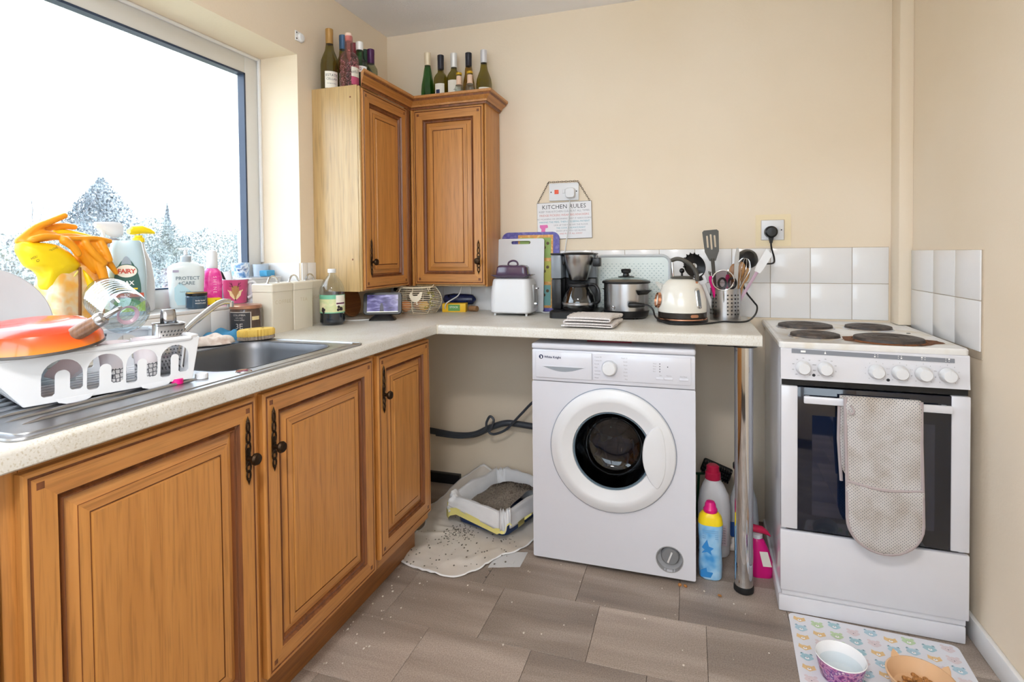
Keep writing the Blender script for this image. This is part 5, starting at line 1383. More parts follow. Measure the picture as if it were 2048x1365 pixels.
for k, (dx, dy, ry, h) in enumerate(((0.034, -0.016, 9, 0.235), (0.018, 0.0, 5, 0.225), (0.040, -0.005, 14, 0.215))):
    t = thing('wooden_spoon', ['front wooden spoon', 'middle worn wooden spoon', 'right wooden spatula'][k] + ' beside the pale tongs in the utensil pot', 'spoon', (HX + dx * 0.8, HY + dy, zb), group=gU, rot=(0, radians(ry), 0))
    WS = wood('spoon_wood_%d' % k, ['#b98a55', '#a5713c', '#c79c66'][k], '#7b5027', 'Z'); b = MB(); b.tube([(0, 0, 0), (0, 0, h - 0.06)], [0.005, 0.006], 8); part('handle', b, WS, t)
    b = MB(); b.ball((0, 0, h - 0.035), (0.017, 0.006, 0.034), 14); part('bowl', b, WS, t)
t = thing('scraper', 'clear plastic spatula sticking out to the right of the utensil pot', 'spatula', (HX + 0.018, HY + 0.012, zb), group=gU, rot=(0, radians(29), 0))
b = MB(); b.box((-0.006, -0.002, 0), (0.006, 0.002, 0.22), 0.001); part('handle', b, mat('mauve_plastic', '#b79aae', 0.3), t)
b = MB(); b.prism([(-0.012, 0.215), (0.012, 0.215), (0.016, 0.24), (0.016, 0.305), (-0.016, 0.315), (-0.016, 0.24)], -0.0025, 0.0025, 'XZ'); part('blade', b, mat('frosted_plastic', '#dfe0e2', 0.3), t)
t = thing('peeler', 'white plastic peeler at the left rim of the utensil pot', 'peeler', (HX - 0.035, HY - 0.02, zb), group=gU, rot=(0, radians(-20), 0))
b = MB(); b.box((-0.008, -0.004, 0), (0.008, 0.004, 0.15), 0.003); part('handle', b, WPLAST, t)
b = MB(); b.panel(rrect(0.05, 0.045, 0.008, 4, -0.008, 0.17), [rrect(0.034, 0.016, 0.004, 3, -0.008, 0.172)], 0.006, lambda x, y, z: (x, z, y)); part('head', b, WPLASTB, t)
for k, (dx, dy, ry, rx) in enumerate(((-0.02, -0.03, -13, 4), (0.004, -0.008, 2, -6))):
    t = thing('pastry_brush', ['magenta handled tool leaning left', 'magenta handled tool with steel end in the middle'][k] + ' in the utensil pot', 'utensil', (HX + dx, HY + dy, zb), group=gU, rot=(radians(rx), radians(ry), 0))
    b = MB(); b.tube([(0, 0, 0), (0, 0, 0.13), (0, 0, 0.16), (0, 0, 0.178)], [0.006, 0.008, 0.010, 0.006], 10); part('handle', b, PINK, t)
    b = MB(); b.tube([(0, 0, 0.176), (0, 0, 0.19), (0.004, 0, 0.196)], [0.004, 0.005, 0.007], 8); part('ferrule', b, CHROME, t)
t = thing('scissors', 'black handled kitchen scissors seen through the steel strainer ring', 'scissors', (HX + 0.008, HY - 0.028, zb), group=gU, rot=(radians(5), radians(-1), 0))
b = MB(); b.prism([(-0.006, 0.0), (0.006, 0.0), (0.007, 0.1), (-0.007, 0.1)], -0.0015, 0.0015, 'XZ'); part('blade', b, STEEL, t)
for sx in (-1, 1):
    b = MB(); b.tube([(sx * 0.019 + 0.014 * cos(a), 0, 0.145 + 0.02 * sin(a)) for a in [2 * pi * i / 20 for i in range(20)]], 0.0045, 8, closed=True); b.tube([(sx * 0.004, 0, 0.09), (sx * 0.014, 0, 0.127)], [0.005, 0.006], 8); part('grip', b, BLACKP, t)
t = thing('strainer', 'round steel rimmed strainer at the front of the utensil pot', 'strainer', (HX - 0.006, HY - 0.05, zb), group=gU, rot=(radians(6), radians(-2), 0))
b = MB(); b.tube([(0.041 * cos(a), 0, 0.158 + 0.041 * sin(a)) for a in [2 * pi * i / 36 for i in range(36)]], 0.003, 8, closed=True); part('rim', b, CHROME, t)
b = MB(); b.lathe([(0.040, 0.0), (0.036, -0.002), (0.0, -0.006)], 28, mat=Matrix.Translation((0, 0, 0.158)) @ Matrix.Rotation(pi / 2, 4, 'X')); part('mesh', b, thin_glass('fine_wire_mesh', '#b9a9ac', gloss=0.05, rough=0.3), t)
b = MB(); b.tube([(0, 0, 0.0), (0, 0, 0.117)], 0.003, 8); part('handle', b, CHROME, t)

# folded tea towel
def towel_mat(name, c1, c2):
    m, nt, bs, N, L = new_mat(name)
    tc = N.new('ShaderNodeTexCoord'); wv = N.new('ShaderNodeTexWave'); wv.bands_direction = 'X'; wv.inputs['Scale'].default_value = 22; wv.inputs['Distortion'].default_value = 0.6
    L.new(tc.outputs['Object'], wv.inputs['Vector']); r = ramp(N, [(0.0, c1), (0.55, c1), (0.7, c2), (0.85, c1)]); L.new(wv.outputs['Fac'], r.inputs['Fac']); L.new(r.outputs['Color'], bs.inputs['Base Color']); bs.inputs['Roughness'].default_value = 0.95
    return m
b = MB()
prof = []
for k in range(4):
    z = 0.006 + 0.0105 * k
    if k % 2 == 0: prof += [(-0.095 + 0.008 * k, z), (0.0, z + 0.001), (0.085 - 0.004 * k, z), (0.095 - 0.004 * k, z + 0.003)]
    else: prof += [(0.095 - 0.004 * (k - 1), z - 0.002), (0.085 - 0.004 * k, z), (0.0, z + 0.001), (-0.088 + 0.008 * k, z), (-0.095 + 0.008 * k, z + 0.0045)]
pp = smooth_path([(x, 0, z) for x, z in prof], 5)
nu = 22
def tw(u, v):
    i = min(int(u * (len(pp) - 1)), len(pp) - 2); f = u * (len(pp) - 1) - i
    p = pp[i].lerp(pp[i + 1], f); y = -0.105 + 0.21 * v
    return (p.x + 0.006 * sin(5 * v + 3 * u), y + 0.006 * sin(9 * u), p.z * (1 + 0.08 * sin(4 * v)) + 0.0012 * sin(30 * v + 12 * u))
b.grid(tw, 96, nu)
o = solo('tea_towel', b, towel_mat('striped_towel', '#d6d1cf', '#a59fa6'), 'folded striped pale tea towel at the front of the worktop', 'tea towel', (1.168, -0.47, Z + 0.001), (0, 0, radians(-6)), sharp=180)
md = o.modifiers.new('thick', 'SOLIDIFY'); md.thickness = 0.005; md.offset = 0
# ------------------------------------------------------------------ corner and left-hand worktop
WIRE = mat('cream_wire', '#dfd3ba', 0.4)
t = thing('egg_basket', 'round cream wire basket with a hen silhouette in the corner', 'basket', (0.268, -0.205, Z))
b = MB()
def bas_r(z): return 0.075 + 0.042 * sin(pi * min(1, max(0, (z + 0.012) / 0.15)))
ringz = [0.004 + 0.0085 * i for i in range(15)]
for z in ringz:
    r = bas_r(z); b.tube([(r * cos(a), r * sin(a), z) for a in [2 * pi * i / 36 for i in range(36)]], 0.0017, 5, closed=True)
part('wire_ring', b, WIRE, t, kind='stuff')
for i in range(8):
    a = 2 * pi * i / 8 + 0.25
    b = MB(); b.tube([((bas_r(z) + 0.002) * cos(a), (bas_r(z) + 0.002) * sin(a), z) for z in [0.002 + 0.0095 * k for k in range(14)]], 0.002, 6); part('rib', b, WIRE, t)
b = MB(); b.tube([((bas_r(0.126)) * cos(a), (bas_r(0.126)) * sin(a), 0.127) for a in [2 * pi * i / 40 for i in range(40)]], 0.0032, 6, closed=True); part('top_rim', b, WIRE, t)
hen = [(-24, 10), (-30, 24), (-27, 33), (-21, 40), (-16, 34), (-14, 26), (-4, 22), (6, 24), (14, 34), (22, 40), (29, 38), (27, 26), (24, 14), (14, 2), (6, -4), (7, -14), (12, -17), (2, -17), (2, -5), (-6, -5), (-14, -1)]
b = MB(); ah = radians(-66); hz = 0.066
def hfn(x, y, zoff): 
    r = bas_r(hz) + 0.003 + zoff; a = ah + x * 0.00105 / r
    return (r * cos(a), r * sin(a), hz + y * 0.00105)
b.loft([[hfn(x, y, 0) for x, y in hen], [hfn(x, y, 0.0015) for x, y in hen]]); part('hen_silhouette', b, mat('cream_tin', '#e6dcc6', 0.5), t)
b = MB(); rnd = random.Random(2)
for i in range(26):
    a = ah + rnd.uniform(0.35, 0.85); z = rnd.uniform(0.03, 0.105); r = bas_r(z) + 0.004; b.ball((r * cos(a), r * sin(a), z), (0.004, 0.004, 0.003), 8)
part('wire_leaves', b, mat('olive_tin_leaf', '#9a9350', 0.5), t, kind='stuff')
for s in (-1, 1):
    a = ah + s * 0.95; b = MB(); c = Vector((0.088 * cos(a), 0.088 * sin(a), 0.125)); tg = Vector((-sin(a), cos(a), 0))
    b.tube(smooth_path([c - tg * 0.018 + Vector((0, 0, -0.012)), c - tg * 0.014, c + Vector((0, 0, 0.006)) + 0.006 * Vector((cos(a), sin(a), 0)), c + tg * 0.014 + Vector((0, 0, 0.012))], 4), 0.0025, 6); part('handle_loop', b, WIRE, t)
for (dx, dy, z, r, c, lb, nm, ct) in ((-0.035, -0.055, 0.036, 0.028, '#e8873a', 'orange fruit at the front inside the wire basket', 'orange', 'fruit'), (0.05, -0.03, 0.036, 0.026, '#e6b23f', 'yellow fruit at the right inside the wire basket', 'lemon', 'fruit'), (-0.01, 0.03, 0.034, 0.026, '#c98a5a', 'brown egg at the back inside the wire basket', 'egg', 'egg')):
    b = MB(); b.ball((0, 0, 0), (r, r, r * 0.95), 20); b.lathe([(0.003, r * 0.93), (0.0, r * 0.97)], 8); solo(nm, b, mat(nm + '_skin', c, 0.5, bump=0.3, bscale=300), lb, ct, (0.268 + dx, -0.205 + dy, Z + z), group='food in the wire basket')

b = MB(); b.box((-0.058, -0.03, 0), (0.058, 0.03, 0.042), 0.0015); t = thing('stock_box', 'yellow cardboard box with a green panel right of the wire basket', 'box', (0.428, -0.118, Z), radians(12))
part('carton', b, mat('yellow_card', '#e3b420', 0.55), t)
b = MB(); b.box((-0.028, -0.0306, 0.006), (0.03, -0.03, 0.037)); part('label', b, mat('green_card', '#5c8f4a', 0.55), t)
b = MB(); b.text('STOCK', 0.013, lambda x, y, z: (x, -0.0312, 0.024 + y)); part('print', b, WTEXT, t)
t = thing('foil_packet', 'dark blue foil packet lying behind the yellow box', 'packet', (0.425, -0.055, Z), radians(8))
b = MB(); b.loft([[(x, y * k, 0.03 + z * k) for y, z in [(0.026 * cos(a), 0.028 * sin(a)) for a in [2 * pi * i / 12 for i in range(12)]]] for x, k in ((-0.085, 0.15), (-0.075, 0.8), (-0.03, 1.08), (0.03, 0.98), (0.07, 0.85), (0.085, 0.15))], mat=Matrix.Translation((0, 0, 0.025))); part('pouch', b, blotch('navy_foil', ['#161c3a', '#222b55', '#10142a'], 40, 0.25), t)
b = MB(); b.lathe([(0, 0.0), (0.014, 0.0), (0.014, 0.045), (0.012, 0.047), (0, 0.047)], 18, mat=Matrix.Rotation(pi / 2, 4, 'Y')); b.lathe([(0.0145, 0.006), (0.0145, 0.012)], 18, mat=Matrix.Rotation(pi / 2, 4, 'Y'))
solo('wine_cork', b, mat('cork', '#8e6a48', 0.8, noise=0.25, nscale=120), 'brown cork lying right of the yellow box', 'cork', (0.496, -0.09, Z + 0.0147), (0, 0, radians(-20)))
b = MB(); b.tube(smooth_path([(0.462, -0.112, 1.034), (0.453, -0.115, 1.0), (0.442, -0.125, 0.98), (0.42, -0.17, 0.96), (0.404, -0.175, 0.945), (0.392, -0.15, 0.92), (0.385, -0.06, 0.909), (0.33, -0.035, 0.909)], 5), 0.0028, 7)
solo('white_cable', b, WPLAST, 'white cable hanging from under the wall cupboard to behind the basket', 'cable')

# round wooden board, black pan and smart display
t = thing('round_board', 'round brown wooden board leaning on the wall behind the dark drink bottle', 'board', (0.062, -0.435, Z + 0.0005), rot=(0, radians(-14), 0))
b = MB(); b.lathe([(0, -0.008), (0.073, -0.008), (0.078, -0.004), (0.078, 0.004), (0.073, 0.008), (0.0, 0.008)], 40, mat=Matrix.Translation((0, 0, 0.078)) @ Matrix.Rotation(pi / 2, 4, 'Y')); part('board', b, wood('brown_board', '#9a6234', '#6a3d1b', 'Y'), t)
t = thing('frying_pan', 'black frying pan standing on edge against the tiles behind the basket', 'pan', (0.205, -0.062, Z + 0.002), rot=(0, radians(-14), radians(-90)))
b = MB(); b.lathe([(0.0, 0.0), (0.055, 0.0), (0.072, 0.02), (0.074, 0.02), (0.06, -0.004), (0, -0.004)], 40, mat=Matrix.Translation((0, 0, 0.076)) @ Matrix.Rotation(pi / 2, 4, 'Y')); part('pan', b, BLACKP, t)
b = MB(); b.tube([(0.012, -0.07, 0.086), (0.016, -0.15, 0.098)], [0.008, 0.010], 8); part('handle', b, BLACKP, t)
t = thing('smart_display', 'black smart display with a purple seascape on its screen in the corner', 'display', (0.256, -0.505, Z), radians(24))
b = MB(); b.loft([at_z(rrect(0.115, 0.085, 0.02, 5, 0, 0.0), 0), at_z(rrect(0.11, 0.08, 0.02, 5, 0, 0), 0.006), at_z(rrect(0.05, 0.04, 0.012, 5, 0, 0.012), 0.03)]); part('stand', b, BLACKP, t)
MS = Matrix.Translation((0, -0.008, 0.022)) @ Matrix.Rotation(radians(-16), 4, 'X')
b = MB(); b.loft([[(x * k, y, z * k + 0.05 * (1 - k)) for x, z in rrect(0.165, 0.098, 0.014, 5, 0, 0.05)] for k, y in ((0.97, -0.006), (1.0, -0.003), (1.0, 0.004), (0.86, 0.024), (0.6, 0.03))], mat=MS); hs_ = part('housing', b, BLACKP, t)
def screen_mat():
    m, nt, bs, N, L = new_mat('screen_picture')
    tc = N.new('ShaderNodeTexCoord'); mp = N.new('ShaderNodeMapping'); mp.inputs['Scale'].default_value = (16, 16, 60); L.new(tc.outputs['Object'], mp.inputs['Vector'])
    n1 = N.new('ShaderNodeTexNoise'); n1.inputs['Scale'].default_value = 1.4; n1.inputs['Detail'].default_value = 5; L.new(mp.outputs[0], n1.inputs['Vector'])
    r = ramp(N, [(0.3, '#2f2a50'), (0.5, '#5c568c'), (0.7, '#a09cc8')]); L.new(n1.outputs['Fac'], r.inputs['Fac'])
    bs.inputs['Base Color'].default_value = (0.01, 0.01, 0.015, 1); L.new(r.outputs['Color'], bs.inputs['Emission Color']); bs.inputs['Emission Strength'].default_value = 0.75; bs.inputs['Roughness'].default_value = 0.1
    return m
b = MB(); b.faces([(-0.066, -0.0063, 0.012), (0.066, -0.0063, 0.012), (0.066, -0.0063, 0.088), (-0.066, -0.0063, 0.088)], [(0, 1, 2, 3)], mat=MS); part('screen', b, screen_mat(), hs_)
b = MB(); b.prism([(-0.012, 0.014), (0.006, 0.014), (0.004, 0.035), (0.0, 0.05), (-0.008, 0.052), (-0.011, 0.035)], -0.0069, -0.0065, 'XZ', mat=MS); b.prism([(-0.066, 0.012), (0.066, 0.012), (0.066, 0.0145), (-0.066, 0.0145)], -0.0069, -0.0065, 'XZ', mat=MS, m=1); part('screen_figure', b, [mat('screen_dark', '#25243f', 0.3), mat('screen_bar', '#e6e6d2', 0.4, emit='#e6e6d2', estr=0.7)], hs_)
b = MB(); b.tube(smooth_path([(0.09, -0.6, Z + 0.004), (0.14, -0.585, Z + 0.0035), (0.2, -0.545, Z + 0.0035), (0.215, -0.50, Z + 0.0035), (0.20, -0.455, Z + 0.004)], 5), 0.0026, 6); solo('display_lead', b, WPLAST, 'thin white lead curling behind the smart display', 'cable')

# half empty dark juice bottle
t = thing('juice_bottle', 'clear bottle half full of dark juice with a green fruit label', 'bottle', (0.135, -0.692, Z))
r = 0.0505
b = MB(); b.lathe([(0.0, 0.004), (r * 0.8, 0.0), (r, 0.012), (r, 0.03), (r * 0.97, 0.045), (r * 0.97, 0.125), (r, 0.13), (r * 0.95, 0.15), (r * .72, 0.178), (0.016, 0.203), (0.0135, 0.208), (0.0135, 0.222)], 36); part('bottle', b, CLEAR, t)
b = MB(); b.lathe([(0.0, 0.006), (r * .78, 0.003), (r * .965, 0.013), (r * .965, 0.03), (r * .94, 0.046), (r * .94, 0.062), (0.0, 0.062)], 36); part('juice', b, mat('dark_cordial', '#17202c', 0.08), t)
b = MB(); b.lathe([(0.0152, 0.212), (0.0165, 0.213), (0.0165, 0.226), (0.015, 0.228), (0.0, 0.228)], 24); part('cap', b, WPLASTB, t)
ac = radians(-52)
b = MB(); b.lathe([(r * .985, 0.05), (r * .985, 0.124)], 24, a0=ac - 1.6, a1=ac + 1.6); lb = part('label', b, blotch('fruit_label', ['#d8d3a0', '#c4cf9c', '#e6dcb5'], 25), t)
b = MB(); b.lathe([(r * .99, 0.107), (r * .99, 0.124)], 24, a0=ac - 1.6, a1=ac + 1.6); b.lathe([(r * .99, 0.05), (r * .99, 0.054)], 24, a0=ac - 1.6, a1=ac + 1.6); part('label_band', b, mat('sea_green_band', '#6fb394', 0.45), lb)
b = MB(); b.lathe([(r * .992, 0.078), (r * .992, 0.122)], 10, a0=ac + .25, a1=ac + 1.2, m=0); b.lathe([(r * .995, 0.086), (r * .995, 0.092)], 10, a0=ac + .28, a1=ac + 1.15, m=1)
rnd = random.Random(9)
for i in range(16):
    a = ac + rnd.choice((-0.85, 0.55)) + rnd.gauss(0, .22); z = 0.066 + rnd.gauss(0, .005); b.lathe([(0, 0.0006), (0.0052, 0.0004), (0.006, 0)], 8, mat=Matrix.Rotation(a, 4, 'Z') @ Matrix.Translation((r * .993, 0, z)) @ Matrix.Rotation(pi / 2, 4, 'Y'), m=2)
part('label_print', b, [PAPER, mat('plum_print', '#5a2748', 0.5), mat('berry_print', '#2c2026', 0.4)], lb)

# three cream canisters in a row
def canister(x, y, w, d, h, body_label, word):
    t = thing('canister', body_label, 'canister', (x, y, Z), group='cream metal canisters')
    b = MB(); b.loft([at_z(rrect(d, w, 0.006, 3), z) for z in (0.0, h - 0.03)]); part('body', b, CREAM, t)
    b = MB(); b.loft([at_z(rrect(d + 0.004, w + 0.003, 0.007, 3), h - 0.0295), at_z(rrect(d + 0.004, w + 0.003, 0.007, 3), h - 0.004), at_z(rrect(d - 0.004, w - 0.004, 0.006, 3), h)]); lid = part('lid', b, CREAM, t)
    b = MB(); b.tube(smooth_path([(0, -0.026, h + 0.001), (0, -0.02, h + 0.014), (0, -0.008, h + 0.024), (0, 0.008, h + 0.024), (0, 0.02, h + 0.014), (0, 0.026, h + 0.001)], 5), 0.0035, 8)
    for s in (-1, 1): b.lathe([(0.0, 0.002), (0.006, 0.0015), (0.007, 0)], 12, at=(0, s * 0.027, h))
    part('handle', b, CHROME, lid, label='arched chrome handle')
    b = MB(); b.text(word, 0.02, lambda xx, yy, zz: (d / 2 + 0.0006, xx, h * 0.62 + yy), space=1.3); part('lettering', b, mat('faded_cream_print', '#c4b79c', 0.5, noise=0), t)
canister(0.046, -0.928, 0.112, 0.092, 0.182, 'cream canister nearest the sink, with a chrome arch handle', 'COFFEE')
canister(0.046, -0.8135, 0.112, 0.092, 0.182, 'middle cream canister of the row of three', 'TEA')
canister(0.030, -0.699 + 0.003, 0.108, 0.056, 0.182, 'cream canister farthest from the sink, half hidden by the juice bottle', 'SUGAR')

# coffee jar
t = thing('coffee_jar', 'brown glass jar with copper lid and dark label left of the canisters', 'jar', (0.028, -1.043, Z))
r = 0.0525
b = MB(); b.lathe([(0, 0.0), (r * .9, 0), (r, 0.006), (r, 0.086), (r * .96, 0.098)], 40); part('glass', b, mat('brown_jar', '#4d3b33', 0.12, coat=0.4), t)
b = MB(); b.lathe([(r * .97, 0.0985), (r * 1.01, 0.10), (r * 1.01, 0.109), (r * .96, 0.112), (0, 0.112)], 40); part('lid', b, mat('brushed_copper_lid', '#b98a72', 0.3, metal=0.8), t)
ac = radians(-62)
b = MB(); b.lathe([(r * 1.006, 0.012), (r * 1.006, 0.088)], 18, a0=ac - .9, a1=ac + .55); lb = part('label', b, mat('charcoal_label', '#34343a', 0.5), t)
b = MB()
for i, (s, z) in enumerate((('COLUMBIA', 0.079), ('rich roast', 0.070), ('instant coffee', 0.0625))): b.text(s, 0.0085 if i == 0 else 0.0065, lambda x, y, zz: (r * 1.01 * cos(ac - .15 + x / r), r * 1.01 * sin(ac - .15 + x / r), z + y))
b.text('3E', 0.026, lambda x, y, zz: (r * 1.01 * cos(ac - .15 + x / r), r * 1.01 * sin(ac - .15 + x / r), 0.040 + y))
b.lathe([(r * 1.009, 0.010), (r * 1.009, 0.09)], 2, a0=ac + .55, a1=ac + .60); b.lathe([(r * 1.009, 0.088), (r * 1.009, 0.090)], 16, a0=ac - .9, a1=ac + .6)
part('print', b, mat('pale_print', '#c9c2bc', 0.5, noise=0), lb)
b = MB(); b.lathe([(r * 1.006, 0.06), (r * 1.006, 0.073)], 8, a0=ac + .65, a1=ac + 1.2); part('sticker', b, mat('yellow_sticker', '#d9c795', 0.6), t)
b = MB(); b.lathe([(r * 1.006, 0.006), (r * 1.006, 0.026)], 8, a0=ac + .65, a1=ac + 1.05); part('sticker', b, PAPER, t)

# cloths and brush by the sink
def crumple(label, loc, rz, a, c, h, m, seed, name='cloth', cat='cloth'):
    rnd = random.Random(seed); ph = [rnd.uniform(0, 6) for _ in range(6)]
    b = MB()
    def fn(u, v):
        x, y = (2 * u - 1), (2 * v - 1)
        d = max(0.0, 1 - (x * x) ** 2) * max(0.0, 1 - (y * y) ** 2)
        z = h * d ** 0.6 * (0.62 + 0.22 * sin(3.6 * x + 2.4 * y + ph[0]) + 0.13 * sin(5.5 * y - 3 * x + ph[1]) + 0.05 * sin(11 * x + ph[2]))
        return (a * x * (1 + .12 * sin(4 * y + ph[3])), c * y * (1 + .12 * sin(5 * x + ph[4])), max(0.0015, z))
    b.grid(fn, 30, 26)
    o = solo(name, b, m, label, cat, loc, (0, 0, rz), sharp=180); md = o.modifiers.new('t', 'SOLIDIFY'); md.thickness = 0.003; md.offset = 1
    return o
crumple('crumpled blue cloth behind the scrubbing pad', (0.025, -1.142, Z + 0.0005), 1.2, 0.06, 0.048, 0.038, mat('blue_cloth', '#3f83ac', 0.8, noise=0.1), 4)
crumple('crumpled beige rubber glove lying beside the dish rack', (0.092, -1.268, Z + 0.0075), 0.9, 0.068, 0.042, 0.034, blotch('beige_cloth', ['#cdbfb4', '#dcd2ca', '#b9a296'], 30, 0.85), 6, 'rubber_glove', 'glove')
t = thing('scrubbing_pad', 'oval yellow scrubbing pad with grey bristles on the sink edge', 'brush', (0.16, -1.137, Z + 0.0086), radians(62))
SP = mat('yellow_foam', '#d8b65c', 0.9, bump=0.5); 
b = MB(); n = 72
def ov(k, z, rid): return [((0.058 * k + rid * (0.0024 * cos(16 * a * 2))) * cos(a), (0.036 * k + rid * (0.0024 * cos(16 * a * 2))) * sin(a), z) for a in [2 * pi * i / n for i in range(n)]]
b.loft([ov(0.97, 0.012, 1), ov(1.0, 0.014, 1), ov(1.0, 0.030, 1), ov(0.94, 0.034, 0.4), ov(0.5, 0.035, 0)]); part('foam', b, SP, t)
b = MB(); b.loft([ov(0.95, 0.0, 1), ov(1.0, 0.002, 1), ov(0.98, 0.0118, 1)]); part('bristles', b, mat('grey_bristle', '#8d8279', 0.9), t)
b = MB()
for x in (-0.02, 0.02): b.lathe([(0.0, 0.0004), (0.005, 0.0004)], 10, at=(x, 0, 0.0352))
part('hole', b, mat('foam_hole', '#8a6d2c', 0.9), t)
for (x, y, c, m, rr, lb) in ((0.455, -1.69, 'pink', PINK, 0.0125, 'small magenta bottle cap on the draining board'), (0.463, -1.633, 'white', WPLASTB, 0.0135, 'small white bottle cap on the draining board')):
    b = MB(); b.lathe([(0, 0.0), (rr, 0.0), (rr * 1.02, 0.002), (rr, 0.010), (rr * .9, 0.0115), (0, 0.0115)], 24); solo('bottle_cap', b, m, lb, 'bottle cap', (x, y, Z + 0.0055))

# ------------------------------------------------------------------ things on the window sill
S = SILL + 0.0005
def loft_bottle(secs, mm=None):
    b = MB(); b.loft([[(p[0] + (q[4] if len(q) > 4 else 0), p[1], q[2]) for p in rrect(q[0], q[1], q[3], 5)] for q in secs]); return b
AX = radians(50)                                  # most sill things are turned towards the room
# dishwashing bottle: pale body with an oval label
t = thing('washing_up_bottle', 'pale blue washing-up liquid bottle with a dark green drop label', 'bottle', (-0.105, -1.372, S), AX)
b = loft_bottle([(0.076, 0.042, 0.0, 0.018), (0.086, 0.048, 0.006, 0.022), (0.096, 0.052, 0.06, 0.024), (0.100, 0.052, 0.12, 0.025), (0.094, 0.05, 0.17, 0.024), (0.078, 0.046, 0.222, 0.022), (0.068, 0.042, 0.228, 0.02)]); part('body', b, mat('pale_blue_plastic', '#b6cdd6', 0.25, sub=0.0), t)
yb = -0.0275
def ell(cx, cz, rx, rz_, n=26): return [(cx + rx * cos(2 * pi * i / n), cz + rz_ * sin(2 * pi * i / n)) for i in range(n)]
b = MB()
b.prism([(p[0], p[1]) for p in [(0.043 * sin(a) * (0.62 + 0.38 * (0.5 - 0.5 * cos(min(a, 2 * pi - a)))), 0.095 + 0.078 * cos(a)) for a in [2 * pi * i / 36 for i in range(36)]]], yb - 0.0004, yb + 0.004, 'XZ', 0)
b.prism([(p[0], p[1]) for p in [(0.017 * sin(a) * (0.5 + 0.5 * (0.5 - 0.5 * cos(min(a, 2 * pi - a)))), 0.158 + 0.022 * cos(a)) for a in [2 * pi * i / 24 for i in range(24)]]], yb - 0.0008, yb, 'XZ', 1)
b.prism(ell(0, 0.135, 0.029, 0.0215), yb - 0.001, yb, 'XZ', 0); b.prism(ell(0, 0.135, 0.0265, 0.019), yb - 0.0014, yb, 'XZ', 2)
b.prism(ell(0, 0.097, 0.031, 0.02), yb - 0.0012, yb, 'XZ', 0)
b.box((-0.027, yb - 0.0016, 0.079), (0.027, yb - 0.0012, 0.084), m=3); b.box((-0.042, yb - 0.0012, 0.056), (0.042, yb, 0.0685), m=4)
b.prism(ell(0.0, 0.04, 0.034, 0.013), yb - 0.0012, yb, 'XZ', 5); b.prism([(-0.04, 0.012), (0.045, 0.012), (0.045, 0.045), (0.02, 0.03), (-0.02, 0.02)], yb - 0.0006, yb + 0.003, 'XZ', 6)
lb = part('label', b, [mat('bottle_green_print', '#2f5a50', 0.4), mat('silver_grey_print', '#8d99a3', 0.3, metal=0.3), PAPER, mat('lemon_print', '#e2c62e', 0.4), mat('brick_red_print', '#c2553a', 0.4), mat('leaf_green_print', '#4f9a5a', 0.4), mat('lime_print', '#a9cf45', 0.4)], t, sharp=20)
b = MB(); tx = lambda cz, yy: (lambda x, y, z: (x, yy, cz + y))
b.text('FAIRY', 0.0185, tx(0.134, yb - 0.0018), m=0, bold=0.0006, space=0.9); b.text('MAX', 0.0165, tx(0.0985, yb - 0.0018), m=1, bold=0.0005); b.text('POWER', 0.0062, tx(0.0865, yb - 0.0018), m=1, bold=0.0002); b.text('5X', 0.0125, tx(0.062, yb - 0.0018), m=1, bold=0.0003); part('lettering', b, [mat('tomato_print', '#c2402c', 0.4, noise=0), WTEXT], lb)
# yellow pump-top bottle behind it
t = thing('spray_bottle', 'white bottle with yellow spray head behind the washing-up liquid', 'bottle', (-0.160, -1.290, S), radians(76))
b = loft_bottle([(0.07, 0.044, 0.0, 0.02), (0.082, 0.05, 0.008, 0.023), (0.088, 0.05, 0.09, 0.024), (0.07, 0.046, 0.16, 0.022), (0.036, 0.036, 0.20, 0.016), (0.03, 0.03, 0.225, 0.014)]); part('body', b, WPLASTB, t)
b = MB(); b.lathe([(0.0175, 0.225), (0.0175, 0.238), (0.012, 0.241), (0.012, 0.247), (0, 0.247)], 20); part('collar', b, YELLOW, t)
b = MB(); b.loft([[(x, y, z) for y, z in [(0.014 * cos(a), zc + hh * sin(a)) for a in [2 * pi * i / 12 for i in range(12)]]] for x, zc, hh in ((-0.028, 0.258, 0.008), (-0.02, 0.262, 0.014), (0.01, 0.266, 0.014), (0.032, 0.262, 0.01), (0.044, 0.256, 0.005))]); part('spray_head', b, YELLOW, t)
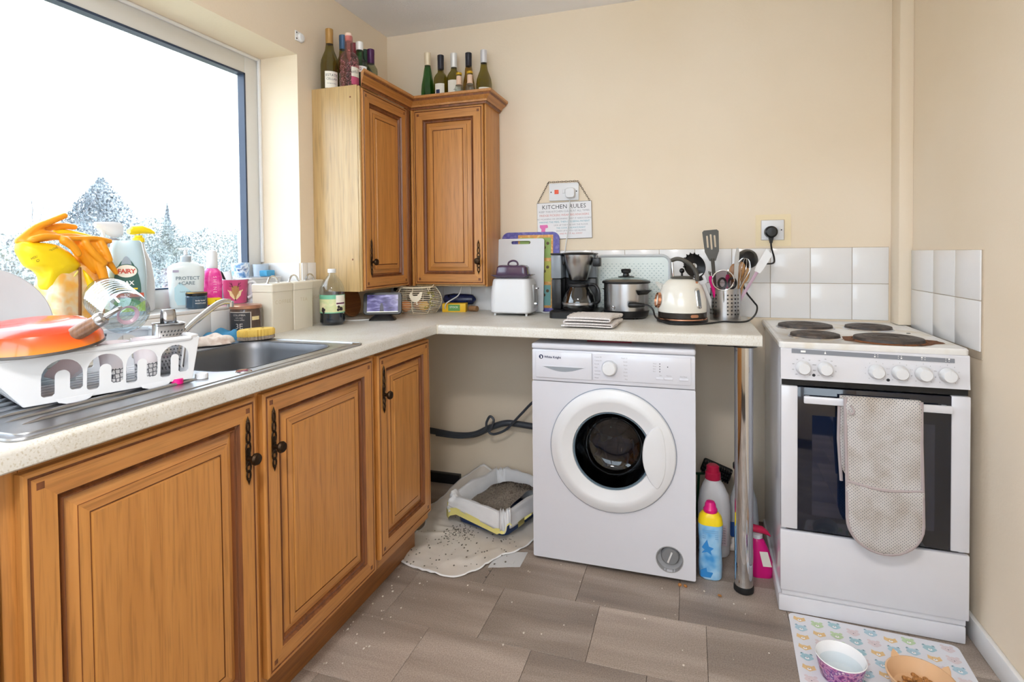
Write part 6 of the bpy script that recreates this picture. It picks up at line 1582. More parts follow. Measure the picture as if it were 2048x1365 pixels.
# green and white trigger spray
t = thing('spray_bottle', 'green and clear trigger spray with white head left of the washing-up liquid', 'bottle', (-0.166, -1.372, S), radians(76))
b = loft_bottle([(0.06, 0.04, 0.0, 0.018), (0.066, 0.044, 0.008, 0.02), (0.064, 0.044, 0.08, 0.02), (0.05, 0.042, 0.13, 0.018), (0.038, 0.038, 0.16, 0.018), (0.036, 0.036, 0.2, 0.017), (0.028, 0.028, 0.212, 0.013)]); part('body', b, blotch('lime_clear_plastic', ['#c9e39a', '#e3efd2', '#a9d06a'], 18, 0.25), t)
b = MB(); b.lathe([(0.0175, 0.208), (0.0185, 0.21), (0.0185, 0.232), (0.012, 0.236), (0.0, 0.236)], 20); part('collar', b, GTEXT, t)
b = MB(); b.loft([[(x, y, z) for y, z in [(w_ * cos(a), zc + hh * sin(a)) for a in [2 * pi * i / 10 for i in range(10)]]] for x, zc, hh, w_ in ((-0.044, 0.276, 0.008, 0.009), (-0.03, 0.272, 0.014, 0.013), (0.0, 0.262, 0.026, 0.016), (0.022, 0.262, 0.024, 0.015), (0.028, 0.262, 0.02, 0.012))]); b.loft([[(x + 0.003 * k, y, z) for x, y in ((-0.03, -0.006), (-0.024, -0.006), (-0.024, 0.006), (-0.03, 0.006))] for k, z in ((0, 0.266), (2, 0.24), (-1, 0.226))]); part('spray_head', b, WPLASTB, t)
b = MB(); b.prism([(-0.02, 0.03), (0.02, 0.03), (0.02, 0.075), (-0.02, 0.075)], -0.0232, -0.0215, 'XZ'); part('label', b, mat('orange_tag', '#e08a55', 0.5), t)
# hand soap pump
t = thing('soap_dispenser', 'white pump bottle of hand soap with protect and care lettering', 'bottle', (-0.138, -1.136, S), AX)
b = loft_bottle([(0.094, 0.044, 0.0, 0.02), (0.102, 0.05, 0.006, 0.023), (0.108, 0.052, 0.08, 0.024), (0.114, 0.052, 0.125, 0.025), (0.108, 0.049, 0.142, 0.024), (0.076, 0.043, 0.152, 0.02), (0.034, 0.034, 0.158, 0.016)]); part('body', b, mat('milky_white_plastic', '#d3dadb', 0.22, sub=0.0), t)
b = MB(); b.lathe([(0.0165, 0.156), (0.017, 0.158), (0.017, 0.178), (0.008, 0.181), (0.006, 0.184), (0.0052, 0.2), (0.0, 0.2)], 22, mfn=lambda i, j: 0 if i < 4 else 1); b.loft([[(x, y, z) for x, y in ((-0.021, -0.006), (0.012, -0.008), (0.012, 0.008), (-0.021, 0.006))] for z in (0.2, 0.207)], m=1); part('pump', b, [mat('grey_collar', '#a8b0b8', 0.4), WPLASTB], t)
b = MB(); yb2 = -0.0265
b.prism([(-0.028, 0.01), (0.046, 0.01), (0.046, 0.026), (-0.02, 0.088), (-0.036, 0.07), (-0.036, 0.03)], yb2 - 0.0002, yb2 + 0.004, 'XZ', 0)
b.text('PROTECT', 0.0165, lambda x, y, z: (0.004 + x, yb2 - 0.0008, 0.102 + y), m=1, bold=0.0003); b.text('+CARE', 0.0165, lambda x, y, z: (0.0 + x, yb2 - 0.0008, 0.085 + y), m=1, bold=0.0003); b.text('hand wash', 0.0075, lambda x, y, z: (-0.004 + x, yb2 - 0.0008, 0.056 + y), m=1); b.box((-0.04, yb2 - 0.0006, 0.123), (-0.022, yb2, 0.131), m=2); part('label_print', b, [mat('pale_aqua_print', '#b6d6e0', 0.4), mat('slate_print', '#6f8088', 0.5, noise=0), mat('mauve_print', '#a8a0b4', 0.5, noise=0)], t)
# dark jar
t = thing('cream_jar', 'small dark blue jar with a black and gold lid in front of the soap pump', 'jar', (-0.0745, -1.153, S), AX)
b = MB(); b.lathe([(0, 0), (0.030, 0), (0.033, 0.004), (0.033, 0.040), (0.031, 0.043)], 36); part('jar', b, mat('blue_black_jar', '#344b5e', 0.15, coat=0.4), t)
b = MB(); b.lathe([(0.0315, 0.0435), (0.033, 0.045), (0.033, 0.053), (0.031, 0.055), (0, 0.056)], 36, mfn=lambda i, j: 1 if i == 2 else 0); part('lid', b, [BLACKP, mat('gold_lid_rim', '#b98a3a', 0.3, metal=0.8)], t)
b = MB()
for s, z, sz in (('body butter', 0.028, 0.007), ('MOISTURISE', 0.0185, 0.0065)): b.text(s, sz, lambda x, y, zz: (0.0335 * cos(-pi / 2 + .35 + x / .0335), 0.0335 * sin(-pi / 2 + .35 + x / .0335), z + y))
part('print', b, WTEXT, t)
# pink spray
t = thing('spray_bottle', 'hot pink spray bottle with tall white cap and yellow base band', 'bottle', (-0.118, -1.045, S), AX)
b = loft_bottle([(0.05, 0.042, 0.0, 0.018), (0.058, 0.046, 0.005, 0.02), (0.062, 0.048, 0.06, 0.021), (0.064, 0.048, 0.1, 0.022), (0.054, 0.044, 0.122, 0.02), (0.034, 0.034, 0.134, 0.016)]); part('body', b, blotch('pink_bottle_print', ['#d61f86', '#e23b98', '#f07cb9'], 40, 0.25), t)
b = MB(); b.lathe([(0.0185, 0.134), (0.0195, 0.136), (0.0195, 0.152), (0.0185, 0.156), (0.0185, 0.188), (0.013, 0.197), (0.0, 0.2)], 26); part('cap', b, WPLASTB, t)
b = MB(); b.loft([[(p[0], p[1], z) for p in rrect(0.0592, 0.0472, 0.0205, 5)] for z in (0.003, 0.028)], cap0=False, cap1=False); part('base_band', b, YELLOW, t)
b = MB()
for i, ch in enumerate('SHINE'): b.text(ch, 0.016, lambda x, y, z: (0.006 + y, -0.0246, 0.102 - 0.0135 * i - x)); 
b.text('Y', 0.011, lambda x, y, z: (0.008 + x, -0.0242, 0.016 + y), m=1); part('print', b, [mat('pale_pink_print', '#f2b6d2', 0.5, noise=0), LTEXT], t)
# reindeer mug with pens and a tube
t = thing('mug', 'pink mug with a deer face and white handle, holding a tube and a pen', 'mug', (-0.103, -0.955, S), AX)
b = MB(); b.lathe([(0, 0.003), (0.036, 0.003), (0.038, 0.001), (0.044, 0.088), (0.0445, 0.09), (0.042, 0.09), (0.036, 0.006), (0, 0.006)], 40, mfn=lambda i, j: 0 if i in (2,) else 1); part('cup', b, [mat('mug_pink', '#c4507c', 0.25, noise=0.05), WPLASTB], t)
b = MB(); b.tube(smooth_path([(0.041, -0.004, 0.076), (0.062, -0.006, 0.078), (0.071, -0.007, 0.06), (0.062, -0.006, 0.034), (0.042, -0.004, 0.018)], 5), 0.0055, 8); part('handle', b, WPLASTB, t)
b = MB(); mf = lambda x, z, k=0.0: ((0.0405 + z * 0.062 + 0.0014 + k) * cos(-pi / 2 - 0.1 + x / 0.042), (0.0405 + z * 0.062 + 0.0014 + k) * sin(-pi / 2 - 0.1 + x / 0.042), z)
MR = lambda z: 0.038 + (z - 0.001) * 0.006 / 0.087
def mfp(x, z, k): 
    r_ = MR(z) + 0.0008 + k; return (r_ * cos(-pi / 2 - 0.1 + x / 0.041), r_ * sin(-pi / 2 - 0.1 + x / 0.041), z)
def patch(pts, m, k): b.faces([mfp(x, z, k) for x, z in pts], [list(range(len(pts)))], m)
patch([(-0.012, 0.062), (-0.004, 0.066), (0, 0.067), (0, 0.015), (-0.012, 0.04)], 0, 0.0003); patch([(0.012, 0.062), (0.012, 0.04), (0, 0.015), (0, 0.067), (0.004, 0.066)], 0, 0.0003)
for s in (-1, 1):
    patch([(s * 0.012, 0.045), (s * 0.017, 0.05), (s * 0.021, 0.044), (s * 0.018, 0.03), (s * 0.008, 0.019), (s * 0.001, 0.013), (s * 0.004, 0.028)], 1, 0.0006)
    patch([(s * 0.019, 0.048), (s * 0.026, 0.053), (s * 0.025, 0.047), (s * 0.021, 0.044)], 1, 0.0005)
    for p, q in (((0.007, 0.06), (0.012, 0.078)), ((0.010, 0.069), (0.018, 0.078)), ((0.008, 0.064), (0.019, 0.066))):
        b.tube([mfp(s * p[0], p[1], 0.0004), mfp(s * q[0], q[1], 0.0004)], 0.0008, 4, m=2)
patch([(0.003 * cos(a), 0.0145 + 0.003 * sin(a)) for a in [2 * pi * i / 10 for i in range(10)]], 2, 0.001)
part('deer_print', b, [mat('deer_tan', '#a9794a', 0.5), mat('deer_cream', '#e6cfa4', 0.5), mat('deer_dark', '#4a2430', 0.5)], t)
b = MB(); b.loft([[(p[0], p[1], z) for p in rrect(w_, d_, min(w_, d_) * .45, 4)] for w_, d_, z in ((0.028, 0.026, 0.0), (0.03, 0.028, 0.05), (0.032, 0.016, 0.105), (0.033, 0.012, 0.11))]); solo('toothpaste_tube', b, WPLASTB, 'white tube standing in the pink deer mug', 'tube', (-0.108, -0.958, S + 0.012), (radians(-10), radians(-12), AX))
b = MB(); b.tube([(0, 0, 0), (0, 0, 0.11), (0, 0, 0.118)], [0.004, 0.0042, 0.002], 8); solo('pen', b, BLACKP, 'black pen leaning left in the pink deer mug', 'pen', (-0.098, -0.968, S + 0.010), (radians(15), radians(-14), 0))
# right end of the sill
t = thing('plant_trough', 'white ceramic trough at the right end of the window sill', 'planter', (-0.105, -0.836, S))
b = MB(); b.loft([at_z(rrect(w_, d_, 0.012, 4), z) for w_, d_, z in ((0.07, 0.15, 0.0), (0.085, 0.17, 0.084), (0.09, 0.175, 0.086), (0.09, 0.175, 0.093), (0.08, 0.165, 0.093), (0.066, 0.145, 0.02))]); part('pot', b, WPLASTB, t)
b = MB(); b.box((-0.016, -0.034, -0.012), (0.016, 0.034, 0.012), 0.004); t = thing('sponge', 'blue washing sponge lying on the trough by the window jamb', 'sponge', (-0.115, -0.775, S + 0.093 + 0.0125), radians(15)); part('foam', b, mat('blue_sponge', '#55a3cd', 0.95, noise=0.15, nscale=120, bump=0.8, bscale=400), t)
t = thing('flower_pot', 'blue and white patterned pot at the back of the sill', 'pot', (-0.158, -0.875 + 0.004, S))
b = MB(); b.lathe([(0, 0.0), (0.026, 0.0), (0.03, 0.01), (0.033, 0.146), (0.034, 0.15), (0.031, 0.15), (0.028, 0.02), (0, 0.02)], 30); part('pot', b, blotch('blue_white_glaze', ['#2b62a6', '#7fa6cf', '#e0e8f0', '#24508c'], 45, 0.2, 2), t)
t = thing('tapered_cup', 'pale grey tapered cup in the corner of the window sill', 'cup', (-0.163, -0.758, S))
b = MB(); b.lathe([(0, 0.0), (0.02, 0.0), (0.022, 0.004), (0.031, 0.140), (0.0315, 0.142), (0.029, 0.142), (0.02, 0.01), (0, 0.01)], 30); part('cup', b, mat('pale_grey_plastic', '#b9c2cc', 0.4), t)

# yellow rubber gloves draped over a pouch
YG = mat('yellow_rubber', '#f0cf14', 0.38, noise=0.06); OG = mat('orange_rubber', '#e8981c', 0.4, noise=0.06)
t = thing('peg_pouch', 'orange and yellow plastic pouch standing on the sill under the rubber gloves', 'pouch', (-0.118, -1.525, S), radians(12))
b = MB(); b.loft([at_z(rrect(d_, w_, 0.02, 5), z) for d_, w_, z in ((0.075, 0.14, 0.0), (0.085, 0.155, 0.01), (0.085, 0.16, 0.10), (0.06, 0.15, 0.15), (0.03, 0.14, 0.17))]); part('pouch', b, blotch('orange_pouch', ['#f0a040', '#f2b95a', '#e8d8b8', '#ee9a2a'], 14, 0.35), t)
b = MB(); b.tube([(0.044, -0.02, 0.0), (0.045, -0.018, 0.09), (0.033, -0.005, 0.15)], 0.004, 6); part('strap', b, mat('brown_strap', '#7a4a1c', 0.6), t)
GX = 0.0013
def gp(u, v, d=0.0): return ((v - 0) * 0 + d, (u - 120) * GX, (640 - v) * 0.00147)
def finger(b, pts, r0, r1, d=0.0, m=0):
    P_ = smooth_path([gp(u, v, dd + d) for u, v, dd in pts], 4); n = len(P_)
    b.tube(P_, [r0 + (r1 - r0) * i / (n - 1) for i in range(n)], 10, m); b.ball(P_[-1], r1, 10, m); b.ball(P_[0], r0, 10, m)
def glove(label, base, build):
    t = thing('rubber_glove', label, 'glove', base, group='yellow rubber gloves on the sill')
    build(t); return t
def puff(b, pts, d0, d1, m=0):
    """cushion-like rubber panel from a px-free outline: back layer, front layer, bulge"""
    P2 = smooth_path([(u, v, 0) for u, v in pts], 3, True); cu = sum(p.x for p in P2) / len(P2); cv = sum(p.y for p in P2) / len(P2)
    def ring(k, d): return [gp(cu + (p.x - cu) * k, cv + (p.y - cv) * k, d) for p in P2]
    b.loft([ring(0.55, d0), ring(0.98, d0), ring(1.0, d0 + 0.003), ring(0.97, d0 + 0.5 * (d1 - d0)), ring(0.75, d0 + 0.85 * (d1 - d0)), ring(0.4, d1)], m)
def g1(t):
    b = MB()
    finger(b, [(55, 496, 0.004), (84, 472, 0.006), (112, 459, 0.006), (139, 447, 0.006)], 0.0105, 0.0085)
    finger(b, [(70, 492, -.012), (104, 474, -.012), (138, 466, -.010), (166, 467, -.010)], 0.012, 0.0085)
    finger(b, [(70, 493, 0.024), (92, 487, 0.028), (122, 489, 0.028)], 0.0095, 0.008)
    finger(b, [(60, 497, 0.010), (110, 488, 0.012), (160, 486, 0.008), (214, 494, 0.004)], 0.010, 0.008)
    b.ball(gp(95, 482, 0.004), (0.014, 0.04, 0.011), 14)
    o = part('hand', b, OG, t); md = o.modifiers.new('r', 'REMESH'); md.mode = 'VOXEL'; md.voxel_size = 0.003; md.use_smooth_shade = True
    s = o.modifiers.new('s', 'SMOOTH'); s.iterations = 3
    b = MB(); puff(b, [(47, 511), (52, 497), (78, 497), (104, 499), (124, 505), (142, 517), (155, 530), (162, 546), (130, 568), (102, 587), (88, 579), (86, 560), (76, 548), (62, 540), (53, 525)], 0.0, 0.045); part('cuff', b, YG, t, sharp=60)
    b = MB(); puff(b, [(128, 470), (170, 474), (219, 486), (221, 496), (180, 492), (140, 486)], -0.022, -0.006); part('cuff_fold', b, YG, t, sharp=60)
    b = MB(); b.tube(smooth_path([gp(100, 587, 0.026), gp(118, 575, 0.034), gp(140, 560, 0.034), gp(160, 545, 0.022)], 5), [0.004] * 16, 8); part('rolled_edge', b, mat('pale_yellow_rubber', '#f2e27a', 0.4), t)
    b = MB()
    def cf(x, y, z):
        a = radians(26); X_, Y_ = x * cos(a) - y * sin(a), x * sin(a) + y * cos(a)
        return (0.0415, (82 - 120) * GX + X_, (640 - 517) * 0.00147 + Y_)
    b.text('HOUSEHOLD GLOVE', 0.0075, cf); b.text('CE', 0.009, lambda x, y, z: cf(x - 0.022, y - 0.011, z)); part('print', b, LTEXT, t)
glove('yellow rubber glove with its wide cuff hanging to the left', (-0.115, -1.567, 1.022), g1)
def g2(t):
    b = MB(); D = 0.040
    finger(b, [(120, 494, D), (134, 505, D + .004), (144, 519, D + .006)], 0.0125, 0.0085)
    finger(b, [(162, 498, D), (174, 516, D + .006), (195, 537, D + .010)], 0.011, 0.009)
    finger(b, [(196, 499, D), (202, 515, D + .006), (208, 531, D + .008)], 0.0105, 0.009)
    finger(b, [(188, 522, D - .006), (194, 548, D - .002), (199, 570, D + .002)], 0.0165, 0.0115)
    finger(b, [(204, 525, D - .008), (216, 540, D - .004), (229, 557, D - .004)], 0.012, 0.0065)
    finger(b, [(118, 490, D - .004), (150, 490, D - .002), (185, 489, D - .002), (216, 494, D - .004)], 0.0075, 0.0075)
    puff(b, [(148, 492), (185, 490), (218, 496), (221, 520), (214, 545), (190, 560), (168, 540), (155, 520)], 0.002, D + 0.002)
    o = part('hand', b, OG, t); md = o.modifiers.new('r', 'REMESH'); md.mode = 'VOXEL'; md.voxel_size = 0.0026; md.use_smooth_shade = True
    s = o.modifiers.new('s', 'SMOOTH'); s.iterations = 2
    b = MB(); puff(b, [(160, 548), (172, 556), (192, 584), (188, 606), (182, 626), (168, 618), (155, 608), (163, 585)], 0.006, 0.046); part('cuff', b, YG, t, sharp=60)
    b = MB(); puff(b, [(196, 562), (209, 548), (218, 566), (224, 584), (212, 594), (194, 600), (188, 585)], -0.004, 0.03); part('cuff', b, YG, t, sharp=60)
glove('orange yellow rubber glove with drooping fingers hanging to the right', (-0.115, -1.567, 1.022), g2)

# ------------------------------------------------------------------ dish rack on the drainer
RKZ = Z + 0.0135
ang = radians(71)
t = thing('dish_rack', 'white plastic dish rack with arched openings on the drainer', 'dish rack', (0.376, -1.937, RKZ), ang)
RL, RD, RHt, FL_, FR_ = 0.288, 0.26, 0.092, 0.066, 0.012     # local +X runs right along the front, +Y goes back to the window
def nshape(x0, w_, h0, h1, leg):
    pts = [(x0, h0 + 0.004), (x0 + 0.004, h0), (x0 + leg - 0.004, h0), (x0 + leg, h0 + 0.004)]
    R1, r2, cxm = w_ / 2, w_ / 2 - leg, x0 + w_ / 2
    pts += [(cxm + r2 * cos(a), h1 - R1 + r2 * sin(a)) for a in [pi - pi * k / 10 for k in range(11)]]
    pts += [(x0 + w_ - leg, h0 + 0.010), (x0 + w_ - leg + 0.004, h0 + 0.006), (x0 + w_ - 0.004, h0 + 0.006), (x0 + w_, h0 + 0.010)]
    pts += [(cxm + R1 * cos(a), h1 - R1 + R1 * sin(a)) for a in [pi * k / 12 for k in range(13)]]
    return pts
outl = [(0.0, 0), (RL, 0), (RL + FR_, RHt), (-FL_, RHt)]
hol = [nshape(x, w_, 0.012, 0.080, 0.0205) for x, w_ in ((0.024, 0.064), (0.094, 0.061), (0.160, 0.058), (0.2235, 0.056))]
b = MB(); b.panel(outl, hol, 0.0024, lambda x, y, z: (x, -0.11 * y + z, y)); part('front_panel', b, WPLASTB, t)
b = MB(); b.panel(outl, hol, 0.0024, lambda x, y, z: (x, RD + 0.11 * y + z, y)); part('back_panel', b, WPLASTB, t)
eo = [(0, 0), (RD, 0), (RD + 0.01, RHt), (-0.01, RHt)]
b = MB(); b.panel(eo, [rrect(0.010, 0.064, 0.005, 3, 0.026 + 0.026 * k, 0.046) for k in range(9)], 0.0024, lambda x, y, z: (-y * FL_ / RHt + z, x, y)); part('end_panel', b, WPLASTB, t)
b = MB(); b.panel(eo, [rrect(0.014, 0.06, 0.007, 4, 0.05, 0.046)], 0.0024, lambda x, y, z: (RL + y * FR_ / RHt + z, x, y)); part('end_panel', b, WPLASTB, t)
b = MB(); b.box((0.0, 0.0, -0.001), (RL, RD, 0.0012))
for k in range(9): b.box((0.01, 0.012 + 0.028 * k, 0.0012), (RL - 0.01, 0.018 + 0.028 * k, 0.005), 0.001, 1)
part('floor', b, WPLASTB, t)
b = MB(); rim = [(-FL_, -0.010), (RL + FR_, -0.010), (RL + FR_, RD + 0.010), (-FL_, RD + 0.010)]
rp = []
for k in range(4):
    a_, c_ = Vector((*rim[k], RHt)), Vector((*rim[(k + 1) % 4], RHt)); rp += [a_.lerp(c_, 0.05), a_.lerp(c_, 0.5), a_.lerp(c_, 0.95)]
b.tube(rp, 0.0055, 8, closed=True); part('rim', b, WPLASTB, t)
for x in (0.075, 0.215):
    for y in (-0.001, RD + 0.001):
        b = MB(); b.prism([(x - 0.03, 0.004), (x - 0.025, -0.003), (x - 0.013, -0.0072), (x + 0.013, -0.0072), (x + 0.025, -0.003), (x + 0.03, 0.004)], y - 0.0015, y + 0.0015, 'XZ'); part('foot', b, WPLASTB, t)
gR = 'washing-up drying in the dish rack'
def aim(d): return Vector(d).to_track_quat('Z', 'Y').to_euler()

t = thing('dinner_plate', 'large pale grey dinner plate standing at the back of the dish rack', 'plate', (0.143, -1.885, 1.048), rot=aim((0.93, -0.30, 0.22)), group=gR)
b = MB(); b.lathe([(0, 0.0), (0.075, 0.0), (0.085, 0.004), (0.125, 0.014), (0.127, 0.013), (0.086, 0.0), (0.075, -0.004), (0, -0.004)], 56); part('plate', b, mat('pale_stoneware', '#b2b4b8', 0.25, noise=0.04), t)
t = thing('food_tub', 'clear plastic food tub standing between the plate and the orange pan', 'tub', (0.222, -1.862, RKZ + 0.006), radians(76), group=gR)
b = MB()
b.loft([at_z(rrect(w_, d_, 0.012, 4), z) for w_, d_, z in ((0.20, 0.040, 0.0), (0.22, 0.046, 0.10), (0.226, 0.052, 0.134))], cap1=False); part('tub', b, thin_glass('clear_tub', '#e3e8ea', gloss=0.14), t)
b = MB(); b.tube(at_z(rrect(0.228, 0.054, 0.014, 5), 0.1345), 0.003, 6, closed=True)
for k in range(6): b.box((-0.07 + 0.024 * k, -0.0275, 0.124), (-0.055 + 0.024 * k, -0.0265, 0.128))
part('rim', b, WPLASTB, t)
def grad_mat():
    m, nt, bs, N, L = new_mat('flame_orange_enamel')
    tc = N.new('ShaderNodeTexCoord'); sp = N.new('ShaderNodeSeparateXYZ'); L.new(tc.outputs['Object'], sp.inputs[0])
    mr = N.new('ShaderNodeMapRange'); mr.inputs['From Min'].default_value = 0.0; mr.inputs['From Max'].default_value = 0.045; L.new(sp.outputs['Z'], mr.inputs['Value'])
    r = ramp(N, [(0.0, '#f08a1a'), (0.45, '#ec5a1c'), (1.0, '#dd2f1c')]); L.new(mr.outputs[0], r.inputs['Fac']); L.new(r.outputs['Color'], bs.inputs['Base Color'])
    bs.inputs['Roughness'].default_value = 0.22; bs.inputs['Coat Weight'].default_value = 0.4
    return m
t = thing('saucepan', 'orange to red enamel saucepan upside down with a wooden handle, in the dish rack', 'pan', (0.330, -1.885, 1.022), rot=(radians(4), radians(3), 0), group=gR)
b = MB(); b.lathe([(0.104, 0.0), (0.106, 0.004), (0.104, 0.016), (0.094, 0.034), (0.075, 0.044), (0.05, 0.047), (0, 0.047)], 56); part('body', b, grad_mat(), t)
b = MB(); b.lathe([(0.105, -0.002), (0.108, 0.0), (0.106, 0.004), (0.098, 0.0), (0.09, 0.012)], 56); part('rim', b, mat('dark_enamel_rim', '#4a4644', 0.3), t)
hd = Vector((0.085, 0.062, 0.066)).normalized()
MH = Matrix.Translation((0.074, -0.002, 0.014)) @ hd.to_track_quat('Z', 'Y').to_matrix().to_4x4()
b = MB(); b.lathe([(0.0, 0.0), (0.010, 0.0), (0.0135, 0.012), (0.0145, 0.04), (0.0125, 0.068), (0.0, 0.069)], 18, mat=MH); part('handle', b, wood('worn_handle_wood', '#8f6a4f', '#6b4a36', 'Z', 2.0), t)
b = MB(); b.lathe([(0.0, 0.0685), (0.0135, 0.0685), (0.0145, 0.073), (0.013, 0.081), (0.009, 0.085), (0.0, 0.086)], 18, mat=MH); b.loft([[(p[0], p[1], z) for p in rrect(w_, d_, d_ * .45, 4)] for w_, d_, z in ((0.014, 0.011, 0.084), (0.018, 0.009, 0.10), (0.014, 0.008, 0.113), (0.005, 0.005, 0.117))], mat=MH); part('ferrule', b, STEEL, t, label='steel handle end')
t = thing('water_bottle', 'clear ribbed plastic water bottle lying with its base towards the room', 'bottle', (0.262, -1.650, 1.052), rot=aim((-0.90, 0.30, 0.27)), group=gR)
b = MB()
pr_ = [(0.0, 0.010), (0.016, 0.008), (0.022, 0.003), (0.040, 0.0), (0.050, 0.010)]
for k in range(8): pr_ += [(0.0525, 0.022 + 0.014 * k), (0.0525, 0.027 + 0.014 * k), (0.0505, 0.0295 + 0.014 * k)]
pr_ += [(0.048, 0.15), (0.035, 0.175), (0.016, 0.19), (0.014, 0.205)]
b.lathe(pr_, 48); part('bottle', b, thin_glass('ribbed_clear_plastic', '#e3eaee', gloss=0.15), t)
b = MB(); b.lathe([(0.016, 0.0072), (0.021, 0.0020), (0.0215, 0.004)], 36); b.lathe([(0.0215, 0.0018), (0.0235, 0.0008)], 36); part('base_ring', b, mat('plum_ring', '#b59aa8', 0.3), t)
def hexcup(nm):
    m, nt, bs, N, L = new_mat(nm)
    tc = N.new('ShaderNodeTexCoord'); vo = N.new('ShaderNodeTexVoronoi'); vo.feature = 'DISTANCE_TO_EDGE'; vo.inputs['Scale'].default_value = 115; vo.inputs['Randomness'].default_value = 0.25
    L.new(tc.outputs['Object'], vo.inputs['Vector']); r = ramp(N, [(0.05, '#50525a'), (0.12, '#e4e4e6')]); L.new(vo.outputs['Distance'], r.inputs['Fac'])
    L.new(r.outputs['Color'], bs.inputs['Base Color']); bs.inputs['Roughness'].default_value = 0.25
    return m
for k, (x, y, lb) in enumerate(((0.374, -1.770, 'left white tumbler with grey lattice pattern, seen through the rack'), (0.388, -1.707, 'right white tumbler with grey lattice pattern, seen through the rack'))):
    t = thing('tumbler', lb, 'cup', (x, y, RKZ + 0.0055), 0.4, group=gR)
    b = MB(); b.lathe([(0, 0), (0.020, 0.0), (0.022, 0.004), (0.0225, 0.04), (0.0285, 0.088), (0.027, 0.088), (0.02, 0.006), (0, 0.006)], 36, mfn=lambda i, j: 1 if i in (1, 2) else 0); part('cup', b, [mat('pinkish_white_cup', '#e3dde2', 0.25), hexcup('lattice_print')], t)
t = thing('cereal_bowl', 'pale pink bowl tipped on its side in the dish rack', 'bowl', (0.318, -1.815, RKZ + 0.0495), rot=aim((-0.55, -0.3, 0.72)), group=gR)
b = MB(); b.lathe([(0, -0.02), (0.018, -0.02), (0.034, -0.010), (0.046, 0.012), (0.0445, 0.0125), (0.032, -0.006), (0.018, -0.016), (0, -0.016)], 36); part('bowl', b, mat('pale_pink_glaze', '#ddcfd5', 0.25), t)
t = thing('box_grater', 'small steel box grater standing at the right end of the dish rack', 'grater', (0.383, -1.647, RKZ + 0.0055), radians(66), group=gR)
b = MB(); b.loft([at_z(rrect(0.062, 0.05, 0.004, 2), 0.0), at_z(rrect(0.056, 0.045, 0.004, 2), 0.112)], cap0=False, cap1=False); g = part('body', b, STEEL, t); md = g.modifiers.new('t', 'SOLIDIFY'); md.thickness = 0.0012
b = MB(); b.tube(at_z(rrect(0.057, 0.046, 0.004, 2), 0.112), 0.0014, 5, closed=True); part('rim', b, CHROME, t)
b = MB()
for i in range(7):
    for j in range(11):
        x, z = -0.021 + 0.007 * i + (0.0035 if j % 2 else 0), 0.012 + 0.0085 * j
        if x > 0.023: continue
        yy = -0.025 + 0.0025 * z / 0.112 - 0.0008
        b.ball((x, yy, z), (0.0016, 0.0012, 0.0016), 6)
        if i < 6: b.ball((0.031 - 0.003 * z / 0.112 + 0.0008, x * 0.85, z), (0.0012, 0.0014, 0.0016), 6)
part('teeth', b, mat('grater_holes', '#3e4146', 0.4, metal=0.6), t, kind='stuff')
b = MB(); b.grid(lambda u, v: (0.013 * (2 * v - 1), -0.015 + 0.03 * u, 0.111 + 0.034 * sin(pi * u) ** 0.5), 14, 3); o = part('handle', b, STEEL, t); md = o.modifiers.new('t', 'SOLIDIFY'); md.thickness = 0.0016
t = thing('table_knife', 'dark handled knife lying beside the orange saucepan in the rack', 'knife', (0.275, -1.745, 1.012), rot=(radians(8), 0, radians(120)), group=gR)
b = MB(); b.loft([[(x, y, z) for y, z in ((-w_, -0.003), (w_, -0.003), (w_, 0.003), (-w_, 0.003))] for x, w_ in ((0.0, 0.005), (0.04, 0.007), (0.055, 0.005))]); part('handle', b, BLACKP, t)
b = MB(); b.loft([[(x, y, z) for y, z in ((-w_, -0.0008), (w_, -0.0008), (w_, 0.0008), (-w_, 0.0008))] for x, w_ in ((-0.08, 0.002), (-0.06, 0.008), (-0.001, 0.007))]); part('blade', b, STEEL, t)
# ------------------------------------------------------------------ on the floor
# cream pad under the litter tray, running up against the wall at the back
PADM = blotch('cream_pad', ['#cdc3b6', '#d6cec4', '#dad4cc'], 5, 0.9, 5)
OUTL = [(0.405, -0.672), (0.455, -0.742), (0.575, -0.782), (0.681, -0.79), (0.737, -0.757), (0.79, -0.683), (0.822, -0.602), (0.876, -0.547), (0.915, -0.45), (0.925, -0.30), (0.90, -0.12), (0.80, -0.05), (0.64, -0.035), (0.52, -0.035), (0.43, -0.10), (0.385, -0.22), (0.36, -0.34), (0.418, -0.45), (0.418, -0.53), (0.395, -0.60)]
OP = [(p.x, p.y) for p in smooth_path([(x, y, 0) for x, y in OUTL], 6, True)]
cxp, cyp = 0.66, -0.42
b = MB(); rnd = random.Random(12)
from mathutils import noise as mnoise
def padz(x, y, k):
    up = max(0.0, (y + 0.30) / 0.24) ** 1.3 * 0.105 * max(0.0, 1 - abs(x - 0.53) / 0.20) ** 0.8
    far = min(1.0, math.hypot(x - 0.72, (y + 0.30) * 0.8) / 0.30) ** 2
    f = mnoise.noise(Vector((x * 9, y * 9, 0.3))) + 0.5 * mnoise.noise(Vector((x * 22, y * 22, 1.7)))
    ridge = (1 - abs(f)) ** 5
    return 0.003 + 0.010 * far * ridge + up
rings = []
for k in (1.0, 0.97, 0.94, 0.91, 0.88, 0.85, 0.82, 0.79, 0.76, 0.73, 0.7, 0.65, 0.6, 0.5, 0.4, 0.3, 0.2, 0.1):
    rings.append([(cxp + (x - cxp) * k, cyp + (y - cyp) * k, padz(cxp + (x - cxp) * k, cyp + (y - cyp) * k, k)) for x, y in OP])
b.loft(rings, cap0=False, mfn=lambda i, j: 1 if i == 0 else 0)
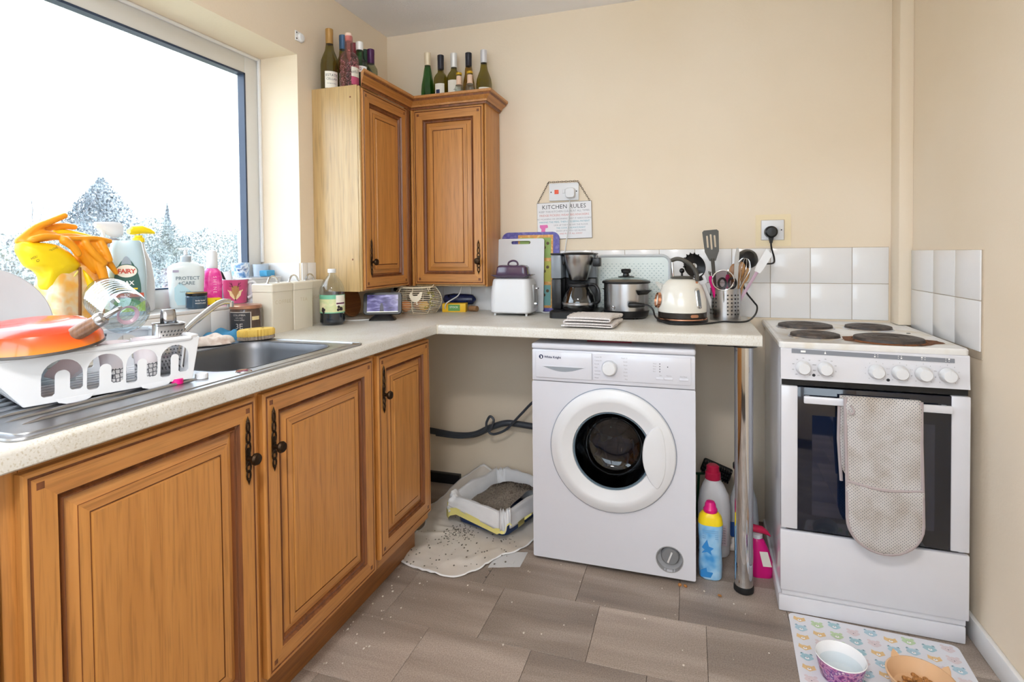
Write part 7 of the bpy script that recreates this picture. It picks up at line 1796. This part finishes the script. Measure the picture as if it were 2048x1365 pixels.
t = solo('floor_pad', b, [PADM, mat('pad_hem', '#e9e9ea', 0.7)], 'crumpled cream absorbent pad under the litter tray, strewn with litter', 'pad', sharp=180)
md = t.modifiers.new('t', 'SOLIDIFY'); md.thickness = 0.0015
b = MB(); b.grid(lambda u, v: (0.80 + 0.115 * u, -0.685 + 0.11 * v + 0.04 * u, 0.0016 + 0.0006 * sin(12 * u)), 8, 6); b.box((0.855, -0.640, 0.0026), (0.885, -0.608, 0.0034))
o = solo('floor_pad', b, mat('white_pad', '#cfd0d2', 0.8), 'corner of a second white pad sticking out below the cream pad', 'pad')
b = MB()
for i in range(230):
    if i < 130: x, y = 0.60 + rnd.gauss(0, 0.035), -0.50 + rnd.gauss(0, 0.05)
    else: x, y = rnd.uniform(0.44, 0.86), rnd.uniform(-0.76, -0.45)
    if not (0.43 < x < 0.88) or y < -0.755: continue
    s = rnd.uniform(0.0015, 0.004); b.ball((x, y, padz(x, y, 1) + 0.002), (s, s * 1.2, s * 0.6), 5)
solo('spilt_litter', b, mat('grey_litter', '#6d675f', 0.9), 'grey litter granules scattered over the cream pad', 'litter', kind='stuff')
# litter tray
ax_ = math.atan2(0.954, 0.30)                    # long side direction
t = thing('litter_tray', 'navy blue cat litter tray with a white liner bag, on the cream pad', 'litter tray', (0.7985, -0.4766, 0.009), ax_ - pi / 2)
TW, TL = 0.262, 0.33                              # local: -X to the left, +Y away from the camera
NB = mat('navy_tray_plastic', '#1c3a6e', 0.3)
b = MB()
def tr(k, r, z): return [(x - TW / 2, y + TL / 2, z) for x, y in rrect(TW + 2 * k, TL + 2 * k, r, 6)]
b.loft([tr(-0.012, 0.03, 0.0), tr(0.0, 0.034, 0.006), tr(0.016, 0.04, 0.085), tr(0.024, 0.044, 0.086), tr(0.024, 0.044, 0.092), tr(0.012, 0.038, 0.092), tr(-0.004, 0.03, 0.012)]); part('tray', b, NB, t)
b = MB(); b.faces([(-0.19, -0.0085, 0.035), (-0.155, -0.0085, 0.035), (-0.155, -0.0128, 0.062), (-0.19, -0.0128, 0.062)], [(0, 1, 2, 3)], 0); b.faces([(-0.15, -0.0085, 0.032), (-0.135, -0.0085, 0.032), (-0.135, -0.0135, 0.066), (-0.15, -0.0135, 0.066)], [(0, 1, 2, 3)], 1)
for k in range(6): b.faces([(-0.148, -0.010, 0.036 + .005 * k), (-0.137, -0.010, 0.036 + .005 * k), (-0.137, -0.0104, 0.0385 + .005 * k), (-0.148, -0.0104, 0.0385 + .005 * k)], [(0, 1, 2, 3)], 0)
part('label_sticker', b, [mat('sticker_navy', '#4d648f', 0.5), PAPER], t)
LIN = mat('white_liner_film', '#dcdde0', 0.35, noise=0.08, sub=0.0)
b = MB(); n = 96; base = tr(0.026, 0.046, 0.094); from_ = [Vector(p) for p in smooth_path(base, 7, True)]
m_ = len(from_); cen = Vector((-TW / 2, TL / 2, 0))
def lin(k, z, drop, amp, j):
    p = from_[j]; d = (p - cen); d.z = 0; L_ = d.length; d.normalize()
    a = j / m_ * 2 * pi
    wv_ = amp * (sin(17 * a + 1) + 0.7 * sin(29 * a) + 0.5 * sin(47 * a + 2))
    return Vector((cen.x, cen.y, 0)) + d * (L_ * k + wv_ * 0.5) + Vector((0, 0, z + wv_ + drop * (0.5 + 0.5 * sin(5 * a + 1.2) + 0.25 * sin(11 * a))))
keys = [(0.66, 0.03, 0, 0.001), (0.78, 0.07, 0, 0.002), (0.85, 0.10, 0, 0.003), (0.93, 0.122, 0, 0.005), (1.0, 0.122, 0, 0.005), (1.055, 0.098, -0.012, 0.004), (1.085, 0.072, -0.034, 0.005)]
rr = []
for a_, c_ in zip(keys[:-1], keys[1:]):
    for q in range(4):
        f = q / 4; kk = [a_[i] + (c_[i] - a_[i]) * f for i in range(4)]
        rr.append([lin(kk[0], kk[1], kk[2], kk[3], j) for j in range(m_)])
rr.append([lin(*keys[-1], j) for j in range(m_)])
for i_, ring in enumerate(rr):
    for j_, p in enumerate(ring):
        fz = mnoise.noise(p * 38) + 0.6 * mnoise.noise(p * 90)
        d = (p - cen); d.z = 0; d.normalize()
        amt = 0.007 * min(1, i_ / 8)
        ring[j_] = p + d * fz * amt * (1 if i_ > 12 else -0.3) + Vector((0, 0, fz * amt * 0.8))
b.loft(rr, cap0=False, cap1=False); o = part('liner', b, LIN, t, sharp=180); md = o.modifiers.new('t', 'SOLIDIFY'); md.thickness = 0.001
b = MB()
def band(j0, j1, h):
    b.grid(lambda u, v: lin(1.096 + 0.006 * sin(9 * u), 0.080 - h * v * (0.7 + .5 * sin(5 * u)), -0.03, 0.005, int(j0 + (j1 - j0) * u) % m_), 14, 3)
jn = [j for j in range(m_) if from_[j].y < 0.0]
band(min(jn), max(jn) - 4, 0.03)
jr = [j for j in range(m_) if from_[j].x > 0.02 and 0.04 < from_[j].y < 0.22]
if jr: band(min(jr), max(jr), 0.02)
part('drawstring_band', b, mat('yellow_drawstring', '#e6dc8a', 0.5), t, sharp=180)
b = MB()
def lz(x, y): return 0.076 + 0.055 * math.exp(-((x + 0.10) ** 2 + (y - 0.19) ** 2) / 0.012) + 0.004 * sin(60 * x) * sin(50 * y)
b.grid(lambda u, v: (-TW + 0.03 + (TW - 0.06) * u, 0.03 + (TL - 0.06) * v, lz(-TW + 0.03 + (TW - 0.06) * u, 0.03 + (TL - 0.06) * v)), 30, 34); 
for i in range(2600):
    x, y = rnd.uniform(-TW + 0.035, -0.035), rnd.uniform(0.035, TL - 0.035); s = rnd.uniform(0.0018, 0.0034); z = lz(x, y); c = Vector((x, y, z + s * .5)); q = [c + s * Vector((rnd.gauss(0, 1), rnd.gauss(0, 1), rnd.gauss(0, 1))).normalized() for _ in range(4)]
    b.faces(q, [(0, 1, 2), (0, 2, 3), (0, 3, 1), (1, 3, 2)], m=0 if y < 0.2 + 0.02 * rnd.gauss(0, 1) else 1)  # granules darker towards the back of the tray
part('litter', b, [blotch('grey_brown_litter', ['#6e645a', '#8b8074', '#574d44'], 120, 0.95), mat('dark_litter', '#37312c', 0.9)], t, kind='stuff', flat=True)

# cleaning bottles beside the machine
gC = 'cleaning bottles standing on the floor'
t = thing('detergent_bottle', 'large white detergent bottle with dark red cap beside the washing machine', 'bottle', (1.6175, -0.318, 0.0005), group=gC)
b = MB(); b.loft([[(p[0] + q[4], p[1], q[2]) for p in rrect(q[0], q[1], q[3], 6)] for q in ((0.105, 0.07, 0, 0.03, 0), (0.118, 0.08, 0.01, 0.036, 0), (0.120, 0.082, 0.12, 0.038, 0), (0.120, 0.082, 0.19, 0.038, 0), (0.108, 0.076, 0.235, 0.036, 0), (0.08, 0.066, 0.27, 0.032, -0.002), (0.058, 0.056, 0.287, 0.027, -0.004), (0.054, 0.054, 0.292, 0.026, -0.004))]); part('body', b, mat('off_white_plastic', '#d3d2d3', 0.35), t)
b = MB(); b.lathe([(0.0285, 0.2925), (0.030, 0.294), (0.029, 0.318), (0.025, 0.322), (0.0235, 0.343), (0.018, 0.348), (0, 0.349)], 28, at=(-0.004, 0, 0)); part('cap', b, mat('dark_red_cap', '#b3173f', 0.25), t)
b = MB(); b.faces([(-0.02, -0.0416, 0.05), (0.045, -0.0416, 0.05), (0.045, -0.0416, 0.13), (-0.02, -0.0416, 0.13)], [(0, 1, 2, 3)]); 
lb = part('label', b, mat('grey_pink_label', '#c9b9bd', 0.5), t)
b = MB()
for k in range(7): b.text('use before washing day', 0.006, lambda x, y, z: (0.0125 + x, -0.0419, 0.12 - 0.0098 * k + y))
part('print', b, LTEXT, lb)
t = thing('fabric_softener', 'pale blue fabric softener bottle with magenta cap and yellow shoulder', 'bottle', (1.5985, -0.498, 0.0005), group=gC)
b = MB(); b.loft([[(p[0], p[1], q[2]) for p in rrect(q[0], q[1], q[3], 6)] for q in ((0.066, 0.05, 0, 0.022), (0.078, 0.06, 0.006, 0.028), (0.082, 0.062, 0.05, 0.029), (0.076, 0.058, 0.12, 0.027), (0.084, 0.062, 0.17, 0.029), (0.086, 0.062, 0.20, 0.029))]); part('body', b, blotch('sky_blue_print', ['#3f93d6', '#84bce6', '#a4cdec', '#7fb6e2'], 16, 0.3, 2), t)
b = MB(); b.loft([[(p[0], p[1], q[2]) for p in rrect(q[0], q[1], q[3], 6)] for q in ((0.086, 0.0622, 0.2003, 0.029), (0.078, 0.058, 0.226, 0.027), (0.06, 0.05, 0.238, 0.024), (0.05, 0.046, 0.241, 0.022))]); part('shoulder', b, YELLOW, t)
b = MB(); b.lathe([(0.0235, 0.2412), (0.0245, 0.243), (0.0245, 0.252), (0.02, 0.258), (0.0185, 0.27), (0.014, 0.278), (0, 0.281)], 26); part('cap', b, PINK, t)
b = MB()
for k in range(5): b.box((-0.028, -0.0316 + 0.0004 * k, 0.182 - 0.007 * k), (0.026, -0.0312 + 0.0006 * k, 0.184 - 0.007 * k))
b.prism([(-0.03, 0.12), (-0.012, 0.15), (-0.006, 0.125), (0.01, 0.12), (0.0, 0.11), (0.004, 0.095), (-0.012, 0.105), (-0.03, 0.1), (-0.02, 0.112)], -0.0312, -0.029, 'XZ', 1); b.prism([(-0.034, 0.012), (0.0, 0.012), (0.008, 0.03), (-0.01, 0.05), (-0.034, 0.035)], -0.0306, -0.0285, 'XZ', 1)
part('print', b, [mat('mid_blue_print', '#6f9fce', 0.4), mat('strong_blue_print', '#2f86cf', 0.4)], t)
t = thing('stain_remover', 'magenta trigger bottle with white label behind the chrome leg', 'bottle', (1.7755, -0.43, 0.0005), radians(8), group=gC)
b = MB(); b.loft([[(p[0] + q[4], p[1], q[2]) for p in rrect(q[0], q[1], q[3], 6)] for q in ((0.072, 0.05, 0, 0.02, 0), (0.08, 0.056, 0.008, 0.024, 0), (0.08, 0.056, 0.05, 0.024, 0), (0.062, 0.05, 0.10, 0.022, -0.006), (0.045, 0.042, 0.13, 0.018, -0.012), (0.034, 0.034, 0.138, 0.016, -0.014))]); part('body', b, PINK, t)
b = MB(); b.lathe([(0.018, 0.1385), (0.019, 0.14), (0.019, 0.152), (0.0, 0.155)], 20, at=(-0.014, 0, 0)); b.loft([[(x, y, z) for y, z in [(0.013 * cos(a), zc + hh * sin(a)) for a in [2 * pi * i / 10 for i in range(10)]]] for x, zc, hh in ((-0.05, 0.172, 0.006), (-0.035, 0.172, 0.014), (0.005, 0.166, 0.013), (0.025, 0.155, 0.008), (0.03, 0.15, 0.005))], m=1); part('spray_head', b, [WPLASTB, RED], t)
b = MB(); b.faces([(0.0, -0.0286, 0.045), (0.030, -0.0286, 0.045), (0.016, -0.0262, 0.098), (-0.012, -0.0262, 0.098)], [(0, 1, 2, 3)]); part('label', b, PAPER, t)
t = thing('spray_bottle', 'tall white spray bottle at the back between the chrome leg and the cooker', 'bottle', (1.735, -0.20, 0.0005), group=gC)
b = MB(); b.loft([[(p[0] + q[4], p[1], q[2]) for p in rrect(q[0], q[1], q[3], 6)] for q in ((0.10, 0.06, 0, 0.028, 0), (0.112, 0.066, 0.01, 0.03, 0), (0.116, 0.066, 0.10, 0.031, 0), (0.10, 0.06, 0.18, 0.029, 0), (0.06, 0.05, 0.245, 0.024, 0), (0.04, 0.04, 0.275, 0.018, 0))]); part('body', b, WPLASTB, t)
b = MB(); b.lathe([(0.02, 0.2755), (0.021, 0.277), (0.021, 0.292), (0, 0.295)], 20); b.box((-0.04, -0.012, 0.295), (0.025, 0.012, 0.325), 0.008); part('spray_head', b, RUBBERB, t)
b = MB(); b.box((-0.06, -0.0338, 0.03), (-0.02, -0.0332, 0.09)); part('label', b, mat('blue_tag', '#2f62b0', 0.5), t)
# dustpan and its brush leaning on the wall
t = thing('scrubbing_brush', 'black bristle brush head leaning on the wall behind the white detergent bottle', 'brush', (1.636, -0.105, 0.0), rot=(0, 0, 0))
MBR = Matrix.Translation((0, 0, 0.245)) @ Matrix.Rotation(radians(20), 4, 'Y')
b = MB(); b.box((-0.062, 0.0, -0.03), (0.062, 0.02, 0.03), 0.008, 2, mat=MBR); b.tube([(0.0, 0.012, 0.225), (-0.01, 0.012, 0.003)], 0.011, 8); part('head', b, RUBBERB, t)
b = MB()
for i in range(12):
    for j in range(4): 
        x, z = -0.054 + 0.0098 * i, -0.022 + 0.0145 * j; b.box((x - 0.003, -0.022, z - 0.004), (x + 0.003, 0.0, z + 0.004), mat=MBR)
part('bristle_tufts', b, BLACKP, t, kind='stuff')
b = MB(); b.loft([[(x, y, z) for x, z in ((-0.05, 0.19), (0.03, 0.20), (0.03, 0.208), (-0.05, 0.198))] for y in (-0.004, 0.004)]); b.tube([(-0.01, 0, 0.194), (-0.02, 0.0, 0.0)], 0.006, 6); solo('dustpan', b, mat('dark_green_plastic', '#1f5a3a', 0.4), 'dark green dustpan edge behind the white detergent bottle', 'dustpan', (1.575, -0.04, 0.001))
crumple('small crumpled cream rag on the floor behind the white detergent bottle', (1.672, -0.262, 0.001), 0.5, 0.028, 0.03, 0.05, COTTON, 31, 'rag', 'rag')

# feeding mat with printed animal heads
t = thing('feeding_mat', 'white feeding mat printed with pastel animal heads in front of the cooker', 'mat', (1.834, -0.6365, 0.0003), radians(-3.2))
MW, ML = 0.455, 0.36
b = MB(); b.loft([[(p[0] + MW / 2, p[1] - ML / 2, z) for p in rrect(MW, ML, 0.02, 5)] for z in (0.0, 0.0022)]); part('sheet', b, mat('mat_white', '#d8d9e0', 0.5, noise=0.02), t)
pal = ['#9fc0ca', '#b6cca6', '#dab986', '#d3c6ca', '#a8c4d2']
pm = [mat('mat_print_%d' % i, c, 0.6, noise=0.08, nscale=90) for i, c in enumerate(pal)] + [mat('mat_print_dark', '#4a4d57', 0.6, noise=0), mat('mat_print_pale', '#f0eef0', 0.6, noise=0)]
b = MB(); rnd = random.Random(77)
seq = [2, 1, 0, 3, 4, 2, 1, 0, 3, 4, 4, 2, 3, 1, 0]
r_ = 0.0155
for j in range(8):
    for i in range(9):
        k = seq[(i + 4 * j + (j // 2) * 3) % len(seq)]
        x, y = 0.030 + 0.0492 * i, -0.027 - 0.045 * j - (0.013 if i % 2 else 0) - 0.004 * rnd.random()
        if y < -ML + 0.02: continue
        z = 0.0027
        def P_(dx, dy, dz=0.0): return (x + dx, y + dy, z + dz)
        hd_ = [P_(r_ * 1.05 * cos(a) * (1 + .12 * cos(4 * a)), r_ * 0.9 * sin(a) * (1 + .1 * cos(4 * a))) for a in [2 * pi * q / 18 for q in range(18)]]
        if k == 2: hd_ = [P_(dx * r_, dy * r_) for dx, dy in ((-1.15, -0.1), (-0.95, 0.95), (-0.45, 0.6), (0, 0.65), (0.45, 0.6), (0.95, 0.95), (1.15, -0.1), (0.6, -0.45), (0, -0.85), (-0.6, -0.45))]
        b.poly(hd_, k)
        for s in (-1, 1):
            if k != 2: b.poly([P_(s * r_ * 0.75 + r_ * 0.34 * cos(a), r_ * 0.85 + r_ * 0.34 * sin(a), -0.0001) for a in [2 * pi * q / 10 for q in range(10)]], k)
            if k in (0, 4): b.poly([P_(s * r_ * 0.8 + 0.0018 * cos(a), r_ * 1.0 + 0.0018 * sin(a), 0.0002) for a in [2 * pi * q / 8 for q in range(8)]], 5)
            b.poly([P_(s * r_ * 0.38 + 0.0008 * cos(a), r_ * 0.15 + 0.0008 * sin(a), 0.0002) for a in [2 * pi * q / 6 for q in range(6)]], 5)
        if k != 3: b.poly([P_(r_ * 0.36 * cos(a), -r_ * 0.25 + r_ * 0.28 * sin(a), 0.0001) for a in [2 * pi * q / 10 for q in range(10)]], 6)
        b.poly([P_(0.0019 * cos(a), -r_ * 0.16 + 0.0015 * sin(a), 0.0003) for a in [2 * pi * q / 8 for q in range(8)]], 5)
part('animal_print', b, pm, t, kind='stuff', flat=True)
# water bowl
t = thing('water_bowl', 'white pet bowl with purple flowery outside, on the feeding mat', 'bowl', (1.9265, -0.9, 0.0031))
b = MB(); b.lathe([(0.0, 0.0), (0.047, 0.0), (0.05, 0.003), (0.0625, 0.055), (0.0635, 0.058)], 48); part('outside', b, blotch('purple_floral_print', ['#5a2a72', '#8e3f86', '#c987b4', '#6a3a8a', '#e0bcd4'], 70, 0.25, 2), t)
b = MB(); b.lathe([(0.0635, 0.058), (0.062, 0.060), (0.060, 0.057), (0.047, 0.008), (0.0, 0.005)], 48); part('inside', b, mat('white_glaze', '#e8e9ec', 0.12), t)
b = MB(); b.lathe([(0.0, 0.034), (0.0535, 0.034)], 40); part('water', b, thin_glass('water', '#eef4f6', gloss=0.05, rough=0.01), t)
# food bowl with ears and kibble
TAN = mat('peach_glaze', '#d6b08a', 0.25)
t = thing('food_bowl', 'peach pet bowl with ears and brown kibble, at the bottom right', 'bowl', (2.115, -0.905, 0.0031))
b = MB(); b.lathe([(0.0, 0.0), (0.06, 0.0), (0.064, 0.003), (0.080, 0.042), (0.081, 0.046), (0.077, 0.047), (0.062, 0.010), (0.0, 0.007)], 48); part('bowl', b, TAN, t)
for a in (radians(118), radians(30)):
    b = MB(); c = Vector((0.079 * cos(a), 0.079 * sin(a), 0.043)); tg = Vector((-sin(a), cos(a), 0)); o_ = Vector((cos(a), sin(a), 0)); b.loft([[c - tg * 0.014 - o_ * 0.002, c + tg * 0.014 - o_ * 0.002, c + tg * 0.014 + o_ * 0.003, c - tg * 0.014 + o_ * 0.003], [c + Vector((0, 0, 0.010)) - tg * 0.008 + o_ * 0.004, c + Vector((0, 0, 0.010)) + tg * 0.008 + o_ * 0.004, c + Vector((0, 0, 0.010)) + tg * 0.008 + o_ * 0.008, c + Vector((0, 0, 0.010)) - tg * 0.008 + o_ * 0.008], [c + Vector((0, 0, 0.017)) - tg * 0.001 + o_ * 0.008, c + Vector((0, 0, 0.017)) + tg * 0.001 + o_ * 0.008, c + Vector((0, 0, 0.017)) + tg * 0.001 + o_ * 0.01, c + Vector((0, 0, 0.017)) - tg * 0.001 + o_ * 0.01]]); part('ear', b, TAN, t)
KIB = blotch('kibble', ['#8a5a2c', '#b07a42', '#6f4522'], 90, 0.85)
b = MB(); b.lathe([(0, 0.5), (0.6, 0.45), (1.0, 0.1), (0.95, -0.3), (0.5, -0.45), (0, -0.48)], 10); 
for v in b.bm.verts: v.co = v.co * 0.0068
km = to_mesh('kibble', b, KIB)
rnd = random.Random(15)
for i in range(64):
    a, q = rnd.uniform(0, 2 * pi), 0.055 * math.sqrt(rnd.random()); lv = 0 if i < 30 else (1 if i < 48 else 2)
    if lv: q *= (0.8, 0.6)[lv - 1]
    x, y = 2.115 + q * cos(a), -0.905 + q * sin(a)
    o = part('kibble', km, None, None, (x, y, 0.0142 + 0.0078 * lv), (rnd.uniform(-.5, .5), rnd.uniform(-.5, .5), rnd.uniform(0, 6)))
    tag(o, 'brown kibble biscuit in the peach pet bowl', 'kibble', 'kibble in the peach bowl')
for k, (x, y, lb) in enumerate(((1.493, -0.588, 'brown biscuit crumb on the floor under the filter corner of the washing machine'), (1.512, -0.589, 'second brown biscuit crumb beside the first, under the washing machine corner'), (1.625, -0.612, 'brown biscuit crumb on the floor between the softener and the chrome leg'), (2.30, -1.06, 'brown biscuit crumb near the right skirting board'))):
    o = part('kibble', km, None, None, (x, y, 0.0036), (0.3, 0.2, k)); tag(o, lb, 'kibble')
b = MB(); rnd = random.Random(21)
for (x, y) in [(0.555, -1.02), (0.50, -1.06), (0.49, -1.10), (0.485, -1.145), (0.492, -1.14), (0.62, -0.83), (0.6, -0.85), (0.53, -0.92), (1.06, -0.585), (1.15, -0.67), (1.55, -0.595), (1.575, -0.60), (0.96, -0.665), (0.50, -1.0), (1.70, -0.69), (1.82, -0.655), (0.77, -0.81), (0.83, -0.82)] + [(rnd.uniform(0.49, 0.62), rnd.uniform(-1.3, -0.8)) for _ in range(22)] + [(rnd.uniform(0.5, 1.8), rnd.uniform(-1.2, -0.62)) for _ in range(30)]:
    s = rnd.uniform(0.0012, 0.0038); b.ball((x, y, s * 0.6), (s, s * 1.3, s * 0.6), 6)
solo('floor_crumbs', b, mat('pale_crumb', '#cfc6bb', 0.9), 'pale crumbs scattered on the brown floor tiles', 'crumbs', kind='stuff')

# flat red box lying on the washing machine
b = MB(); b.box((-0.085, -0.10, 0), (0.085, 0.10, 0.014), 0.002); t = thing('flat_box', 'flat dark red box lying on top of the washing machine, under the worktop', 'box', (1.235, -0.40, 0.8455)); part('carton', b, mat('dark_red_card', '#8a1a30', 0.5), t)
b = MB(); b.box((-0.086, -0.1006, 0.005), (0.086, -0.1, 0.009)); part('seam', b, mat('darker_red_card', '#5e1020', 0.6), t)
